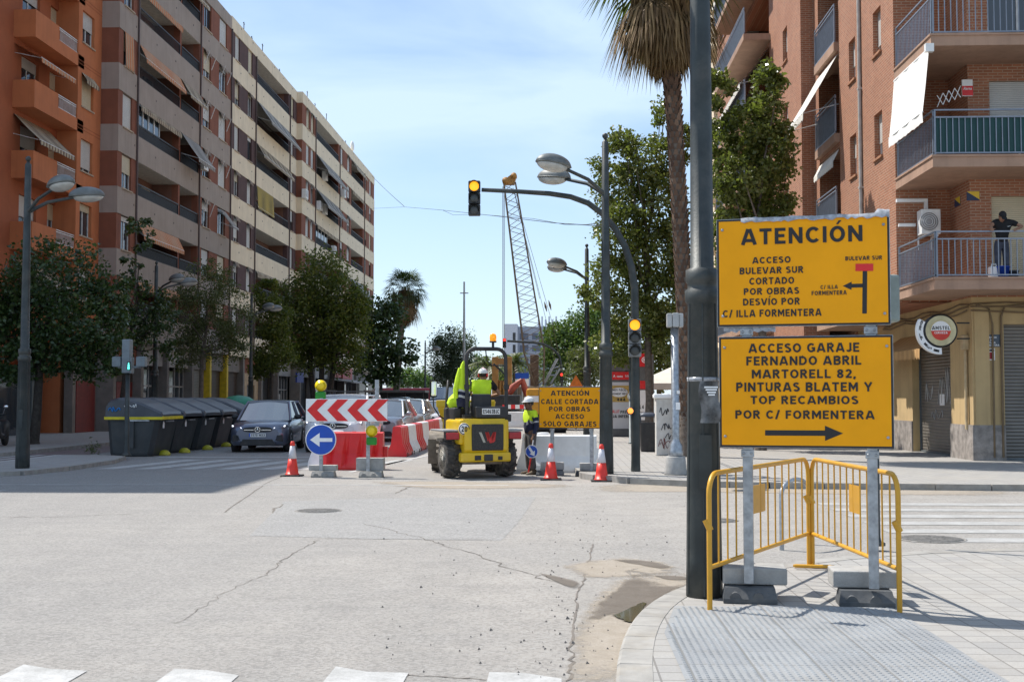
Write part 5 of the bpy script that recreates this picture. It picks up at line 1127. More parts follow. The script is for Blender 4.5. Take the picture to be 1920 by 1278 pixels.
foot_under(1410, 1131, 9.8, 'dark rubber foot under the left post of the big boards', 'grey concrete block on the foot of the left post of the big boards', 1418)
foot_under(1630, 1138, 9.6, 'dark rubber foot under the right post of the big boards', 'grey concrete block on the foot of the right post of the big boards', 1626)
# small board by the worker
Y1_, Y2_ = 26.75, 26.35; A_ = at(1010, 800, Y1_); B_ = at(1128, 800, Y2_); rz = math.atan2(B_.y-A_.y, B_.x-A_.x); w = math.hypot(B_.x-A_.x, B_.y-A_.y); M = Matrix.Translation((A_.x, A_.y, 0)) @ Matrix.Rotation(rz, 4, 'Z')
t = thing('road_works_sign', 'smaller yellow board reading CALLE CORTADA beside the worker in the white helmet', 'road sign', (A_.x, A_.y, 0), rz)
z1_ = at(1066, 724.5, 26.5).z; z0_ = at(1068, 803, 26.5).z
board(t, M, w, z0_, z1_, ((332, 45), (1115, 15), (355, 568), (1135, 545)), [('ATENCIÓN', 490, 968, 80, 143), ('CALLE CORTADA', 373, 1087, 186, 249), ('POR OBRAS', 478, 988, 282, 341), ('ACCESO', 560, 915, 375, 435), ('SOLO GARAJES', 412, 1072, 466, 529)])
posts(t, M, (.30, 1.20), .12, z1_-.1); clamps(t, M, (.30, 1.20), (z0_-.03,))
for xk, la, lb in ((.30, 'grey rubber foot of the small board, behind the middle cone', 'grey concrete block on the left foot of the small board'), (1.20, 'black rubber foot of the small board, left of the right cone', 'grey concrete block on the right foot of the small board')):
    q = M @ Vector((xk, .05, 0)); rubber_foot((q.x-.05, q.y-.05, 0), la, 0, .62, .34, .12, RUBF if xk < 1 else BLACK); kerb_block((q.x, q.y+.12, .125), lb, 0, .52, .26, .16)
# arrow sign, chevron panel
p = gp(601, 894, 0); CY = p.y
t = thing('arrow_sign', 'round blue sign with a white left arrow on a steel post', 'road sign', (p.x, CY, 0)); zc_ = at(601, 824, CY).z
o = MB(); o.bbox(-.04, .04, .03, .075, .1, at(601, 745, CY).z, .006); o.build('post', GALV, t)
o = MB(); o.lathe([(.325, 0), (.335, .005), (.335, .025), (.325, .03)], (0, 0, zc_), 40, ax='y'); ds = o.build('disc', WPL, t); o = MB(); o.M = Matrix.Translation((0, -.004, zc_)); ring(o, 0, .318, 0); o.build('face', BLUE, ds)
o = MB(); o.add([(x*.325, -.008, zc_+z*.325) for x, z in ((-.72, .0), (-.08, .46), (-.08, .115), (.78, .115), (.78, -.13), (-.08, -.13), (-.08, -.46))], [(6, 5, 2, 1, 0), (5, 4, 3, 2)]); o.build('arrow', WPL, ds)
M = Matrix.Translation((at(573.5, 770, CY-.02).x, CY-.02, 0)); w = at(726, 770, CY-.02).x-M.translation.x; z1_ = at(650, 747.5, CY-.02).z; z0_ = at(650, 790, CY-.02).z
t = thing('chevron_panel', 'long white panel with four red chevrons pointing left', 'road sign', (M.translation.x, CY-.02, 0))
o = MB(); o.M = M; o.bbox(0, w, 0, .025, z0_, z1_, .004); pn = o.build('panel', WPL, t, True); h_ = z1_-z0_
o = MB(); o.M = M
for k in range(4):
    x = w*(.015+.2475*k); a, b = w*.125, w*.125; zz = (z0_+z1_)/2
    o.add([(x, -.005, zz), (x+a, -.005, z1_-.012), (x+a+b*1.08, -.005, z1_-.012), (x+b, -.005, zz), (x+a+b*1.08, -.005, z0_+.012), (x+a, -.005, z0_+.012)], [(0, 3, 2, 1), (0, 5, 4, 3)])
o.build('chevron', RED, pn, True)
xr = at(692, 745, CY+.12).x-M.translation.x; posts(t, M, (xr,), .1, at(708, 712, CY+.12).z-.45, .03); o = MB(); o.M = M; xx = at(708, 745, CY+.12).x-M.translation.x; o.bbox(xx-.045, xx+.045, .03, .075, z0_-.05, at(708, 712, CY+.12).z, .006); o.box(xr-.05, xx+.05, .032, .07, z0_-.1, z0_-.05); o.build('post', GALV, t, True)
for u, la, lb in ((601, 'grey sign foot under the round blue arrow sign', 'thin concrete block on the foot of the blue arrow sign'), (692, 'grey sign foot under the right post of the chevron panel', 'upright concrete block leaning on the right post of the chevron panel')):
    q = gp(u, 896, 0); rubber_foot((q.x, CY, 0), la, 0, .5, .34, .13, mat('foot_grey', (.22, .215, .20), .8, 0, .2, 8, .2, 60, .5, (.34, .31, .27)))
    kerb_block((q.x-.05, CY+.22, .13), lb, 0, .6, .25, .12 if u < 650 else .28)
def beacon(u, v, Y, label):
    p = at(u, v, Y); t = thing('warning_lamp', label, 'warning lamp', (p.x, Y, p.z-.32)); o = MB(); o.bbox(-.11, .11, -.07, .07, 0, .17, .03); o.build('battery_box', mat('lamp_green', (.01, .22, .015), .45), t)
    o = MB(); o.lathe([(.10, -.05), (.125, -.03), (.125, .03), (.10, .05)], (0, 0, .30), 24, ax='y'); o.build('lens', mat('lamp_yellow', (.8, .58, .01), .3, 0, .08, 20), t)
    o = MB(); o.lathe([(.115, -.052), (.04, -.075)], (0, 0, .30), 20, ax='y'); o.build('lens_front', mat('lamp_yellow', (.8, .58, .01), .3, 0, .08, 20), t); return t
beacon(601.5, 721, CY+.1, 'yellow warning lamp on its green box above the chevron panel'); beacon(697, 806, CY-.12, 'yellow warning lamp on its green box in front of the red barrier')
# cones
def cone(u, v, label):
    p = gp(u, v, 0); t = thing('traffic_cone', label, 'traffic cone', p, 0, 'red and white traffic cones'); prof = lambda z: .135*(1-z)+.036*z
    o = MB(); o.bbox(-.22, .22, -.22, .22, 0, .03, .008); o.build('base', RUBBER, t)
    o = MB(); H = .76; o.lathe([(.155, .03), (.155, .05), (.137, .06)]+[(prof(z), .06+z*(H-.06)) for z in (0, .2, .46)]+[(prof(.46), .06+.46*(H-.06))], n=28); o.build('body', mat('cone_red', (.78, .035, .02), .45, 0, .06, 6, 0, 80, .25, (.4, .2, .13)), t)
    o = MB(); o.lathe([(prof(z)+.002, .06+z*(H-.06)) for z in (.46, .65, .86)], n=28); o.build('reflective_band', mat('cone_white', (.62, .61, .64), .4, 0, .05, 8, 0, 80, .2), t)
    o = MB(); o.lathe([(prof(.86)+.002, .06+.86*(H-.06)), (prof(.9)+.006, .06+.9*(H-.06)), (.040, H-.01), (.03, H), (.005, H+.003)], n=28); o.build('tip', mat('cone_red', (1, 0, 0)), t)
cone(548, 892, 'red and white traffic cone left of the blue arrow sign'); cone(1033, 899, 'red and white traffic cone in front of the left post of the small yellow board'); cone(1128, 902, 'red and white traffic cone right of the small yellow board')
# plastic water barriers
def jersey(loc, rz, L_, label, m, H=.88, flutes=True, notch=True):
    t = thing('plastic_barrier', label, 'barrier', loc, rz, 'plastic water barriers')
    pr = [(-.28, .0), (-.29, .06), (-.27, .16), (-.17, .38), (-.12, H-.03), (-.09, H), (.09, H), (.12, H-.03), (.17, .38), (.27, .16), (.29, .06), (.28, .0)]
    o = MB(); n = 16; rings = []
    for k in range(n+1):
        x = -L_/2+L_*k/n; e = 0
        f = k/n*4 % 1
        dent = .075 if flutes and .25 < f < .75 and 0 < k < n else 0
        rings.append([(x, y*(1-dent/max(.1, abs(y))*(1 if .1 < z < H-.06 else .0)) if abs(y) > .1 else y, z) for y, z in pr])
    o.loft(rings, smooth=False); o.build('body', m, t)
    if notch:
        o = MB(); 
        for x in (-L_/2+.22, L_/2-.38): o.box(x, x+.16, -.296, -.2, -.0, .10); o.box(x, x+.16, .2, .296, -.0, .10)
        o.build('fork_slot', BLACK, t)
    o = MB(); o.box(L_/2, L_/2+.1, -.05, .05, .3, .55); o.lathe([(.05, H-.01), (.05, H+.01)], (0, 0, 0), 14); o.build('coupling', m, t); return t
RPL = mat('red_plastic', (.68, .018, .02), .42, 0, .08, 3, .1, 40, .35, (.42, .16, .12))
p = gp(667, 880, 0); jersey((p.x-.05, p.y+.05, 0), 0, 1.42, 'red plastic barrier behind the blue arrow sign and chevron panel', RPL, .9)
q = gp(622, 878, 0); jersey((q.x-.2, q.y+.62, 0), rad(62), .9, 'white plastic barrier end peeking out left of the red one', WPL, .9, False)
bx = [(-4.72, 35.7), (-4.72, 37.45), (-4.74, 39.5), (-4.78, 41.7), (-4.8, 43.9), (-4.84, 46.1), (-4.9, 48.3), (-5.0, 50.4)]
for k, (x, y) in enumerate(bx): jersey((x, y, 0), math.pi/2, 1.66 if k == 0 else 2.1 if k > 2 else 1.95, ['first red', 'second, white', 'third, red', 'fourth, white', 'fifth, red', 'sixth, red', 'seventh, white', 'eighth, red'][k]+' plastic barrier in the row along the parked cars', WPL if k in (1, 3, 6) else RPL, .88)
p = gp(1048, 886, 0); jersey((p.x+.12, 27.9, 0), rad(-4), 1.5, 'white plastic barrier behind the small yellow board', WPL, .86, False); jersey((p.x-.55, 29.4, 0), rad(70), 1.2, 'white plastic barrier turned edgewise behind the middle cone', WPL, .86, False)
p = at(972, 768, 70); jersey((p.x, 70, 0), 0, 2.0, 'distant white plastic barrier beyond the worker', WPL, .9, False, False)
# yellow crowd barriers
YEL = mat('barrier_yellow', (.62, .32, .025), .4, .1, .07, 6, 0, 80, .18, (.2, .1, .04))
def crowd(p0, p1, label, hgt=1.06):
    p0, p1 = Vector(p0), Vector(p1); d = p1-p0; L_ = d.length; t = thing('crowd_barrier', label, 'barrier', p0, math.atan2(d.y, d.x), 'yellow crowd barriers'); r = .021; dz = d.z
    o = MB(); c_ = .16; arcp = lambda cx, s_: [(cx+s_*c_*(1-math.cos(a_)) if s_ > 0 else cx-c_*(1-math.cos(a_)), 0, hgt-c_+c_*math.sin(a_)) for a_ in np.linspace(0, math.pi/2, 7)]
    pts = [(0, 0, 0)]+arcp(0, 1)+list(reversed(arcp(L_, -1)))+[(L_, 0, 0)]; o.tube(pts, r, 10); o.tube([(0, 0, .33), (L_, 0, .33)], r*.9, 10); o.build('frame', YEL, t)
    o = MB(); n = 13
    for k in range(1, n): x = L_*k/n; o.tube([(x, 0, .33), (x, 0, hgt)], .0075, 6)
    o.build('bars', YEL, t); o = MB(); o.box(L_*5/n, L_*6.6/n, -.004, .004, .66, .9); o.build('plate', YEL, t)
    for x in (.0, L_): o = MB(); o.tube([(x, -.01, .62), (x, .03, .70)], .028, 8); o.build('hook', YEL, t)
    return t
PL, PA, PRr = gp(1331, 1143, .06), gp(1517, 1063, .06), gp(1687, 1147, .06); PA2 = gp(1524, 1063, .06)
crowd(PL, PA, 'yellow crowd barrier leaning away from the big dark lamp post'); crowd(PRr, PA2, 'yellow crowd barrier ending at the right corner of the tactile paving')
t = thing('barrier_foot', 'flat yellow barrier foot lying where the two yellow barriers meet', 'barrier foot', gp(1500, 1066, .06)); o = MB(); o.tube([(-.05, .0, .03), (.32, -.05, .03)], .018, 8); o.tube([(-.05, .08, .02), (.32, .03, .02)], .014, 8); o.build('bar', YEL, t)
p = gp(1466, 1030, .005); q = Vector((p.x+.42, p.y+.55, .0)); d = (q-Vector((p.x, p.y, 0))); t = thing('bike_rack', 'galvanised hoop bicycle rack behind the left yellow barrier', 'bike rack', (p.x, p.y, 0)); o = MB()
o.tube([(0, 0, 0), (0, 0, .62)]+[(d.x*s_, d.y*s_, .62+.16*math.sin(math.acos(1-2*s_))) for s_ in (.03, .1, .25, .5, .75, .9, .97)]+[(d.x, d.y, .62), (d.x, d.y, 0)], .026, 12); o.build('hoop', GALV, t)
# poster in a bag taped to the near lamp
p = at(1330, 752, 9.55); t = thing('taped_poster', 'black and white poster in a clear bag taped to the near lamp post', 'poster', (p.x, 9.55, p.z)); t['label'] = 'black and white poster in a clear bag taped to the near lamp post'
o = MB(); n = 8; vs = []
for j in range(9):
    for i in range(n+1): vs.append((-.075+.15*i/n+.012*math.sin(j*.8), -.02-.03*math.sin(i/n*math.pi)+.006*math.sin(i*2+j*1.4), -.17+.33*j/8))
o.add(vs, [(j*(n+1)+i, j*(n+1)+i+1, (j+1)*(n+1)+i+1, (j+1)*(n+1)+i) for j in range(8) for i in range(n)], 0, True); o.add([(x, y+.012, z) for x, y, z in vs], [(j*(n+1)+i, (j+1)*(n+1)+i, (j+1)*(n+1)+i+1, j*(n+1)+i+1) for j in range(8) for i in range(n)], 0, True)
s_ = o.build('sheet', mat('poster_photocopy', (.10, .10, .10), .3, 0, .8, 9), t); o = MB(); [o.box(-.045+.01*k, .06-.008*k, -.062, -.058, .105-.02*k, .117-.02*k) for k in range(4)]; o.build('print', WPL, s_)
o = MB(); o.lathe([(.134, .165), (.136, .165), (.136, .2), (.134, .2)], (gp(1321, 1116, .06).x-p.x, gp(1321, 1116, .06).y-9.55, 0), 24); o.build('tape', FILM, t)
# bins at the kerb
BIN = mat('bin_grey', (.030, .036, .04), .5, 0, .12, 3, .1, 40, .3, (.12, .11, .1)); BINL = mat('bin_lid', (.045, .052, .066), .38, 0, .12, 3, 0, 40, .35, (.15, .15, .15)); BINY = mat('bin_yellow', (.62, .50, .01), .5)
def wbin(loc, label, first=False):
    t = thing('waste_container', label, 'waste container', loc, 0, 'row of grey waste containers')
    D, W = 1.62, 1.86      # depth in x (kerb to road), width in y
    def sec(z, x0, x1, y, r=.12): return [(x0+r, -y, z), (x1-r, -y, z), (x1, -y+r, z), (x1, y-r, z), (x1-r, y, z), (x0+r, y, z), (x0, y-r, z), (x0, -y+r, z)]
    o = MB(); o.loft([sec(.02, .10, D-.30, W/2-.1), sec(.1, .08, D-.27, W/2-.08), sec(1.0, .02, D-.06, W/2-.02), sec(1.12, 0, D, W/2)], smooth=False)
    for y in (-W/2+.0, W/2-.12): o.box(D*.42, D*.52, y-.02, y+.14, .25, 1.12)
    o.build('body', BIN, t)
    o = MB(); rings = []
    for x, h in ((-.02, 1.14), (.0, 1.5), (.12, 1.66), (.35, 1.72), (.7, 1.68), (1.1, 1.54), (1.45, 1.38), (D+.02, 1.30), (D+.06, 1.22), (D+.05, 1.13)):
        rings.append([(x, -W/2-.02, 1.13), (x, -W/2, h-.06), (x, -W/2+.08, h), (x, 0, h+.015), (x, W/2-.08, h), (x, W/2, h-.06), (x, W/2+.02, 1.13)])
    o.loft(rings, smooth=False); l = o.build('lid', BINL, t)
    if first:
        o = MB(); o.box(-.03, D+.08, -W/2-.045, -W/2-.005, 1.08, 1.16); o.box(D+.04, D+.085, -W/2, W/2, 1.08, 1.17); o.build('trim', BINY, l)
        o = MB(); scrawl(o, .1, .42, 1.32, 1.45, -W/2-.03, 3, .016, 7); o.build('graffiti', mat('spray_blue', (.02, .2, .55), .6), l); o = MB(); scrawl(o, .55, .95, 1.42, 1.56, -W/2-.03, 5, .010, 9); o.build('graffiti', WPL, l)
    o = MB(); o.box(D*.45, D*.8, -W/2-.03, -W/2+.05, 1.03, 1.075); o.box(D-.04, D+.015, -.3, .3, 1.0, 1.05); o.build('handle', GALV, t)
    o = MB(); o.add([(D-.045, y*.6-.5, .82+z) for y, z in ((-.12, 0), (.12, 0), (.16, .14), (0, .22), (-.14, .1))], [(0, 1, 2, 3, 4)]); o.build('sticker', WPL, t)
    return t
for k, lab in enumerate(('grey waste container with yellow lid trim, nearest of the five', 'grey waste container second from the pedestrian signal, dark blue hinge', 'grey waste container in the middle of the row of five', 'grey waste container fourth in the row', 'farthest grey waste container, beside the green dome')):
    wbin((-13.25, 35.6+2.12*k+(.35 if k == 4 else 0), 0), lab, k == 0)
p = at(441, 760, 48.5); t = thing('bottle_bank', 'green domed bottle bank behind the last grey container', 'bottle bank', (-13.0, 48.3, 0)); o = MB(); o.lathe([(.75, 0), (.8, .1), (.95, .9), (.92, 1.2), (.75, 1.55), (.4, 1.76), (.05, 1.82)], n=28)
o.build('body', mat('bank_green', (.008, .20, .11), .45), t); o = MB(); [o.lathe([(.12, -.02), (.12, .0)], (.6*math.cos(a_), -.75, 1.3), 10, ax='y') for a_ in (1.57,)]; o.build('port', BLACK, t)
for k, (u, v) in enumerate(((308, 853), (346, 848.5), (389, 843), (424, 837))):
    t = thing('wheel_stop', ['yellow plastic stop by the nearest container', 'yellow plastic stop by the second container', 'yellow plastic stop by the middle container', 'yellow plastic stop in front of the far container, left of the blue-grey car'][k], 'wheel stop', gp(u, v, 0), 0, 'yellow stops on the road by the containers'); o = MB(); o.ball((0, 0, .0), .19, 14, 0, (1, .8, .85), 0, 1); o.build('dome', mat('stop_yellow', (.45, .42, .02), .6, 0, .15, 9, 0, 80, .4), t)
# overhead cables
t = thing('overhead_cables', 'thin sagging cables strung across the street', 'cables', at(697, 392, 130)); o = MB()
def cab(pts, r=.02): o.tube([at(*p) for p in pts], r, 4)
cab([(697, 330, 130), (730, 362, 110), (758, 387, 92)]); cab([(697, 391, 130), (758, 388, 92), (830, 394, 70), (930, 405, 52), (1040, 418, 40), (1132, 424, 25.4)], .014); cab([(830, 394, 70), (850, 403, 66), (900, 402, 58), (1000, 410, 45), (1060, 421, 36), (1100, 421, 30), (1134, 417, 25.4)], .010); cab([(500, 392, 95), (600, 388, 110), (697, 391, 130)], .014)
o.build('cable', INK, t, True)
# ------------------------------------------------------------------ crane and works far up the street
YC_ = 95; CRST = mat('crane_steel', (.17, .125, .085), .55, .3); OCH = mat('machine_ochre', (.42, .21, .05), .55, 0, .2, 2, 0, 80, .4)
p0 = at(1012, 735, YC_); t = thing('crawler_crane', 'tall lattice boom crane working far up the closed street', 'crane', (p0.x, YC_, 0))
a = at(1011, 722, YC_); b = at(956, 345, YC_); ax = (b-a).normalized(); sd = Vector((ax.z, 0, -ax.x)); fw_ = Vector((0, 1, 0)); L_ = (b-a).length
def bw(s_): return .35+.55*min(1, s_*5) if s_ < .2 else .78-.32*((s_-.2)/.8)
o = MB(); K = 30; ch = [[], [], [], []]
for k in range(K+1):
    s_ = k/K; c = a+(b-a)*s_; h = bw(s_)
    for i, (p_, q_) in enumerate(((-1, -1), (1, -1), (1, 1), (-1, 1))): ch[i].append(c+sd*h*p_+fw_*h*q_)
for i in range(4): o.tube(ch[i], .065, 5)
for k in range(K):
    for i in range(4):
        j = (i+1) % 4; o.tube([ch[i][k], ch[j][k+1]] if k % 2 else [ch[j][k], ch[i][k+1]], .03, 4)
o.build('boom', CRST, t, True)
o = MB(); o.M = Matrix.Translation(b); o.M = o.M @ Matrix.Scale(.72, 4); o.prism([(-.6, -.1), (.5, -.1), (.7, .7), (.3, 1.1), (-.5, .5)], -.4, .4, ax='y'); o.lathe([(.4, -.5), (.4, .5)], (-.45, 0, .3), 14, ax='y'); o.lathe([(.34, -.5), (.34, .5)], (.45, 0, .85), 14, ax='y'); o.build('boom_head', OCH, t, True)
o = MB(); c = at(943, 350, YC_); d = at(943, 655, YC_); o.tube([c, d], .035, 5); o.tube([c+Vector((.12, 0, 0)), d+Vector((.12, 0, 0))], .02, 4)
for q in ((1034, 600), (1026, 608), (1012, 560)): o.tube([at(962, 352, YC_), at(*q, YC_)], .022, 4)
for q in ((1023, 575), (1031, 572)): e = at(*q, YC_); o.tube([e+Vector((-.1, 0, .4)), e, e+Vector((.1, 0, -.4))], [.02, .1, .02], 5)
o.tube([at(1034, 600, YC_), at(1060, 720, YC_)], .022, 4); o.tube([at(1026, 608, YC_), at(1050, 720, YC_)], .022, 4)
o.build('rope', CRST, t, True)
o = MB(); q0, q1 = at(994, 722, YC_+1), at(1010, 665, YC_+1); o.bbox(q0.x, q1.x, YC_+.8, YC_+1.6, .8, q1.z, .05); o.build('drill_leader', mat('rust_plate', (.17, .11, .075), .7, 0, .2, 1), t, True)
o = MB(); e0, e1 = at(1020, 720, YC_), at(1045, 672, YC_)
o.tube([e0, e1], .12, 6); o.tube([at(1050, 690, YC_), at(1032, 720, YC_)], .09, 6); o.tube([at(1036, 690, YC_), at(1051, 686, YC_)], .07, 6); o.tube([at(1030, 703, YC_), at(1042, 703, YC_)], .07, 6); o.build('gantry', GALV, t, True)
o = MB(); o.bbox(p0.x-1.7, p0.x+2.6, YC_-1.6, YC_+2, 1.0, 2.6, .1); o.bbox(p0.x-2.2, p0.x+3.0, YC_-2.2, YC_-1.3, 0, 1.0, .25); o.bbox(p0.x-2.2, p0.x+3.0, YC_+1.7, YC_+2.6, 0, 1.0, .25); o.build('undercarriage', CRST, t, True)
p = at(940, 745, 82); t = thing('drilling_rig', 'ochre steel frame of a piling rig behind the dumper driver', 'drilling rig', (p.x, 82, 0)); o = MB(); x0, x1, zt = at(923, 665, 82).x, at(960, 665, 82).x, at(940, 669, 82).z; o.bbox(x0, x0+.42, 81.6, 82.3, .8, zt, .03); o.bbox(x1-.42, x1, 81.6, 82.3, .8, zt, .03); o.box(x0, x1, 81.8, 82.2, zt-.5, zt-.1); o.box(x0+.4, x1-.4, 81.9, 82.1, 1.2, zt-1.6); o.tube([(x0+.5, 81.7, 1.2), ((x0+x1)/2-.1, 81.7, zt-1.7)], .1, 6); o.tube([(x1-.5, 81.7, 1.2), ((x0+x1)/2+.1, 81.7, zt-1.7)], .1, 6); o.build('frame', OCH, t, True)
o = MB(); o.bbox(x0-.5, x1+.5, 81, 83.5, 0, .85, .2); o.build('tracks', BLACK, t, True)
p = at(970, 745, 78); t = thing('excavator', 'red excavator arm showing between the driver and the worker', 'excavator', (p.x, 78, 0)); o = MB()
q = [at(u, v, 78) for u, v in ((952, 742), (962, 726), (979, 712))]; o.tube(q, [.2, .26, .16], 6); q = [at(u, v, 78) for u, v in ((979, 710), (984, 728), (986, 742))]; o.tube(q, [.16, .22, .1], 6); o.build('arm', mat('machine_red', (.34, .06, .035), .5, 0, .15, 2), t, True)
o = MB(); o.bbox(p.x-1.9, p.x+.2, 77.3, 79.5, .9, 1.9, .1); o.bbox(p.x-2, p.x+.5, 77, 79.8, 0, .85, .25); o.build('body', BLACK, t, True)
p = at(999, 745, 60); t = thing('mixer_truck', 'yellow-orange machine cab behind the worker\'s white helmet', 'work machine', (p.x, 60, 0)); o = MB(); a = at(988, 745, 60).x; o.bbox(a, a+2.1, 59, 62, .9, at(1000, 728, 60).z, .12); o.build('cab', mat('machine_yellow', (.62, .30, .02), .5), t, True); o = MB(); o.bbox(a+.1, a+2, 59.1, 61.9, .0, .9, .15); o.build('undercarriage', BLACK, t, True); o = MB(); [o.box(a+.2+k*.9, a+.6+k*.9, 58.96, 59, 1.5, 1.8) for k in range(2)]; o.build('lamp', WPL, t, True)
p = at(979, 745, 88); t = thing('direction_sign', 'small blue and white direction sign beside the crane foot', 'road sign', (p.x, 88, 0)); o = MB(); o.tube([(p.x, 88.05, 0), (p.x, 88.05, 3.6)], .05, 6); o.build('post', GALV, t, True); o = MB(); z1_ = at(979, 699, 88).z; o.box(p.x-.5, p.x+.5, 87.97, 88, z1_-.4, z1_); o.box(p.x-.5, p.x+.5, 87.97, 88, z1_-.95, z1_-.45, 1); o.build('panel', [BLUE, WPL], t, True)
p = at(1080, 745, 58); t = thing('warning_sign', 'orange warning triangle above the small yellow board', 'road sign', (p.x, 58, 0)); o = MB(); o.tube([(p.x, 58.05, 0), (p.x, 58.05, 2.4)], .04, 6); o.build('post', GALV, t, True); o = MB(); z_ = at(1080, 722, 58).z; o.prism([(p.x-.36, z_-.1), (p.x+.36, z_-.1), (p.x, z_+.5)], 57.97, 58, ax='y'); o.build('panel', mat('sign_orange', (.65, .16, .01), .5), t, True)
p = at(870, 745, 100); t = thing('tall_pole', 'tall thin grey pole with a cross piece in front of the far trees', 'pole', (p.x, 100, 0)); o = MB(); zt = at(870, 528, 100).z; o.tube([(p.x, 100, 0), (p.x, 100, zt)], [.14, .07], 8); o.tube([(p.x-.35, 100, zt-.95), (p.x+.35, 100, zt-.95)], .05, 5); o.build('pole', GALV, t, True)
# rubble fence of the works
p = at(970, 752, 72); t = thing('mesh_barrier', 'low red and white barrier with rubble behind the dumper', 'barrier', (p.x, 72, 0)); o = MB(); 
for k in range(8): o.box(p.x-.9+k*.26, p.x-.9+k*.26+.26, 71.9, 72, 1.05, 1.3, k % 2); 
for k in (0, 7.6): o.box(p.x-.9+k*.26, p.x-.85+k*.26, 71.9, 71.96, 0, 1.05, 1)
o.build('board', [RED, WPL], t, True)
# ------------------------------------------------------------------ trees
BARK = mat('bark_grey', (.13, .105, .085), .95, 0, .3, 9, .8, 30); BARKD = mat('bark_dark', (.05, .042, .035), .95, 0, .3, 9, .8, 30)
LF_DK = leaf_mat('leaves_dark', (.010, .026, .007), (.028, .06, .016), (.085, .13, .04), .18, .35)
LF_OL = leaf_mat('leaves_olive', (.03, .04, .014), (.075, .09, .032), (.15, .165, .065), .3, .5)
LF_YG = leaf_mat('leaves_yellow_green', (.022, .036, .005), (.08, .105, .014), (.20, .205, .024), .34, .5)
LF_RT = leaf_mat('leaves_glossy', (.035, .05, .010), (.125, .145, .03), (.27, .27, .09), .36, .33)
LF_GR = leaf_mat('leaves_bright', (.03, .07, .014), (.065, .14, .028), (.13, .21, .045), .3, .5)
def leaf_mesh(name, cen, ll, lw, m, par, flat=.0):
    n = len(cen); d = RNG.normal(size=(n, 3)); d[:, 2] = d[:, 2]*.8-.25; d /= np.linalg.norm(d, axis=1)[:, None]
    u = np.cross(d, RNG.normal(size=(n, 3))); u /= np.linalg.norm(u, axis=1)[:, None]; sc_ = RNG.uniform(.6, 1.3, size=(n, 1))
    nn = np.cross(d, u)
    a = cen; b = cen+(d*.45*ll+u*lw*.5+nn*lw*.12)*sc_; c = cen+d*ll*sc_; e = cen+(d*.45*ll-u*lw*.5+nn*lw*.12)*sc_
    v = np.stack([a, b, c, e], 1).reshape(-1, 3).astype(np.float32); me = bpy.data.meshes.new(name); me.vertices.add(4*n); me.vertices.foreach_set('co', v.ravel()); me.loops.add(4*n); me.polygons.add(n)
    me.loops.foreach_set('vertex_index', np.arange(4*n, dtype=np.int32)); me.polygons.foreach_set('loop_start', np.arange(0, 4*n, 4, dtype=np.int32)); me.materials.append(m); me.update(calc_edges=True)
    return link(name, me, par, True)
def tree(label, Y, base_u, blobs, nleaf, leaf, lm, tr=.13, bark=None, lean=0, z0=.12, fork=None, group=None, clump=.33, nclump=26, stems=1, name='tree', X=None):
    """blobs: (u, v, half width px, half height px, depth shift) measured on the crown's outline, at the tree's own distance"""
    p = at(base_u, 745, Y); bx = p.x if X is None else X
    t = thing(name, label, 'tree', (bx, Y, z0), 0, group); pts = []; cents = []; tot = sum(b[2]*b[3] for b in blobs)
    for u, v, ru, rv, dy in blobs:
        c = at(u, v, Y+dy); k = (Y+dy)/F; rx, rz = ru*k, rv*k; ry = min(rx, rz)*1.0+.2; share = ru*rv/tot; nc = max(5, int(nclump*share*len(blobs)**.6*1.6))
        cc = []
        for _ in range(nc):
            d = RNG.normal(size=3); d /= np.linalg.norm(d); r = RNG.uniform(.45, 1.0)**.6
            cc.append((c.x+d[0]*rx*r, c.y+d[1]*ry*r, c.z+d[2]*rz*r))
        cents += cc; nl = int(nleaf*share/nc)
        for q in cc:
            s_ = clump*RNG.uniform(.55, 1.25)*min(1.4, max(.6, min(rx, rz)))
            g_ = RNG.normal(size=(max(4, int(nl*RNG.uniform(.5, 1.5))), 3)); g_ *= (RNG.uniform(.3, 1, size=(len(g_), 1))/np.linalg.norm(g_, axis=1)[:, None])*1.25
            pts.append(np.array(q)+g_*s_*np.array([1, 1, .8]))
    leaf_mesh('crown', np.concatenate(pts), leaf[0], leaf[1], lm, t)
    fz = fork if fork else min(c[2] for c in cents)+.4; cx = sum(c[0] for c in cents)/len(cents); cy = sum(c[1] for c in cents)/len(cents); zt = max(c[2] for c in cents)
    o = MB()
    for s_ in range(stems):
        ox = (s_-(stems-1)/2)*.5; top = Vector((bx+ox*1.5+lean, Y, fz)); mid = Vector((bx+ox+lean*.35+.05, Y, fz*.5)); b0 = Vector((bx+ox*.6, Y, z0-.05))
        o.tube([b0, b0+(mid-b0)*.12, mid, top], [tr*1.35, tr*1.05, tr*.9, tr*.8], 9)
        hi = Vector((cx*.7+top.x*.3, (cy+top.y)/2, fz+(zt-fz)*.65)); o.tube([top, (top+hi)/2+Vector((.1, .05, 0)), hi], [tr*.8, tr*.5, tr*.2], 7)
        R = random.Random(len(label)+s_)
        for c in R.sample(cents, min(len(cents), 11)):
            c = Vector(c); st_ = top+(hi-top)*max(0, min(.85, (c.z-fz)/(max(.1, zt-fz))*.6)); m_ = (st_+c)/2+Vector((R.uniform(-.2, .2), R.uniform(-.2, .2), -.15)); o.tube([st_, m_, c], [tr*.38, tr*.24, tr*.08], 5)
    o.build('trunk', bark or BARK, t, True); return t
GL = 'street trees along the left pavement'; GRt = 'street trees on the right pavement'
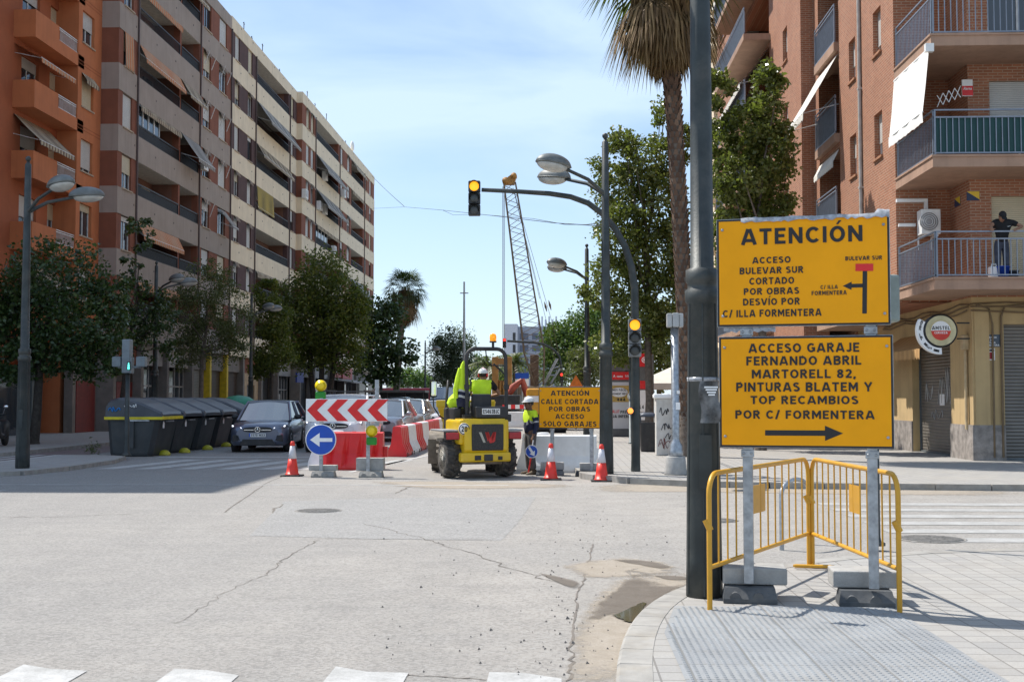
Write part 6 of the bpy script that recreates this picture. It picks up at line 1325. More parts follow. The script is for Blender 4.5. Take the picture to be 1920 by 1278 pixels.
tree('dense dark leafy street tree at the far left before the orange building', 41, 65, [(110, 520, 95, 70, 0), (60, 600, 80, 75, .5), (160, 610, 75, 70, -.4), (-10, 590, 60, 70, 0), (110, 660, 90, 48, 0), (205, 560, 35, 60, 0), (25, 680, 40, 40, -.5), (185, 680, 45, 40, 0)], 20000, (.16, .10), LF_DK, .17, BARKD, .15, group=GL, clump=.42, nclump=70)
tree('thin straggly street tree with two leaf tufts behind the pedestrian signal', 48, 222, [(264, 440, 26, 38, 0), (245, 510, 22, 30, .4), (270, 570, 50, 45, 0), (235, 610, 45, 50, 0), (290, 640, 45, 40, 0), (310, 585, 25, 40, 0)], 4600, (.16, .10), LF_DK, .10, BARKD, .35, group=GL, clump=.3, nclump=34)
tree('airy olive green street tree above the middle of the grey bins', 60, 374, [(385, 540, 48, 45, 0), (350, 590, 42, 60, 0), (430, 580, 42, 60, 0), (395, 640, 55, 45, 0), (345, 660, 30, 35, 0), (440, 640, 28, 35, 0), (410, 505, 25, 22, 0)], 15000, (.14, .065), LF_OL, .13, BARK, .1, group=GL, clump=.42, nclump=48)
tree('small yellow-green tree left of the tallest leafy tree', 66, 505, [(502, 550, 26, 30, 0), (515, 600, 32, 36, 0), (515, 660, 38, 36, 0), (490, 690, 22, 20, 0)], 9000, (.18, .10), LF_YG, .12, BARKD, .1, group=GL, clump=.5, nclump=30)
tree('tallest dense green street tree with three dark stems, behind the chevron panel', 73, 600, [(605, 510, 42, 42, 0), (570, 560, 45, 50, .5), (640, 560, 42, 45, 0), (600, 600, 70, 50, -.6), (655, 620, 38, 50, 0), (555, 640, 40, 50, .4), (640, 670, 40, 30, 0), (580, 670, 45, 28, 0), (665, 580, 25, 35, 0)], 24000, (.20, .11), LF_YG, .2, BARKD, .1, group=GL, clump=.6, nclump=80, stems=3)
tree('dark glossy tree with round leaves just left of the far palm', 97, 712, [(705, 600, 30, 40, 0), (735, 590, 22, 30, 0), (715, 650, 38, 38, 0), (755, 660, 28, 22, 0), (700, 690, 30, 28, 0), (735, 700, 25, 20, 0)], 5200, (.34, .24), LF_DK, .16, BARKD, .1, group=GL, clump=.65, nclump=50)
tree('leafy street tree in front of the brick building, behind the upper yellow board', 37, 1425, [(1440, 180, 32, 60, 0), (1400, 250, 45, 55, 0), (1450, 290, 42, 70, 0), (1380, 340, 50, 50, -.5), (1440, 380, 52, 45, .4), (1365, 430, 40, 50, 0), (1345, 170, 26, 38, 0), (1425, 440, 60, 45, 0), (1350, 260, 25, 40, 0), (1390, 540, 70, 60, 0)], 27000, (.14, .095), LF_RT, .15, BARK, .1, group=GRt, clump=.36, nclump=95)
tree('leafy street tree spreading behind the arched traffic light', 41.5, 1215, [(1165, 265, 26, 28, 0), (1210, 300, 48, 50, 0), (1160, 350, 46, 50, .4), (1240, 390, 52, 60, 0), (1165, 430, 48, 50, -.4), (1225, 480, 62, 55, 0), (1150, 520, 46, 42, 0), (1250, 560, 48, 55, 0), (1190, 590, 58, 48, 0), (1115, 555, 30, 24, .5), (1125, 305, 18, 16, 0), (1255, 640, 38, 42, 0), (1155, 645, 42, 38, 0), (1270, 280, 25, 50, 0), (1240, 210, 18, 24, 0)], 29000, (.14, .095), LF_RT, .15, BARK, .0, group=GRt, clump=.38, nclump=120)
tree('leafy street tree filling the background above the bus stop', 60, 1235, [(1190, 640, 50, 45, 0), (1260, 620, 45, 60, 0), (1225, 690, 60, 40, 0), (1160, 690, 35, 30, 0), (1290, 690, 35, 45, 0), (1300, 560, 30, 50, 0)], 15000, (.19, .12), LF_RT, .15, BARK, 0, group=GRt, clump=.5, nclump=60)
tree('bright green tree beyond the crane, above the small yellow board', 100, 1085, [(1055, 645, 36, 38, 0), (1090, 620, 34, 34, 0), (1105, 660, 32, 42, 0), (1050, 685, 38, 28, 0), (1040, 625, 22, 20, 0), (1120, 600, 22, 30, 0)], 13000, (.28, .16), LF_GR, .2, BARK, 0, clump=.75, nclump=60)
tree('dull green bushy tree between the bright tree and the bus stop', 66, 1090, [(1085, 680, 28, 30, 0), (1110, 690, 24, 30, 0), (1095, 715, 30, 18, 0)], 3600, (.16, .08), LF_OL, .12, BARK, 0, clump=.5, nclump=36)
tree('feathery grey-green tree behind the tall thin pole', 125, 845, [(848, 645, 28, 28, 0), (868, 660, 22, 30, 0), (830, 675, 24, 28, 0), (860, 695, 34, 24, 0), (835, 705, 24, 18, 0), (825, 645, 10, 14, 0)], 12000, (.28, .11), leaf_mat('leaves_grey_green', (.018, .03, .014), (.045, .07, .035), (.09, .12, .06), .2, .5), .2, BARK, 0, clump=.9, nclump=54)
tree('low bright green trees far off under the flyover', 190, 765, [(752, 712, 18, 12, 0), (775, 708, 22, 14, 0), (795, 716, 18, 10, 0)], 2400, (.5, .3), LF_GR, .2, BARK, 0, clump=1.1, nclump=28)
tree('dark green round tree far behind the dumper', 150, 905, [(900, 690, 20, 24, 0), (925, 700, 20, 20, 0), (945, 705, 18, 18, 0)], 2600, (.4, .2), LF_GR, .2, BARK, 0, clump=.9, nclump=30)
# fan palms
DEAD = leaf_mat('dead_fronds', (.06, .032, .013), (.17, .098, .04), (.36, .24, .115), .12, .8); FAN = leaf_mat('fan_leaves', (.012, .025, .008), (.03, .055, .016), (.09, .11, .035), .25, .4); BOOT = leaf_mat('palm_boots', (.045, .024, .016), (.12, .068, .042), (.26, .17, .115), 0, .9)
def palm(label, base, ztop, r, nf, fr, skirt, seed, bend=0, lean=(0, 0), nd=0, boots=True):
    R = random.Random(seed); t = thing('palm_tree', label, 'palm', base); B = Vector(base); H = ztop-base[2]
    ax = lambda s_: B+Vector((lean[0]*s_**1.6, lean[1]*s_, H*s_)); o = MB(); K = 18
    o.tube([ax(k/K) for k in range(K+1)], [r*(1.35-.35*min(1, k/2)) for k in range(K+1)], 14)
    if boots:
        rows = int(H/.16)
        for j in range(rows):
            s_ = (j+.5)/rows; c = ax(s_); hi = max(0, min(1, (s_-.62)*5)); nb = 9
            for k in range(nb):
                g_ = 2*math.pi*(k+.5*(j % 2))/nb+R.uniform(-.1, .1); d = Vector((math.cos(g_), math.sin(g_), 0)); s2 = d.cross(Vector((0, 0, 1))); w = r*.34*(1+.3*hi); L_ = .15+.12*hi; out = r*(.98+.05*R.random()); tip = r*(.20+.28*hi)*R.uniform(.5, 1.2)
                p = c+d*out; o.add([p-s2*w, p+s2*w, p+s2*w*.5+d*tip+Vector((0, 0, L_)), p-s2*w*.5+d*tip+Vector((0, 0, L_)), p+Vector((0, 0, L_*.9))], [(0, 1, 2, 3), (3, 2, 4), (0, 3, 4), (1, 4, 2)], 1)
    o.build('trunk', [BARK, BOOT], t, True)
    T0 = ax(1.0); vs = []; fs = []
    def fan(o, root, d, L_, pet, droop, nleaf, spread):
        d = d.normalized(); s2 = d.cross(Vector((0, 0, 1))); s2 = s2.normalized() if s2.length > .05 else Vector((1, 0, 0)); nrm = s2.cross(d); hub = root+d*pet+Vector((0, 0, -droop*.25*pet))
        o.add([root-s2*.02, root+s2*.02, hub+s2*.012, hub-s2*.012], [(0, 1, 2, 3)])
        for k in range(nleaf):
            a = spread*(k/(nleaf-1)-.5); e = d*math.cos(a)+s2*math.sin(a); le = L_*R.uniform(.8, 1.05)*(.75+.25*math.cos(a)); w = s2*math.cos(a)*.028*L_-d*math.sin(a)*.028*L_; lift = nrm*.06*(k % 2)
            m = hub+e*le*.55+lift+Vector((0, 0, -droop*le*.12)); q = hub+e*le+Vector((0, 0, -droop*le*.62))
            o.add([hub, m-w, m+w, q], [(0, 1, 2), (1, 3, 2)])
    o = MB()
    for k in range(nf):
        g_ = k*2.399+R.uniform(-.2, .2); el = -0.55+1.75*(k/nf)**.8; d = Vector((math.cos(g_)*math.cos(el), math.sin(g_)*math.cos(el), math.sin(el))); fan(o, T0+Vector((0, 0, .15)), d, fr*.62, fr*.5, 1.0-.6*max(0, el), 17, 2.5)
    o.build('crown', FAN, t, True)
    o = MB(); z0, z1 = skirt
    for k in range(nd):
        g_ = R.uniform(0, 2*math.pi); s_ = R.random()**.8; z = z0+(z1-z0)*(.35+.65*s_); c = ax((z-base[2])/H); d = Vector((math.cos(g_), math.sin(g_), 0)); out = r*1.15+R.random()*(.30+.42*s_)*(r/.245)
        p = c+d*out; hang = (z1-z0)*R.uniform(.25, .5)*(.6+.5*s_)+.2; s2 = d.cross(Vector((0, 0, 1))); o.add([c+d*r+Vector((0, 0, .25))-s2*.02, c+d*r+Vector((0, 0, .25))+s2*.02, p+s2*.02, p-s2*.02], [(0, 1, 2, 3)])
        for j in range(9):
            a = (j-4)*.09*R.uniform(.7, 1.3); q = p+s2*math.sin(a)*hang*.9+d*(.06*R.random()-.02)+Vector((0, 0, -hang*R.uniform(.75, 1.15))); m = p+(q-p)*.5+d*.05*R.random(); w = s2*.018*(1+hang); o.add([p-w*.4, p+w*.4, m+w, q, m-w], [(0, 1, 2, 3, 4)])
    for k in range(nd//28): g_ = R.uniform(0, 6.28); el = R.uniform(-1.05, -.5); d = Vector((math.cos(g_)*math.cos(el), math.sin(g_)*math.cos(el), math.sin(el))); fan(o, ax(.97)+Vector((0, 0, -.1)), d, fr*.6, fr*.42, 1.3, 15, 1.5)
    o.build('dead_frond_skirt', DEAD, t, True); return t
p = at(1290, 745, 33); palm('tall fan palm with a shaggy brown skirt behind the near lamp post', (p.x, 33, .12), 13.9, .205, 54, 2.2, (10.3, 13.9), 3, 0, (-.62, 0), 800)
p = at(742, 745, 104); palm('fan palm standing against the sky beyond the left trees', (p.x, 104, .12), 11.1, .30, 44, 2.2, (7.6, 11.2), 8, 0, (.8, 0), 260, False)
# feather palms near the crane
def date_palm(label, u, Y, zc, L_, seed):
    R = random.Random(seed); p = at(u, 745, Y); t = thing('palm_tree', label, 'palm', (p.x, Y, 0)); o = MB(); o.tube([(p.x, Y, 0), (p.x, Y, zc)], [.3, .24], 8); o.build('trunk', BARK, t, True); o = MB()
    for k in range(30):
        g_ = k*2.399; el = R.uniform(-.1, 1.2); d = Vector((math.cos(g_)*math.cos(el), math.sin(g_)*math.cos(el), math.sin(el))); q = []
        for j in range(9): s_ = j/8; q.append(Vector((p.x, Y, zc))+d*L_*s_+Vector((0, 0, -.55*L_*s_*s_)))
        for a, b in zip(q, q[1:]):
            ex = (b-a).normalized(); s2 = ex.cross(Vector((0, 0, 1))).normalized(); o.add([a-s2*.03, b-s2*.03, b+s2*.03, a+s2*.03], [(0, 1, 2, 3)])
            for sg in (-1, 1): m = (a+b)/2; tip = m+s2*sg*.42+ex*.25+Vector((0, 0, -.22)); o.add([a, b, tip], [(0, 1, 2)])
    o.build('crown', LF_OL, t, True)
date_palm('feathery date palm left of the ochre rig frame', 916, 112, 4.6, 2.6, 2); date_palm('feathery date palm right of the ochre rig frame behind the crane foot', 966, 118, 5.2, 2.7, 5); date_palm('feathery date palm behind the crane gantry', 1030, 105, 3.4, 2.3, 6)
# a weed in the gutter of the island
p = gp(172, 849, .10); t = thing('weed', 'small green weed growing at the edge of the left corner island', 'weed', p); c = RNG.normal(size=(90, 3))*np.array([.12, .08, .09])+np.array([p.x, p.y, p.z+.13]); leaf_mesh('leaves', c, .12, .03, LF_OL, t); o = MB(); [o.tube([(p.x, p.y, p.z), (p.x+a, p.y, p.z+.25)], .006, 4) for a in (-.1, 0, .08)]; o.build('stem', LF_OL, t, True)
# ------------------------------------------------------------------ vehicles
def paint(name, col, met=.5, rough=.28): return mat(name, col, rough, met, .04, 2, 0, 80, .1, (.3, .28, .25), coat=.8)
CGL = glass('car_glass', (.05, .06, .07), .03, 2.3); TYRE = mat('tyre_rubber', (.016, .016, .017), .85, 0, .2, 12, .2, 60, .3, (.1, .09, .08)); RIM = mat('alloy_rim', (.38, .39, .40), .35, .8); HLG = mat('headlight_glass', (.10, .11, .12), .08, 0, .1); DRL = mat('daylight_lamp', (.9, .93, 1), .3, emit=1.8, var=.01); PLW = mat('number_plate', (.72, .72, .70), .5)
def wheel(par, x, y, r, w, name='wheel'):
    o = MB(); sgn = 1 if x > 0 else -1
    o.lathe([(r*.62, -w/2), (r*.92, -w/2), (r, -w/2+.03), (r, w/2-.03), (r*.92, w/2), (r*.62, w/2)], (x, y, r), 24, ax='x'); wh = o.build(name, TYRE, par)
    o = MB(); f = x+sgn*(w/2-.01); o.lathe([(r*.62, 0), (r*.64, sgn*.012), (r*.56, sgn*.016), (r*.5, -sgn*.03), (.05, -sgn*.02), (.045, sgn*.01)] if sgn > 0 else [(.045, sgn*.01), (.05, -sgn*.02), (r*.5, -sgn*.03), (r*.56, sgn*.016), (r*.64, sgn*.012), (r*.62, 0)], (f, y, r), 20, ax='x')
    for k in range(5): g_ = k*2*math.pi/5; c, s_ = math.cos(g_), math.sin(g_); o.add([(f+sgn*.012, y+c*q*r-s_*e, r+s_*q*r+c*e) for q, e in ((.08, .03), (.58, .022), (.58, -.022), (.08, -.03))], [(0, 1, 2, 3) if sgn > 0 else (3, 2, 1, 0)])
    o.build('rim', RIM, wh); return wh
def car(name, label, cat, loc, rz, m, L_=4.4, W=1.83, H=1.6, hood=1.05, ws=.75, nose=.78, belt=.98, rear=.35, wr=.335, van=False, group=None, plate=None, detail=0):
    t = thing(name, label, cat, loc, rz, group); h = W/2; f = -L_/2; hz_ = belt-.06
    def rg(y, w, z0, z1, crown=.03): return [(-w*.90, y, z0), (w*.90, y, z0), (w, y, z0+.10), (w*1.0, y, (z0+z1)/2+.05), (w*.965, y, z1-.09), (w*.88, y, z1-.015), (w*.45, y, z1+crown*.7), (0, y, z1+crown), (-w*.45, y, z1+crown*.7), (-w*.88, y, z1-.015), (-w*.965, y, z1-.09), (-w*1.0, y, (z0+z1)/2+.05), (-w, y, z0+.10)]
    st = [rg(f, h*.72, .36, nose-.12, .01), rg(f+.05, h*.84, .26, nose-.03, .015), rg(f+.18, h*.95, .22, nose+.02, .02), rg(f+.45, h*.99, .20, nose+.08, .03), rg(f+hood*.75, h, .2, hz_-.02, .035), rg(f+hood, h, .2, hz_+.02, .02), rg(f+hood+.6, h, .2, belt, .0), rg(L_/2-.75, h, .2, belt+.04, 0), rg(L_/2-.2, h*.96, .24, belt+.03, 0), rg(L_/2-.03, h*.88, .32, belt-.08, 0), rg(L_/2, h*.8, .4, belt-.2, 0)]
    o = MB(); o.loft(st); bd = o.build('body', m, t)
    y0, y1, y2, y3 = f+hood-.08, f+hood+ws, L_/2-rear-.35, L_/2-rear+.25; wb, wt = h*.93, h*.72 if not van else h*.82
    B4 = [(-wb, y0, belt-.05), (wb, y0, belt-.05), (wb, y3, belt+.0), (-wb, y3, belt+.0)]; T4 = [(-wt, y1, H-.07), (wt, y1, H-.07), (wt, y2, H-.07), (-wt, y2, H-.07)]
    bow = lambda a, b, k: (Vector(a)+(Vector(b)-Vector(a))*k)
    o = MB(); ringb = [bow(B4[0], B4[1], k/6)+Vector((0, -.14*math.sin(math.pi*k/6), 0)) for k in range(7)]+[Vector(B4[2]), Vector(B4[3])]; ringt = [bow(T4[0], T4[1], k/6)+Vector((0, -.07*math.sin(math.pi*k/6), .01*math.sin(math.pi*k/6))) for k in range(7)]+[Vector(T4[2]), Vector(T4[3])]
    o.loft([ringb, ringt], smooth=False); o.build('windows', CGL, t)
    o = MB(); rr_ = [(-wt*1.02, H-.075), (-wt*.98, H-.04), (-wt*.7, H-.01), (0, H), (wt*.7, H-.01), (wt*.98, H-.04), (wt*1.02, H-.075), (wt*.9, H-.1), (-wt*.9, H-.1)]
    o.loft([[(x, y1-.06+.0*x, z-.012) for x, z in rr_], [(x, y1+.12, z) for x, z in rr_], [(x, (y1+y2)/2, z+.012) for x, z in rr_], [(x, y2-.05, z-.01) for x, z in rr_], [(x*.97, y2+.07, z-.05) for x, z in rr_]]); o.build('roof', m, t)
    o = MB()
    for s_ in (-1, 1):
        o.tube([(s_*wb, y0-.05, belt-.06), (s_*(wb+wt)/2*1.004, (y0+y1)/2, (belt+H)/2-.02), (s_*wt*1.0, y1, H-.07)], [.045, .04, .045], 6); o.tube([(s_*wb, y3+.02, belt-.03), (s_*wt, y2, H-.07)], [.14, .07], 6)
        ym = (y1+y2)/2-.05; o.tube([(s_*wb*1.005, ym, belt), (s_*wt*1.005, ym, H-.07)], .045, 6)
        o.tube([(s_*wb*1.0, y0+.25, belt-.0), (s_*wb*1.0, y3, belt+.02)], .03, 5)
    o.build('pillars', m, t)
    for s_ in (-1, 1):
        o = MB(); o.ball((s_*(h+.10), y0+.42, belt+.06), .115, 12, 0, (1.1, .55, .75)); o.tube([(s_*(h-.05), y0+.4, belt), (s_*(h+.08), y0+.42, belt+.03)], .03, 5); o.build('mirror', BLACK if detail else m, t)
        for yy in (f+.86, L_/2-.80):
            a = MB(); a.lathe([(wr+.075, s_*(h-.16)), (wr+.075, s_*(h+.004))] if s_ > 0 else [(wr+.075, s_*(h+.004)), (wr+.075, s_*(h-.16))], (0, yy, wr+.01), 24, ax='x'); a.build('wheel_arch', BLACK, t); wheel(t, s_*(h-.10), yy, wr, .225)
        o = MB(); xa, xb = s_*h*.52, s_*h*.93; z = nose-.06
        o.add([(xa, f+.015, z-.10), (xb, f+.17, z-.06), (xb*1.01, f+.26, z+.07), (s_*h*.72, f+.07, z+.035), (xa, f+.035, z-.02)], [(0, 1, 2, 3, 4) if s_ > 0 else (4, 3, 2, 1, 0)]); hl = o.build('headlight', HLG, t)
        o = MB(); o.add([(xa*1.04, f+.006, z-.05), (xb*.97, f+.165, z+.01), (xb*.99, f+.21, z+.055), (xa*1.08, f+.012, z-.015)], [(0, 1, 2, 3) if s_ > 0 else (3, 2, 1, 0)]); o.build('daylight_lamp', DRL if detail else LENS, hl)
    g = MB(); q = [(h*.5*math.copysign(abs(math.cos(a))**.6, math.cos(a)), nose-.14+.085*math.copysign(abs(math.sin(a))**.7, math.sin(a))) for a in np.linspace(0, 2*math.pi, 28, endpoint=False)]; g.prism(q, f-.02, f+.1, ax='y'); gr = g.build('grille', BLACK, t)
    if detail:
        o = MB(); o.M = Matrix.Translation((0, f-.028, nose-.14)); ring(o, .072, .088, 0)
        for a in (90, 210, 330): c, s_ = math.cos(rad(a)), math.sin(rad(a)); o.add([(c*.08, 0, s_*.08), (-s_*.014, -.004, c*.014), (s_*.014, -.004, -c*.014)], [(0, 1, 2), (2, 1, 0)])
        for s_ in (-1, 1): o.box(s_*.12, s_*h*.46, .002, .008, -.02, .0)
        o.build('star_badge', CHROME, gr)
    o = MB(); o.prism([(-h*.62, .24), (h*.62, .24), (h*.5, .42), (-h*.5, .42)], f-.012, f+.1, ax='y')
    for s_ in (-1, 1): o.prism([(s_*h*.6, .38), (s_*h*.86, .34), (s_*h*.84, .56), (s_*h*.66, .54)][::s_], f+.0, f+.2, ax='y')
    o.build('bumper_intake', BLACK, t)
    o = MB(); o.box(-.26, .26, f-.032, f-.016, nose-.365, nose-.255); pl = o.build('number_plate', PLW, t); o = MB(); o.box(-.26, -.22, f-.0345, f-.0325, nose-.363, nose-.257, 1)
    if plate: o.text(plate, -.2, .24, nose-.345, nose-.275, Matrix.Translation((0, f-.035, 0)))
    o.build('lettering', [INK, BLUE], pl)
    if van: o = MB(); [o.box(-wt*.9, wt*.9, y-.03, y+.03, H+.07, H+.1) for y in (y1+.3, y1+1.1, y1+2)]; [o.box(s_*wt*.85-.02, s_*wt*.85+.02, y1+.1, y2-.1, H+.09, H+.13) for s_ in (-1, 1)]; [o.box(s_*wt*.85-.02, s_*wt*.85+.02, y-.03, y+.03, H-.03, H+.07) for s_ in (-1, 1) for y in (y1+.3, y1+1.1, y1+2)]; o.build('roof_rack', BLACK, t)
    return t
GC = 'cars waiting behind the barriers'
p = gp(488, 848, 0)
car('car', 'metallic blue-grey SUV with star badge, waiting beside the grey containers', 'car', (p.x-.22, p.y+2.1, 0), rad(4), paint('paint_blue_grey', (.115, .135, .19)), 4.41, 1.83, 1.65, 1.25, .72, .86, 1.04, .3, .36, detail=1, plate='5570 MXX', group=GC)
car('van', 'white van with roof rack half hidden behind the chevron panel', 'van', (-7.05, 39.6, 0), 0, paint('paint_white', (.62, .62, .64), .0), 4.7, 1.92, 1.84, 1.0, .85, .98, 1.15, .1, .34, van=True, detail=1, plate='3071 NHV', group=GC)
car('car', 'silver people carrier behind the white van, its side showing right of the chevron panel', 'car', (-6.98, 48.6, 0), 0, paint('paint_silver', (.46, .46, .47)), 4.4, 1.82, 1.66, .95, .95, .9, 1.03, .25, .33, group=GC)
car('car', 'beige-silver SUV third in the lane behind the barriers', 'car', (-6.95, 55.6, 0), 0, paint('paint_champagne', (.42, .40, .375)), 4.3, 1.82, 1.66, 1.1, .7, .92, 1.05, .2, .34, group=GC)
car('car', 'white hatchback fourth in the lane behind the barriers', 'car', (-6.7, 62.4, 0), 0, paint('paint_white', (.6, .6, .6)), 4.1, 1.78, 1.55, .95, .85, .84, .98, .25, .32, group=GC)
p = at(822, 745, 76); car('car', 'dark blue SUV behind the dumper skip, before the pale blue van', 'car', (p.x, 78, 0), 0, paint('paint_navy', (.03, .045, .11)), 4.5, 1.9, 1.68, 1.2, .75, .95, 1.08, .2, .36, group=GC)
p = at(828, 745, 92); car('van', 'pale blue high roofed van behind the dark blue SUV', 'van', (p.x, 95, 0), 0, paint('paint_pale_blue', (.30, .42, .60), .1), 5.6, 2.0, 2.55, .9, .9, 1.05, 1.35, .05, .35, van=False, group=GC)
p = at(738, 745, 70); car('car', 'dark car with roof bars between the white van and the silver cars', 'car', (p.x, 72, 0), 0, paint('paint_black', (.02, .025, .04)), 4.5, 1.85, 1.75, 1.1, .7, .92, 1.05, .2, .35, group=GC)
# red bus and dark shelter behind the queue
p0, p1 = at(742, 745, 112), at(850, 745, 112); t = thing('bus', 'long red city bus crossing far behind the queue of cars', 'bus', ((p0.x+p1.x)/2, 112, 0)); zt = at(790, 727, 112).z
o = MB(); o.bbox(p0.x-2, p1.x+1, 111.2, 113.7, .35, zt, .25); o.build('body', mat('bus_red', (.42, .03, .04), .35), t, True)
for k in range(7): a = p0.x-1.5+k*1.2; o = MB(); o.bbox(a, a+1.08, 111.15, 111.25, 1.2, zt-.45, .03); o.build('window', CGL, t, True)
for k in (0.4, 6.4): o = MB(); o.lathe([(.48, -.15), (.48, .15)], (p0.x-1+k, 111.3, .48), 18, ax='y'); o.build('wheel', TYRE, t, True)
p0, p1 = at(690, 745, 86), at(800, 745, 86); t = thing('shelter', 'dark flat roofed shelter behind the parked cars under the trees', 'shelter', ((p0.x+p1.x)/2, 86, 0)); z1_ = at(750, 733, 86).z; o = MB(); o.bbox(p0.x, p1.x, 85, 87.6, z1_-.12, z1_+.06, .03); o.build('roof', mat('shelter_roof', (.10, .095, .09), .5), t, True)
o = MB(); o.box(p0.x, p1.x, 87.2, 87.3, .3, z1_-.12); o.build('back_panel', SHOPD, t, True)
for k in range(4): x = p0.x+.2+(p1.x-p0.x-.4)*k/3; o = MB(); o.tube([(x, 85.3, 0), (x, 85.3, z1_-.1)], .06, 6); o.build('post', BLACK, t, True)
# scooter at the left edge of the frame
p = gp(-2, 836, .12); t = thing('scooter', 'dark motor scooter at the very left edge on the pavement', 'scooter', p, rad(8)); 
for y in (-.6, .6): o = MB(); o.lathe([(.12, -.06), (.25, -.055), (.26, 0), (.25, .055), (.12, .06)], (0, y, .26), 20, ax='x'); o.build('wheel', TYRE, t)
o = MB(); o.loft([[(x*w, y, z0+(z1-z0)*k) for x, k in ((-1, 0), (1, 0), (1, .7), (.6, 1), (-.6, 1), (-1, .7))] for y, w, z0, z1 in ((-.78, .05, .45, .6), (-.66, .14, .35, .95), (-.5, .2, .28, 1.0), (-.38, .2, .25, .5), (-.05, .19, .25, .45), (.08, .18, .28, .8), (.5, .17, .4, .86), (.85, .08, .6, .8))]); o.build('body', BLACK, t)
o = MB(); o.tube([(-.33, -.45, 1.08), (0, -.5, 1.02), (.33, -.45, 1.08)], .02, 6); o.build('handlebar', BLACK, t)
for s_ in (-1, 1): o = MB(); o.tube([(s_*.25, -.46, 1.07), (s_*.33, -.5, 1.28)], .01, 5); o.ball((s_*.35, -.51, 1.31), .07, 10, 0, (1.2, .3, .7)); o.build('mirror', CHROME, t)
# ------------------------------------------------------------------ the yellow dumper
DY = mat('dumper_yellow', (.66, .43, .008), .4, 0, .06, 3, 0, 80, .3, (.33, .25, .13)); MUD = mat('dusty_steel', (.25, .215, .175), .85, .1, .25, 6, .4, 40, .6, (.36, .31, .24)); DTY = mat('dusty_tyre', (.055, .05, .045), .9, 0, .35, 8, .4, 50, .75, (.27, .235, .185)); DARKM = mat('dark_machine', (.03, .03, .032), .6, .2, .2, 4, 0, 80, .4, (.16, .14, .12))
DP = gp(892, 897, 0); DRZ = rad(22); D = thing('site_dumper', 'yellow site dumper seen from behind with roll bar and amber beacon', 'dumper', (DP.x, DP.y+.45, 0), DRZ)
FA = Matrix.Translation((0, .95, 0)) @ Matrix.Rotation(rad(-20), 4, 'Z') @ Matrix.Translation((0, -.95, 0))      # articulated front half
def tractor_wheel(x, y, r, w):
    s_ = 1 if x > 0 else -1; o = MB(); o.M = FA if y > 1 else None; o.lathe([(r*.55, -w/2), (r*.8, -w/2), (r*.90, -w*.42), (r*.915, 0), (r*.90, w*.42), (r*.8, w/2), (r*.55, w/2)], (x, y, r), 28, ax='x')
    for k in range(15):
        for sd_ in (-1, 1):
            g_ = 2*math.pi*(k+.5*(sd_ > 0))/15; q = []
            for u_, da, rr2 in ((0.0, .24, 1.0), (.0, .10, 1.0), (.5, -.10, .93), (.5, .04, .93)):
                for lift in (0, 1): R2 = r*(rr2*1.01 if lift else .88); a = g_+da; q.append((x+sd_*u_*w, y+math.cos(a)*R2, r+math.sin(a)*R2))
            o.add(q, [(1, 3, 5, 7), (0, 1, 7, 6), (2, 4, 5, 3), (0, 2, 3, 1), (4, 6, 7, 5)])
    wh = o.build('wheel', DTY, D); o = MB(); o.M = FA if y > 1 else None; f = x+s_*w*.30
    pr = [(r*.57, s_*w*.2), (r*.54, s_*w*.16), (r*.46, -s_*.0), (r*.25, -s_*.02), (r*.22, s_*.06), (.03, s_*.07)]
    o.lathe(pr if s_ > 0 else pr[::-1], (f, y, r), 22, ax='x')
    for k in range(6): g_ = k*math.pi/3; o.lathe([(.018, 0), (.018, s_*.03)] if s_ > 0 else [(.018, s_*.03), (.018, 0)], (f-s_*.005, y+.145*math.cos(g_), r+.145*math.sin(g_)), 8, ax='x')
    o.build('rim', mat('rim_cream', (.52, .50, .44), .6, 0, .1, 5, 0, 80, .5, (.33, .28, .2)), wh)
for x in (-.62, .62): tractor_wheel(x, 0, .425, .33); tractor_wheel(x, 1.95, .425, .33)
o = MB(); prof = [(-.50, .45), (-.58, .62), (-.56, 1.10), (-.46, 1.27), (.55, 1.27), (.6, 1.15), (.6, .62), (.2, .5)]
o.prism([(y, z) for y, z in prof], -.47, .47, ax='x'); o.loft([[(x, y, z) for y, z in prof] for x in (-.56, -.47)], smooth=False) if 0 else None
o.bbox(-.56, -.40, -.5, .55, .72, 1.25, .05); o.bbox(.40, .56, -.5, .55, .5, 1.25, .05); o.bbox(-.56, .56, -.63, -.42, .36, .56, .04); o.build('engine_cover', DY, D)
o = MB(); o.bbox(-.31, .40, -.592, -.56, .60, 1.16, .02); gp_ = o.build('grille_panel', mat('grille_black', (.028, .028, .027), .7, 0, .3, 60, .4, 200, .4, (.13, .115, .09)), D)
o = MB(); T_ = Matrix.Translation((0, -.597, 0))
def W_(pts, mi): o.add([(x, -.599, z) for x, z in pts], [tuple(reversed(range(len(pts)))) if 0 else tuple(range(len(pts)))], mi)
W_([(-.16, .99), (-.10, .99), (-.005, .77), (-.06, .77)], 0); W_([(-.02, .99), (.06, .99), (.10, .87), (.16, .99), (.22, .99), (.13, .76), (.085, .76)], 1); W_([(-.02, .99), (.05, .99), (.09, .88), (.04, .79)], 1); W_([(.12, .86), (.16, .99), (.225, .99), (.205, .80), (.15, .76)], 1)
o.build('emblem', [mat('emblem_silver', (.35, .34, .28), .5), mat('emblem_red_w', (.48, .02, .015), .5)], gp_)
o = MB(); o.bbox(-.26, -.12, -.645, -.62, .40, .50, .01); o.bbox(-.05, .14, -.66, -.62, .38, .52, .01); o.bbox(.26, .36, -.645, -.62, .4, .48, .01); o.build('tow_hitch', BLACK, D)
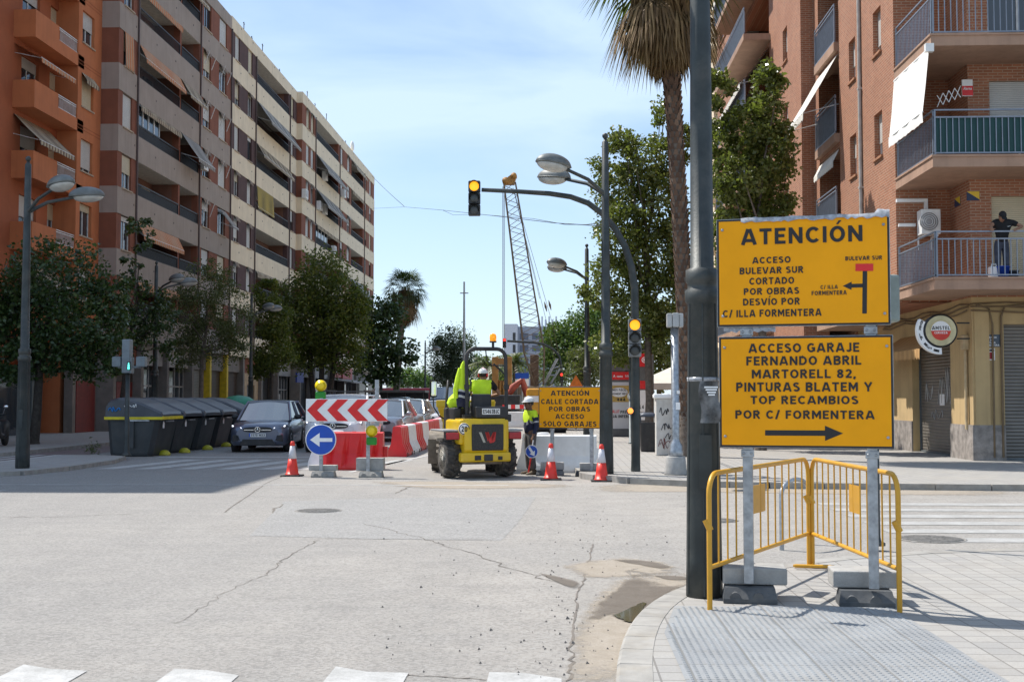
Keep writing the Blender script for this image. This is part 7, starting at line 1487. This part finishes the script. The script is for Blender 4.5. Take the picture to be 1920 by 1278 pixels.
o = MB(); o.box(-.45, .45, -.35, 1.2, .30, .46); o.bbox(-.6, .6, -.12, .12, .3, .5, .03); o.M = FA; o.bbox(-.35, .35, .9, 2.2, .38, .75, .04); o.bbox(-.6, .6, 1.8, 2.1, .3, .5, .03); o.build('chassis', MUD, D)
for s_ in (-1, 1):
    o = MB(); o.bbox(s_*.56, s_*.84, -.5, -.42, .84, .98, .015); l = o.build('tail_light', mat('tail_red', (.36, .015, .02), .3, 0, .1, 12), D); o = MB(); o.bbox(s_*.55, s_*.85, -.45, -.36, .825, .995, .01); o.build('housing', BLACK, l)
    o = MB(); o.bbox(s_*.50, s_*.9, -.42, .55, 1.0, 1.04, .012); o.build('step_plate', mat('chequer_plate', (.33, .335, .34), .55, .5, .2, 30, .5, 40, .4, (.3, .27, .22)), D)
    o = MB(); o.M = FA; n = 8; vs = []
    for k in range(n+1): g_ = rad(15)+rad(150)*k/n; vs += [(s_*.45, 1.95+.5*math.cos(g_), .45+.5*math.sin(g_)), (s_*.84, 1.95+.5*math.cos(g_), .45+.5*math.sin(g_))]
    o.add(vs+[(x, y, z+.02) for x, y, z in vs], [(2*k, 2*k+1, 2*k+3, 2*k+2) for k in range(n)]+[(2*k+2*n+2, 2*k+2*n+4, 2*k+2*n+5, 2*k+2*n+3) for k in range(n)]); o.build('mudguard', MUD, D)
for k in range(3): o = MB(); o.bbox(-.78, -.52, .1-.02*k, .5, .52+.13*k, .58+.13*k, .01); o.build('step', MUD, D)
o = MB(); o.M = FA; o.bbox(-.84, -.6, 1.38, 1.43, .22, .78, .01); o.build('mud_flap', mat('muddy_rubber', (.13, .105, .08), .9, 0, .3, 5, .3, 40, .6, (.26, .22, .17)), D)
o = MB(); o.lathe([(.12, 0), (.125, .01), (.12, .02)], (-.47, -.56, 1.06), 24, ax='y'); sg = o.build('speed_disc', WPL, D); o = MB(); o.M = Matrix.Translation((-.47, -.562, 1.06)); ring(o, .1, .118, 0); o.text('20', -.065, .065, -.06, .06, Matrix.Translation((-.47, -.565, 1.06)), 0, .03) if 0 else None; o.build('rim_ring', INK, sg)
o = MB(); o.text('20', -.535, -.405, 1.0, 1.12, Matrix.Translation((0, -.566, 0)), 0, .03); o.build('lettering', INK, sg)
o = MB(); o.bbox(-.15, .58, -.38, -.1, 1.28, 1.53, .02); o.build('rear_box', BLACK, D); o = MB(); o.box(-.02, .38, -.41, -.385, 1.36, 1.49); pl = o.build('number_plate', PLW, D); o = MB(); o.text('E5463BJC', .0, .36, 1.38, 1.47, Matrix.Translation((0, -.414, 0)), 0, .02); o.build('lettering', INK, pl)
o = MB(); o.bbox(-.12, .34, .0, .12, 1.28, 1.80, .05); o.bbox(-.12, .34, .1, .6, 1.28, 1.42, .04); o.build('seat', BLACK, D)
o = MB(); o.bbox(-.5, .5, .6, .9, .5, 1.0, .03); o.bbox(-.5, -.32, .1, .9, .9, 1.5, .04); o.bbox(.33, .5, .1, .9, .9, 1.5, .04); o.bbox(-.25, .4, 1.05, 1.3, .5, 1.6, .05); o.build('console', DARKM, D)
o = MB(); o.tube([(.22, .9, 1.72), (.22, 1.1, 1.5)], .025, 6); n = 20; o.tube([(.22+.19*math.cos(k*2*math.pi/n), .88+.06*math.sin(k*2*math.pi/n), 1.74+.16*math.sin(k*2*math.pi/n)) for k in range(n+1)], .016, 6); o.build('steering_wheel', BLACK, D)
o = MB(); c_ = .2; z1_ = 2.78; xs = (-.25, .65); pts = [(xs[0], -.05, 1.25), (xs[0], -.05, 1.8)]+[(xs[0]+c_*(1-math.cos(a)), .0, z1_-c_+c_*math.sin(a)) for a in np.linspace(0, math.pi/2, 7)]+[(xs[1]-c_*(1-math.cos(a)), .0, z1_-c_+c_*math.sin(a)) for a in np.linspace(math.pi/2, 0, 7)]+[(xs[1], -.05, 1.8), (xs[1], -.05, 1.25)]
o.tube(pts, .043, 10); o.tube([(.2, .02, 2.74), (.22, .02, 2.52), (.35, .02, 2.42), (.64, .02, 2.42)], .014, 5); [o.tube([(x, -.05, 1.9), (x, -.05, 2.0)], .065, 8) for x in xs]; [o.bbox(x-.09, x+.09, -.14, .04, 1.2, 1.36, .02) for x in xs]; o.tube([(.38, .02, 2.46), (.66, .0, 2.2)], .02, 5); o.build('roll_bar', DARKM, D)
o = MB(); o.tube([(.36, 0, 2.78), (.36, 0, 2.92)], .03, 8); o.lathe([(.075, 2.92), (.08, 2.95)], (.36, 0, 0), 14); bc = o.build('beacon', BLACK, D); o = MB(); o.lathe([(.07, 2.95), (.074, 3.05), (.06, 3.1), (.02, 3.12)], (.36, 0, 0), 16); o.build('lens', mat('beacon_amber', (.9, .28, .01), .15, emit=.6, var=.3, scale=20), bc)
o = MB(); o.M = FA; bot = [(-.45, 2.1), (.45, 2.1), (.45, 3.0), (-.45, 3.0)]; top = [(-.66, 1.75), (.66, 1.75), (.66, 3.5), (-.66, 3.5)]
o.loft([[(x, y, .85) for x, y in bot], [(x*.97, y, 1.45) for x, y in top], [(x, y, 1.62) for x, y in top], [(x*.93, y*.98+.05, 1.62) for x, y in top], [(x*.9, y, .95) for x, y in bot]], smooth=False); o.bbox(-.68, .68, 1.72, 1.8, 1.5, 1.66, .02); [o.box(x-.03, x+.03, 1.74, 1.80, 1.0, 1.5) for x in (-.5, .5)]; o.build('skip', DY, D)
o = MB(); o.tube([(-.46, 1.0, 1.25), (-.58, .95, 1.32), (-.72, .9, 1.5), (-.74, .9, 1.75)], .016, 6); o.tube([(-.46, .9, 1.1), (-.42, .9, 1.75), (-.3, 1.2, 2.1)], .03, 6); o.build('mirror_arm', BLACK, D); o = MB(); o.bbox(-.82, -.66, .84, .90, 1.72, 2.12, .05); mr = o.build('mirror', BLACK, D); o = MB(); o.bbox(-.80, -.68, .832, .842, 1.76, 2.08, .02); o.build('mirror_glass', CHROME, mr)
DM = Matrix.Translation(D.location) @ Matrix.Rotation(DRZ, 4, 'Z')
HV = mat('hi_vis_yellow', (.58, .80, .02), .75, 0, .08, 6, .2, 30, .08, (.3, .35, .1)); NAVYC = mat('navy_cloth', (.018, .022, .055), .9, 0, .2, 8, .2, 40, .25, (.08, .08, .09)); REFL = mat('reflective_tape', (.48, .49, .50), .35, .2, .08)
def cloth(o, rows, mis):
    n = len(rows[0])
    for r_, mi in zip(range(len(rows)-1), mis): o.add(rows[r_]+rows[r_+1], [(j, j+1, n+j+1, n+j) for j in range(n-1)]+[(n-1, 0, n, 2*n-1)], mi, True)
t = thing('jacket', 'yellow and navy high visibility jacket hanging on the dumper roll bar', 'jacket', DM @ Vector((-.26, .12, 1.62)), DRZ)
o = MB(); o.M = Matrix.Diagonal((.68, .8, .86, 1)); rows = []
for z, w, d in ((1.02, .05, .05), (.95, .10, .08), (.8, .14, .09), (.6, .17, .09), (.42, .2, .10), (.3, .21, .1), (.25, .21, .1), (.16, .22, .1), (.10, .22, .1), (-.02, .2, .09), (-.14, .16, .07)): rows.append([(w*math.cos(a)*(1+.12*math.sin(3*a+z*6))-.06*(.6-z*.5), d*math.sin(a)*(1+.2*math.sin(5*a+z*9)), z+.03*math.sin(2*a)) for a in np.linspace(0, 2*math.pi, 18, endpoint=False)])
cloth(o, rows, (0, 0, 0, 0, 0, 2, 1, 2, 1, 1)); o.tube([(-.15, 0, .85), (-.24, -.03, .6), (-.3, -.02, .3), (-.28, 0, .1)], [.05, .07, .08, .07], 8, 0); o.build('cloth', [HV, NAVYC, REFL], t)
t = thing('bundled_vest', 'crumpled yellow high visibility vest lying left of the driver on the dumper', 'vest', DM @ Vector((-.25, .55, 1.5)), DRZ); o = MB(); rows = [[(r_*1.25*math.cos(a)*(1+.14*math.sin(3*a+r_*20)), r_*math.sin(a)*(1+.14*math.sin(4*a+z*20)), z+.025*math.sin(5*a)) for a in np.linspace(0, 2*math.pi, 18, endpoint=False)] for r_, z in ((.17, 0), (.2, .1), (.18, .2), (.12, .28), (.02, .31))]; cloth(o, rows, (0, 0, 0, 0)); o.build('cloth', HV, t)
# ------------------------------------------------------------------ people
SKIN_L = mat('skin_tan', (.30, .155, .095), .6, 0, .07, 9); SKIN_D = mat('skin_brown', (.17, .085, .05), .6, 0, .07, 9); HAIR = mat('hair_dark', (.012, .009, .008), .6); GREYT = mat('trousers_grey', (.085, .08, .08), .9, 0, .15, 6, .3, 40, .4, (.2, .18, .15)); JEANS = mat('jeans', (.05, .06, .09), .9, 0, .25, 6, .2, 50, .2, (.11, .12, .15)); BOOTM = mat('work_boots', (.13, .095, .06), .85, 0, .25, 8, .2, 40, .6, (.28, .24, .18)); EYE = mat('eye_dark', (.02, .015, .012), .3); BLT = mat('black_cloth', (.008, .008, .010), .85, 0, .25, 5, .3, 25); LIP = mat('lips', (.19, .075, .06), .6)
def skin(vs, es, rs, levels=2, root=0):
    me = bpy.data.meshes.new('figure'); me.from_pydata([tuple(v) for v in vs], es, []); o = bpy.data.objects.new('figure', me); COL.objects.link(o)
    m = o.modifiers.new('Skin', 'SKIN'); m.use_smooth_shade = True
    for i, r in enumerate(rs): me.skin_vertices[0].data[i].radius = (r, r) if not isinstance(r, tuple) else r
    me.skin_vertices[0].data[root].use_root = True
    s_ = o.modifiers.new('Sub', 'SUBSURF'); s_.levels = levels; s_.render_levels = levels
    dg = bpy.context.evaluated_depsgraph_get(); m2 = bpy.data.meshes.new_from_object(o.evaluated_get(dg)); out_ = ([v.co.copy() for v in m2.vertices], [tuple(p.vertices) for p in m2.polygons])
    bpy.data.objects.remove(o); bpy.data.meshes.remove(me); bpy.data.meshes.remove(m2); return out_
def chain(joints, links, levels=2, root=None):
    ks = list(joints); ix = {k: i for i, k in enumerate(ks)}
    return skin([joints[k][0] for k in ks], [(ix[a], ix[b]) for a, b in links], [joints[k][1] for k in ks], levels, ix[root] if root else 0)
def limb_mid(a, b, k): return Vector(a)+(Vector(b)-Vector(a))*k
def hand(o, wrist, d, up, side, mi=0, curl=.5, s=1.0):
    """palm with four unequal bent fingers and a thumb leaving its side"""
    d = Vector(d).normalized(); up = (Vector(up)-d*Vector(up).dot(d)).normalized(); sd = d.cross(up)*side; W = Vector(wrist)
    pal = [W, W+d*.045*s, W+d*.09*s]
    o.loft([[c+sd*w*math.cos(a)+up*h*math.sin(a) for a in np.linspace(0, 2*math.pi, 10, endpoint=False)] for c, w, h in ((pal[0]-d*.02, .027*s, .022*s), (pal[0], .03*s, .019*s), (pal[1], .043*s, .016*s), (pal[2], .042*s, .013*s))], mi)
    for k, (off, ln) in enumerate(((.032, .07), (.011, .078), (-.011, .073), (-.031, .057))):
        b = pal[2]+sd*off*s-d*.008; a1 = curl*.7; e1 = d*math.cos(a1)-up*math.sin(a1); e2 = d*math.cos(a1*2.1)-up*math.sin(a1*2.1); p1 = b+e1*ln*.5*s; o.tube([b, p1, p1+e2*ln*.5*s], [.0095*s, .0088*s, .0065*s], 6, mi)
    b = W+d*.025*s+sd*.035*s; e = (d*.7+sd*.7-up*.25).normalized(); p1 = b+e*.035*s; o.tube([b-sd*.012*s, p1, p1+(e+d*.6).normalized()*.032*s], [.014*s, .011*s, .008*s], 6, mi)
def head(o, c, rz, pitch, r=.1, mi=0, face=True, eye=1, lip=2, hair=None):
    M = Matrix.Translation(c) @ Matrix.Rotation(rz, 4, 'Z') @ Matrix.Rotation(pitch, 4, 'X'); k = MB(); k.M = M      # faces -y before turning
    rings = []
    for z, w, yf, yb in ((-.125, .030, -.062, -.010), (-.118, .045, -.080, .0), (-.09, .058, -.090, .035), (-.05, .066, -.092, .07), (0, .073, -.092, .092), (.045, .076, -.094, .098), (.085, .068, -.08, .09), (.112, .045, -.05, .062), (.122, .012, -.012, .02)): rings.append([(w*math.cos(a), (yf if math.sin(a) < 0 else yb)*abs(math.sin(a)), z) for a in np.linspace(0, 2*math.pi, 16, endpoint=False)])
    k.loft(rings, mi); k.loft([[(-.010, -.088, .02), (.010, -.088, .02), (.008, -.08, .03), (-.008, -.08, .03)], [(-.013, -.098, -.005), (.013, -.098, -.005), (.010, -.085, .0), (-.010, -.085, .0)], [(-.019, -.113, -.032), (.019, -.113, -.032), (.017, -.085, -.026), (-.017, -.085, -.026)], [(-.014, -.10, -.042), (.014, -.10, -.042), (.012, -.084, -.04), (-.012, -.084, -.04)]], mi)
    for s_ in (-1, 1):
        k.ball((s_*.031, -.083, .008), .012, 8, eye, (1.2, .6, .8)); k.ball((s_*.078, .01, -.01), .03, 8, mi, (.35, .7, 1.1)); k.tube([(s_*.014, -.093, .026), (s_*.031, -.095, .030), (s_*.048, -.083, .026)], .005, 5, eye)
    k.tube([(-.026, -.084, -.068), (0, -.094, -.066), (.026, -.084, -.068)], [.004, .008, .004], 6, lip)
    o.add(k.v, k.f, 0, True); o.m[-len(k.f):] = k.m
    return M
def helmet(par, M, m):
    o = MB(); o.M = M; o.ball((0, .005, .055), .118, 22, 0, (.92, 1.12, .95), 0, 1); o.ball((0, -.012, .055), .145, 22, 0, (.84, 1.1, .10)); o.tube([(0, -.10, .13), (0, 0, .172), (0, .1, .13)], .018, 6); h_ = o.build('helmet', m, par, True)
    return h_
def shoe(o, p, d, mi=0, s=1.0):
    d = Vector((d[0], d[1], 0)).normalized(); sd = Vector((-d.y, d.x, 0)); p = Vector(p); rings = []
    for k, w, h in ((-.09, .028, .07), (-.06, .042, .115), (0, .045, .12), (.06, .048, .085), (.13, .05, .06), (.18, .042, .05), (.205, .02, .03)): rings.append([p+d*k*s+sd*w*math.cos(a)*s+Vector((0, 0, max(0, (.5+.5*math.sin(a))*h*s))) for a in np.linspace(0, 2*math.pi, 12, endpoint=False)])
    o.loft(rings, mi)
def addmesh(o, vf, mi=0, fn=None):
    o.add(vf[0], vf[1], mi, True)
    if fn:
        n = len(vf[1]); 
        for i, f in enumerate(vf[1]): c = sum((Vector(vf[0][j]) for j in f), Vector())/len(f); o.m[len(o.m)-n+i] = fn(c)
def person(label, loc, rz, J, clothes, skinm, hrz=0, hp=0, hat=None, world_fn=None, hand_dirs=None, shirt_fn=None, sleeves=.55, long_=True, hairm=True):
    """J: joints in the person's own frame (facing -y). One continuous body, clothing as thin shells that follow it"""
    t = thing('person', label, 'person', loc, rz); R = Matrix.Translation(loc) @ Matrix.Rotation(rz, 4, 'Z')
    b = {'pel': (J['pel'], .125), 'wai': (limb_mid(J['pel'], J['che'], .42), .115), 'che': (J['che'], .14), 'nec': (J['nec'], .055), 'hea': (J['hea'], .06)}
    ln = [('pel', 'wai'), ('wai', 'che'), ('che', 'nec'), ('nec', 'hea')]
    for s_ in 'LR':
        b['sh'+s_] = (J['sh'+s_], .062); b['el'+s_] = (J['el'+s_], .043); b['wr'+s_] = (J['wr'+s_], .029); b['hi'+s_] = (J['hi'+s_], .095); b['kn'+s_] = (J['kn'+s_], .062); b['an'+s_] = (J['an'+s_], .042)
        ln += [('che', 'sh'+s_), ('sh'+s_, 'el'+s_), ('el'+s_, 'wr'+s_), ('pel', 'hi'+s_), ('hi'+s_, 'kn'+s_), ('kn'+s_, 'an'+s_)]
    o = MB(); addmesh(o, chain(b, ln, 2, 'pel'))
    for s_, sg in (('L', 1), ('R', -1)):
        d = hand_dirs[s_][0] if hand_dirs else Vector(J['wr'+s_])-Vector(J['el'+s_]); up = hand_dirs[s_][1] if hand_dirs else Vector((0, -1, 0)); hand(o, J['wr'+s_], d, up, sg, 0, hand_dirs[s_][2] if hand_dirs else .5)
    HM = head(o, J['hea'], hrz, hp); o.build('body', [skinm, EYE, LIP], t)
    if hairm:
        k = MB(); k.M = HM; k.ball((0, .016, .03), .1, 16, 0, (.84, 1.0, 1.02), -.55, 1); k.build('hair', HAIR, t)
    # shirt
    q = {'pel': (Vector(J['pel'])+Vector((0, 0, -.05)), .162), 'wai': (b['wai'][0], .152), 'che': (J['che'], .172), 'nec': (limb_mid(J['che'], J['nec'], .8), .085)}; l2 = [('pel', 'wai'), ('wai', 'che'), ('che', 'nec')]
    for s_ in 'LR':
        q['sh'+s_] = (J['sh'+s_], .090); q['el'+s_] = (J['el'+s_] if long_ else limb_mid(J['sh'+s_], J['el'+s_], sleeves), .060 if long_ else .066); l2 += [('che', 'sh'+s_), ('sh'+s_, 'el'+s_)]
        if long_: q['wr'+s_] = (limb_mid(J['el'+s_], J['wr'+s_], .85), .045); l2.append(('el'+s_, 'wr'+s_))
    o = MB(); addmesh(o, chain(q, l2, 2, 'pel'), 0, shirt_fn); o.build('shirt', clothes['shirt'], t)
    q = {'pel': (J['pel'], .146), 'wst': (limb_mid(J['pel'], J['che'], .3), .136)}; l2 = [('pel', 'wst')]
    for s_ in 'LR': q['hi'+s_] = (J['hi'+s_], .112); q['kn'+s_] = (J['kn'+s_], .083); q['an'+s_] = (Vector(J['an'+s_])+Vector((0, 0, .01)), .075); l2 += [('pel', 'hi'+s_), ('hi'+s_, 'kn'+s_), ('kn'+s_, 'an'+s_)]
    o = MB(); addmesh(o, chain(q, l2, 2, 'pel')); o.build('trousers', clothes['trousers'], t)
    for s_ in 'LR':
        o = MB(); a = Vector(J['an'+s_]); shoe(o, (a.x, a.y, a.z-.085), J.get('ft'+s_, (0, -1))); o.build('shoe', clothes['shoes'], t)
    return t, R, HM
# the worker by the small board
WP = gp(994, 889, 0); wz = rad(-62)
J = dict(pel=(0, .01, .93), che=(0, 0, 1.27), nec=(0, -.005, 1.44), hea=(0, -.03, 1.575), shL=(.185, .01, 1.37), elL=(.235, .05, 1.10), wrL=(.225, -.04, .865), shR=(-.185, .01, 1.37), elR=(-.24, .06, 1.10), wrR=(-.22, .0, .86), hiL=(.09, .01, .88), knL=(.10, -.02, .50), anL=(.115, .03, .085), hiR=(-.09, .01, .88), knR=(-.10, .0, .50), anR=(-.13, .05, .085), ftL=(.15, -1), ftR=(-.2, -1))
def vest_bands(c):
    z = c.z
    if abs(c.x) > .2 and z < 1.28: return 1 if not (1.16 < z < 1.20) else 2
    if z > 1.20: return 0
    return 2 if 1.145 < z < 1.185 or 1.02 < z < 1.06 else 1
t, R, HM = person('worker in a white helmet and yellow and navy jacket holding a round blue sign', WP, wz, J, dict(shirt=[HV, NAVYC, REFL], trousers=GREYT, shoes=BOOTM), SKIN_D, rad(-8), rad(4), shirt_fn=vest_bands)
helmet(t, R @ HM, mat('helmet_white', (.74, .74, .73), .3, 0, .03))
# the sign in his hand, its disc turned to the camera
hw = R @ Vector(J['wrL']); hw = Vector((at(999, 840, WP.y).x, hw.y-.12, 0)); dc = at(997, 846, hw.y); t2 = thing('hand_sign', 'round blue and white paddle with white arrow held down by the worker', 'paddle sign', (dc.x, dc.y, dc.z), rad(-6))
o = MB(); o.prism([(.152*math.cos(a), .152*math.sin(a)) for a in np.linspace(math.pi/8, math.pi/8+2*math.pi, 8, endpoint=False)], -.004, .004, ax='y'); pd = o.build('disc', WPL, t2); o = MB(); o.M = Matrix.Translation((0, -.006, 0)); ring(o, 0, .128, 0); o.build('face', BLUE, pd)
o = MB(); o.M = Matrix.Rotation(rad(-32), 4, 'Y') @ Matrix.Translation((0, -.009, 0)); o.add([(x, 0, z) for x, z in ((-.026, .115), (.026, .115), (.026, -.02), (.07, -.02), (0, -.12), (-.07, -.02), (-.026, -.02))], [(6, 5, 4, 3, 2), (0, 6, 2, 1)]) ; o.build('arrow', WPL, pd)
o = MB(); o.tube([(.03, .02, .25), (-.015, .012, -.1)], .013, 8, 1); o.tube([(-.012, .012, -.1), (-.075, .012, -.46)], .016, 8); o.build('handle', [RED, WPL], t2)
# the dumper driver, seen from behind
J = dict(pel=(0, 0, .12), che=(.02, -.03, .50), nec=(.03, -.05, .67), hea=(.05, -.09, .785), shL=(-.19, -.03, .61), elL=(-.25, -.2, .36), wrL=(-.10, -.42, .38), shR=(.23, -.03, .61), elR=(.42, -.18, .38), wrR=(.24, -.44, .33), hiL=(-.1, -.05, .1), knL=(-.15, -.45, .16), anL=(-.15, -.5, -.25), hiR=(.1, -.05, .1), knR=(.15, -.45, .16), anR=(.15, -.5, -.25))
for k in list(J): J[k] = (-J[k][0], J[k][1], J[k][2])      # he faces away, so mirror to keep his arms where they are seen
J2 = dict(J); 
for a in ('sh', 'el', 'wr', 'hi', 'kn', 'an'): J2[a+'L'], J2[a+'R'] = J[a+'R'], J[a+'L']
J2['shL'], J2['shR'] = J['shL'], J['shR']
J = {k: v for k, v in J.items()}
DPz = DM @ Vector((.2, .33, 1.42))
t, R, HM = person('dumper driver in a white helmet and yellow vest seen from behind', DPz, DRZ+math.pi-rad(14), J, dict(shirt=[HV, BLT, REFL], trousers=GREYT, shoes=BOOTM), SKIN_L, rad(-28), 0, long_=False, sleeves=.6, shirt_fn=lambda c: 1 if abs(c.x) > .215 else 0)
helmet(t, R @ HM, mat('helmet_white', (1, 1, 1)))
o = MB(); o.M = R @ HM
for s_ in (-1, 1): o.bbox(s_*.085, s_*.115, -.02, .04, -.03, .05, .012)
o.tube([(-.1, .01, .04), (-.08, .02, .13), (0, .025, .175), (.08, .02, .13), (.1, .01, .04)], .008, 5); o.build('ear_defender', RED, t, True)
# the man leaning on the lowest balcony rail
BX = at(1889, 745, 29.9).x; BZ = flo[0]; t_ = (BX, 29.95, BZ); rl = BZ+1.12+.02
J = dict(pel=(0, .12, .92), che=(-.02, .03, 1.28), nec=(-.04, -.04, 1.45), hea=(-.07, -.13, 1.52), shL=(.19, .0, 1.40), elL=(.42, -.12, 1.27), wrL=(.19, -.335, 1.185), shR=(-.22, .0, 1.40), elR=(-.36, -.14, 1.27), wrR=(-.42, -.345, 1.19), hiL=(.09, .16, .86), knL=(.10, .12, .48), anL=(.11, .17, .085), hiR=(-.09, .16, .86), knR=(-.10, .14, .48), anR=(-.11, .19, .085))
t, R, HM = person('man in black cap, black shirt and jeans leaning over the lowest balcony rail', t_, 0, J, dict(shirt=[BLT], trousers=JEANS, shoes=BLT), SKIN_L, rad(8), rad(40), long_=False, sleeves=.62, hand_dirs={'L': (Vector((-.5, -.75, -.1)), Vector((0, 0, 1)), 1.0), 'R': (Vector((-.15, -.9, -.1)), Vector((0, 0, 1)), 1.0)})
o = MB(); o.M = R @ HM; o.ball((0, .006, .035), .106, 18, 0, (.84, 1.05, .98), 0, 1); o.loft([[(x, -.085-.0*abs(x), .04-z) for x, z in ((-.07, 0), (0, -.006), (.07, 0), (.07, .01), (0, .006), (-.07, .01))], [(x*.85, -.18+abs(x)*.5, .02-z) for x, z in ((-.07, 0), (0, -.008), (.07, 0), (.07, .01), (0, .004), (-.07, .01))]]); o.build('cap', BLT, t, True)
o = MB(); o.M = R; o.add([(.03, -.158, 1.275), (.05, -.162, 1.262), (.075, -.16, 1.267), (.14, -.142, 1.29), (.075, -.162, 1.278), (.052, -.163, 1.272)], [(0, 1, 2, 3, 4, 5)]); o.build('shirt_mark', WPL, t, True)
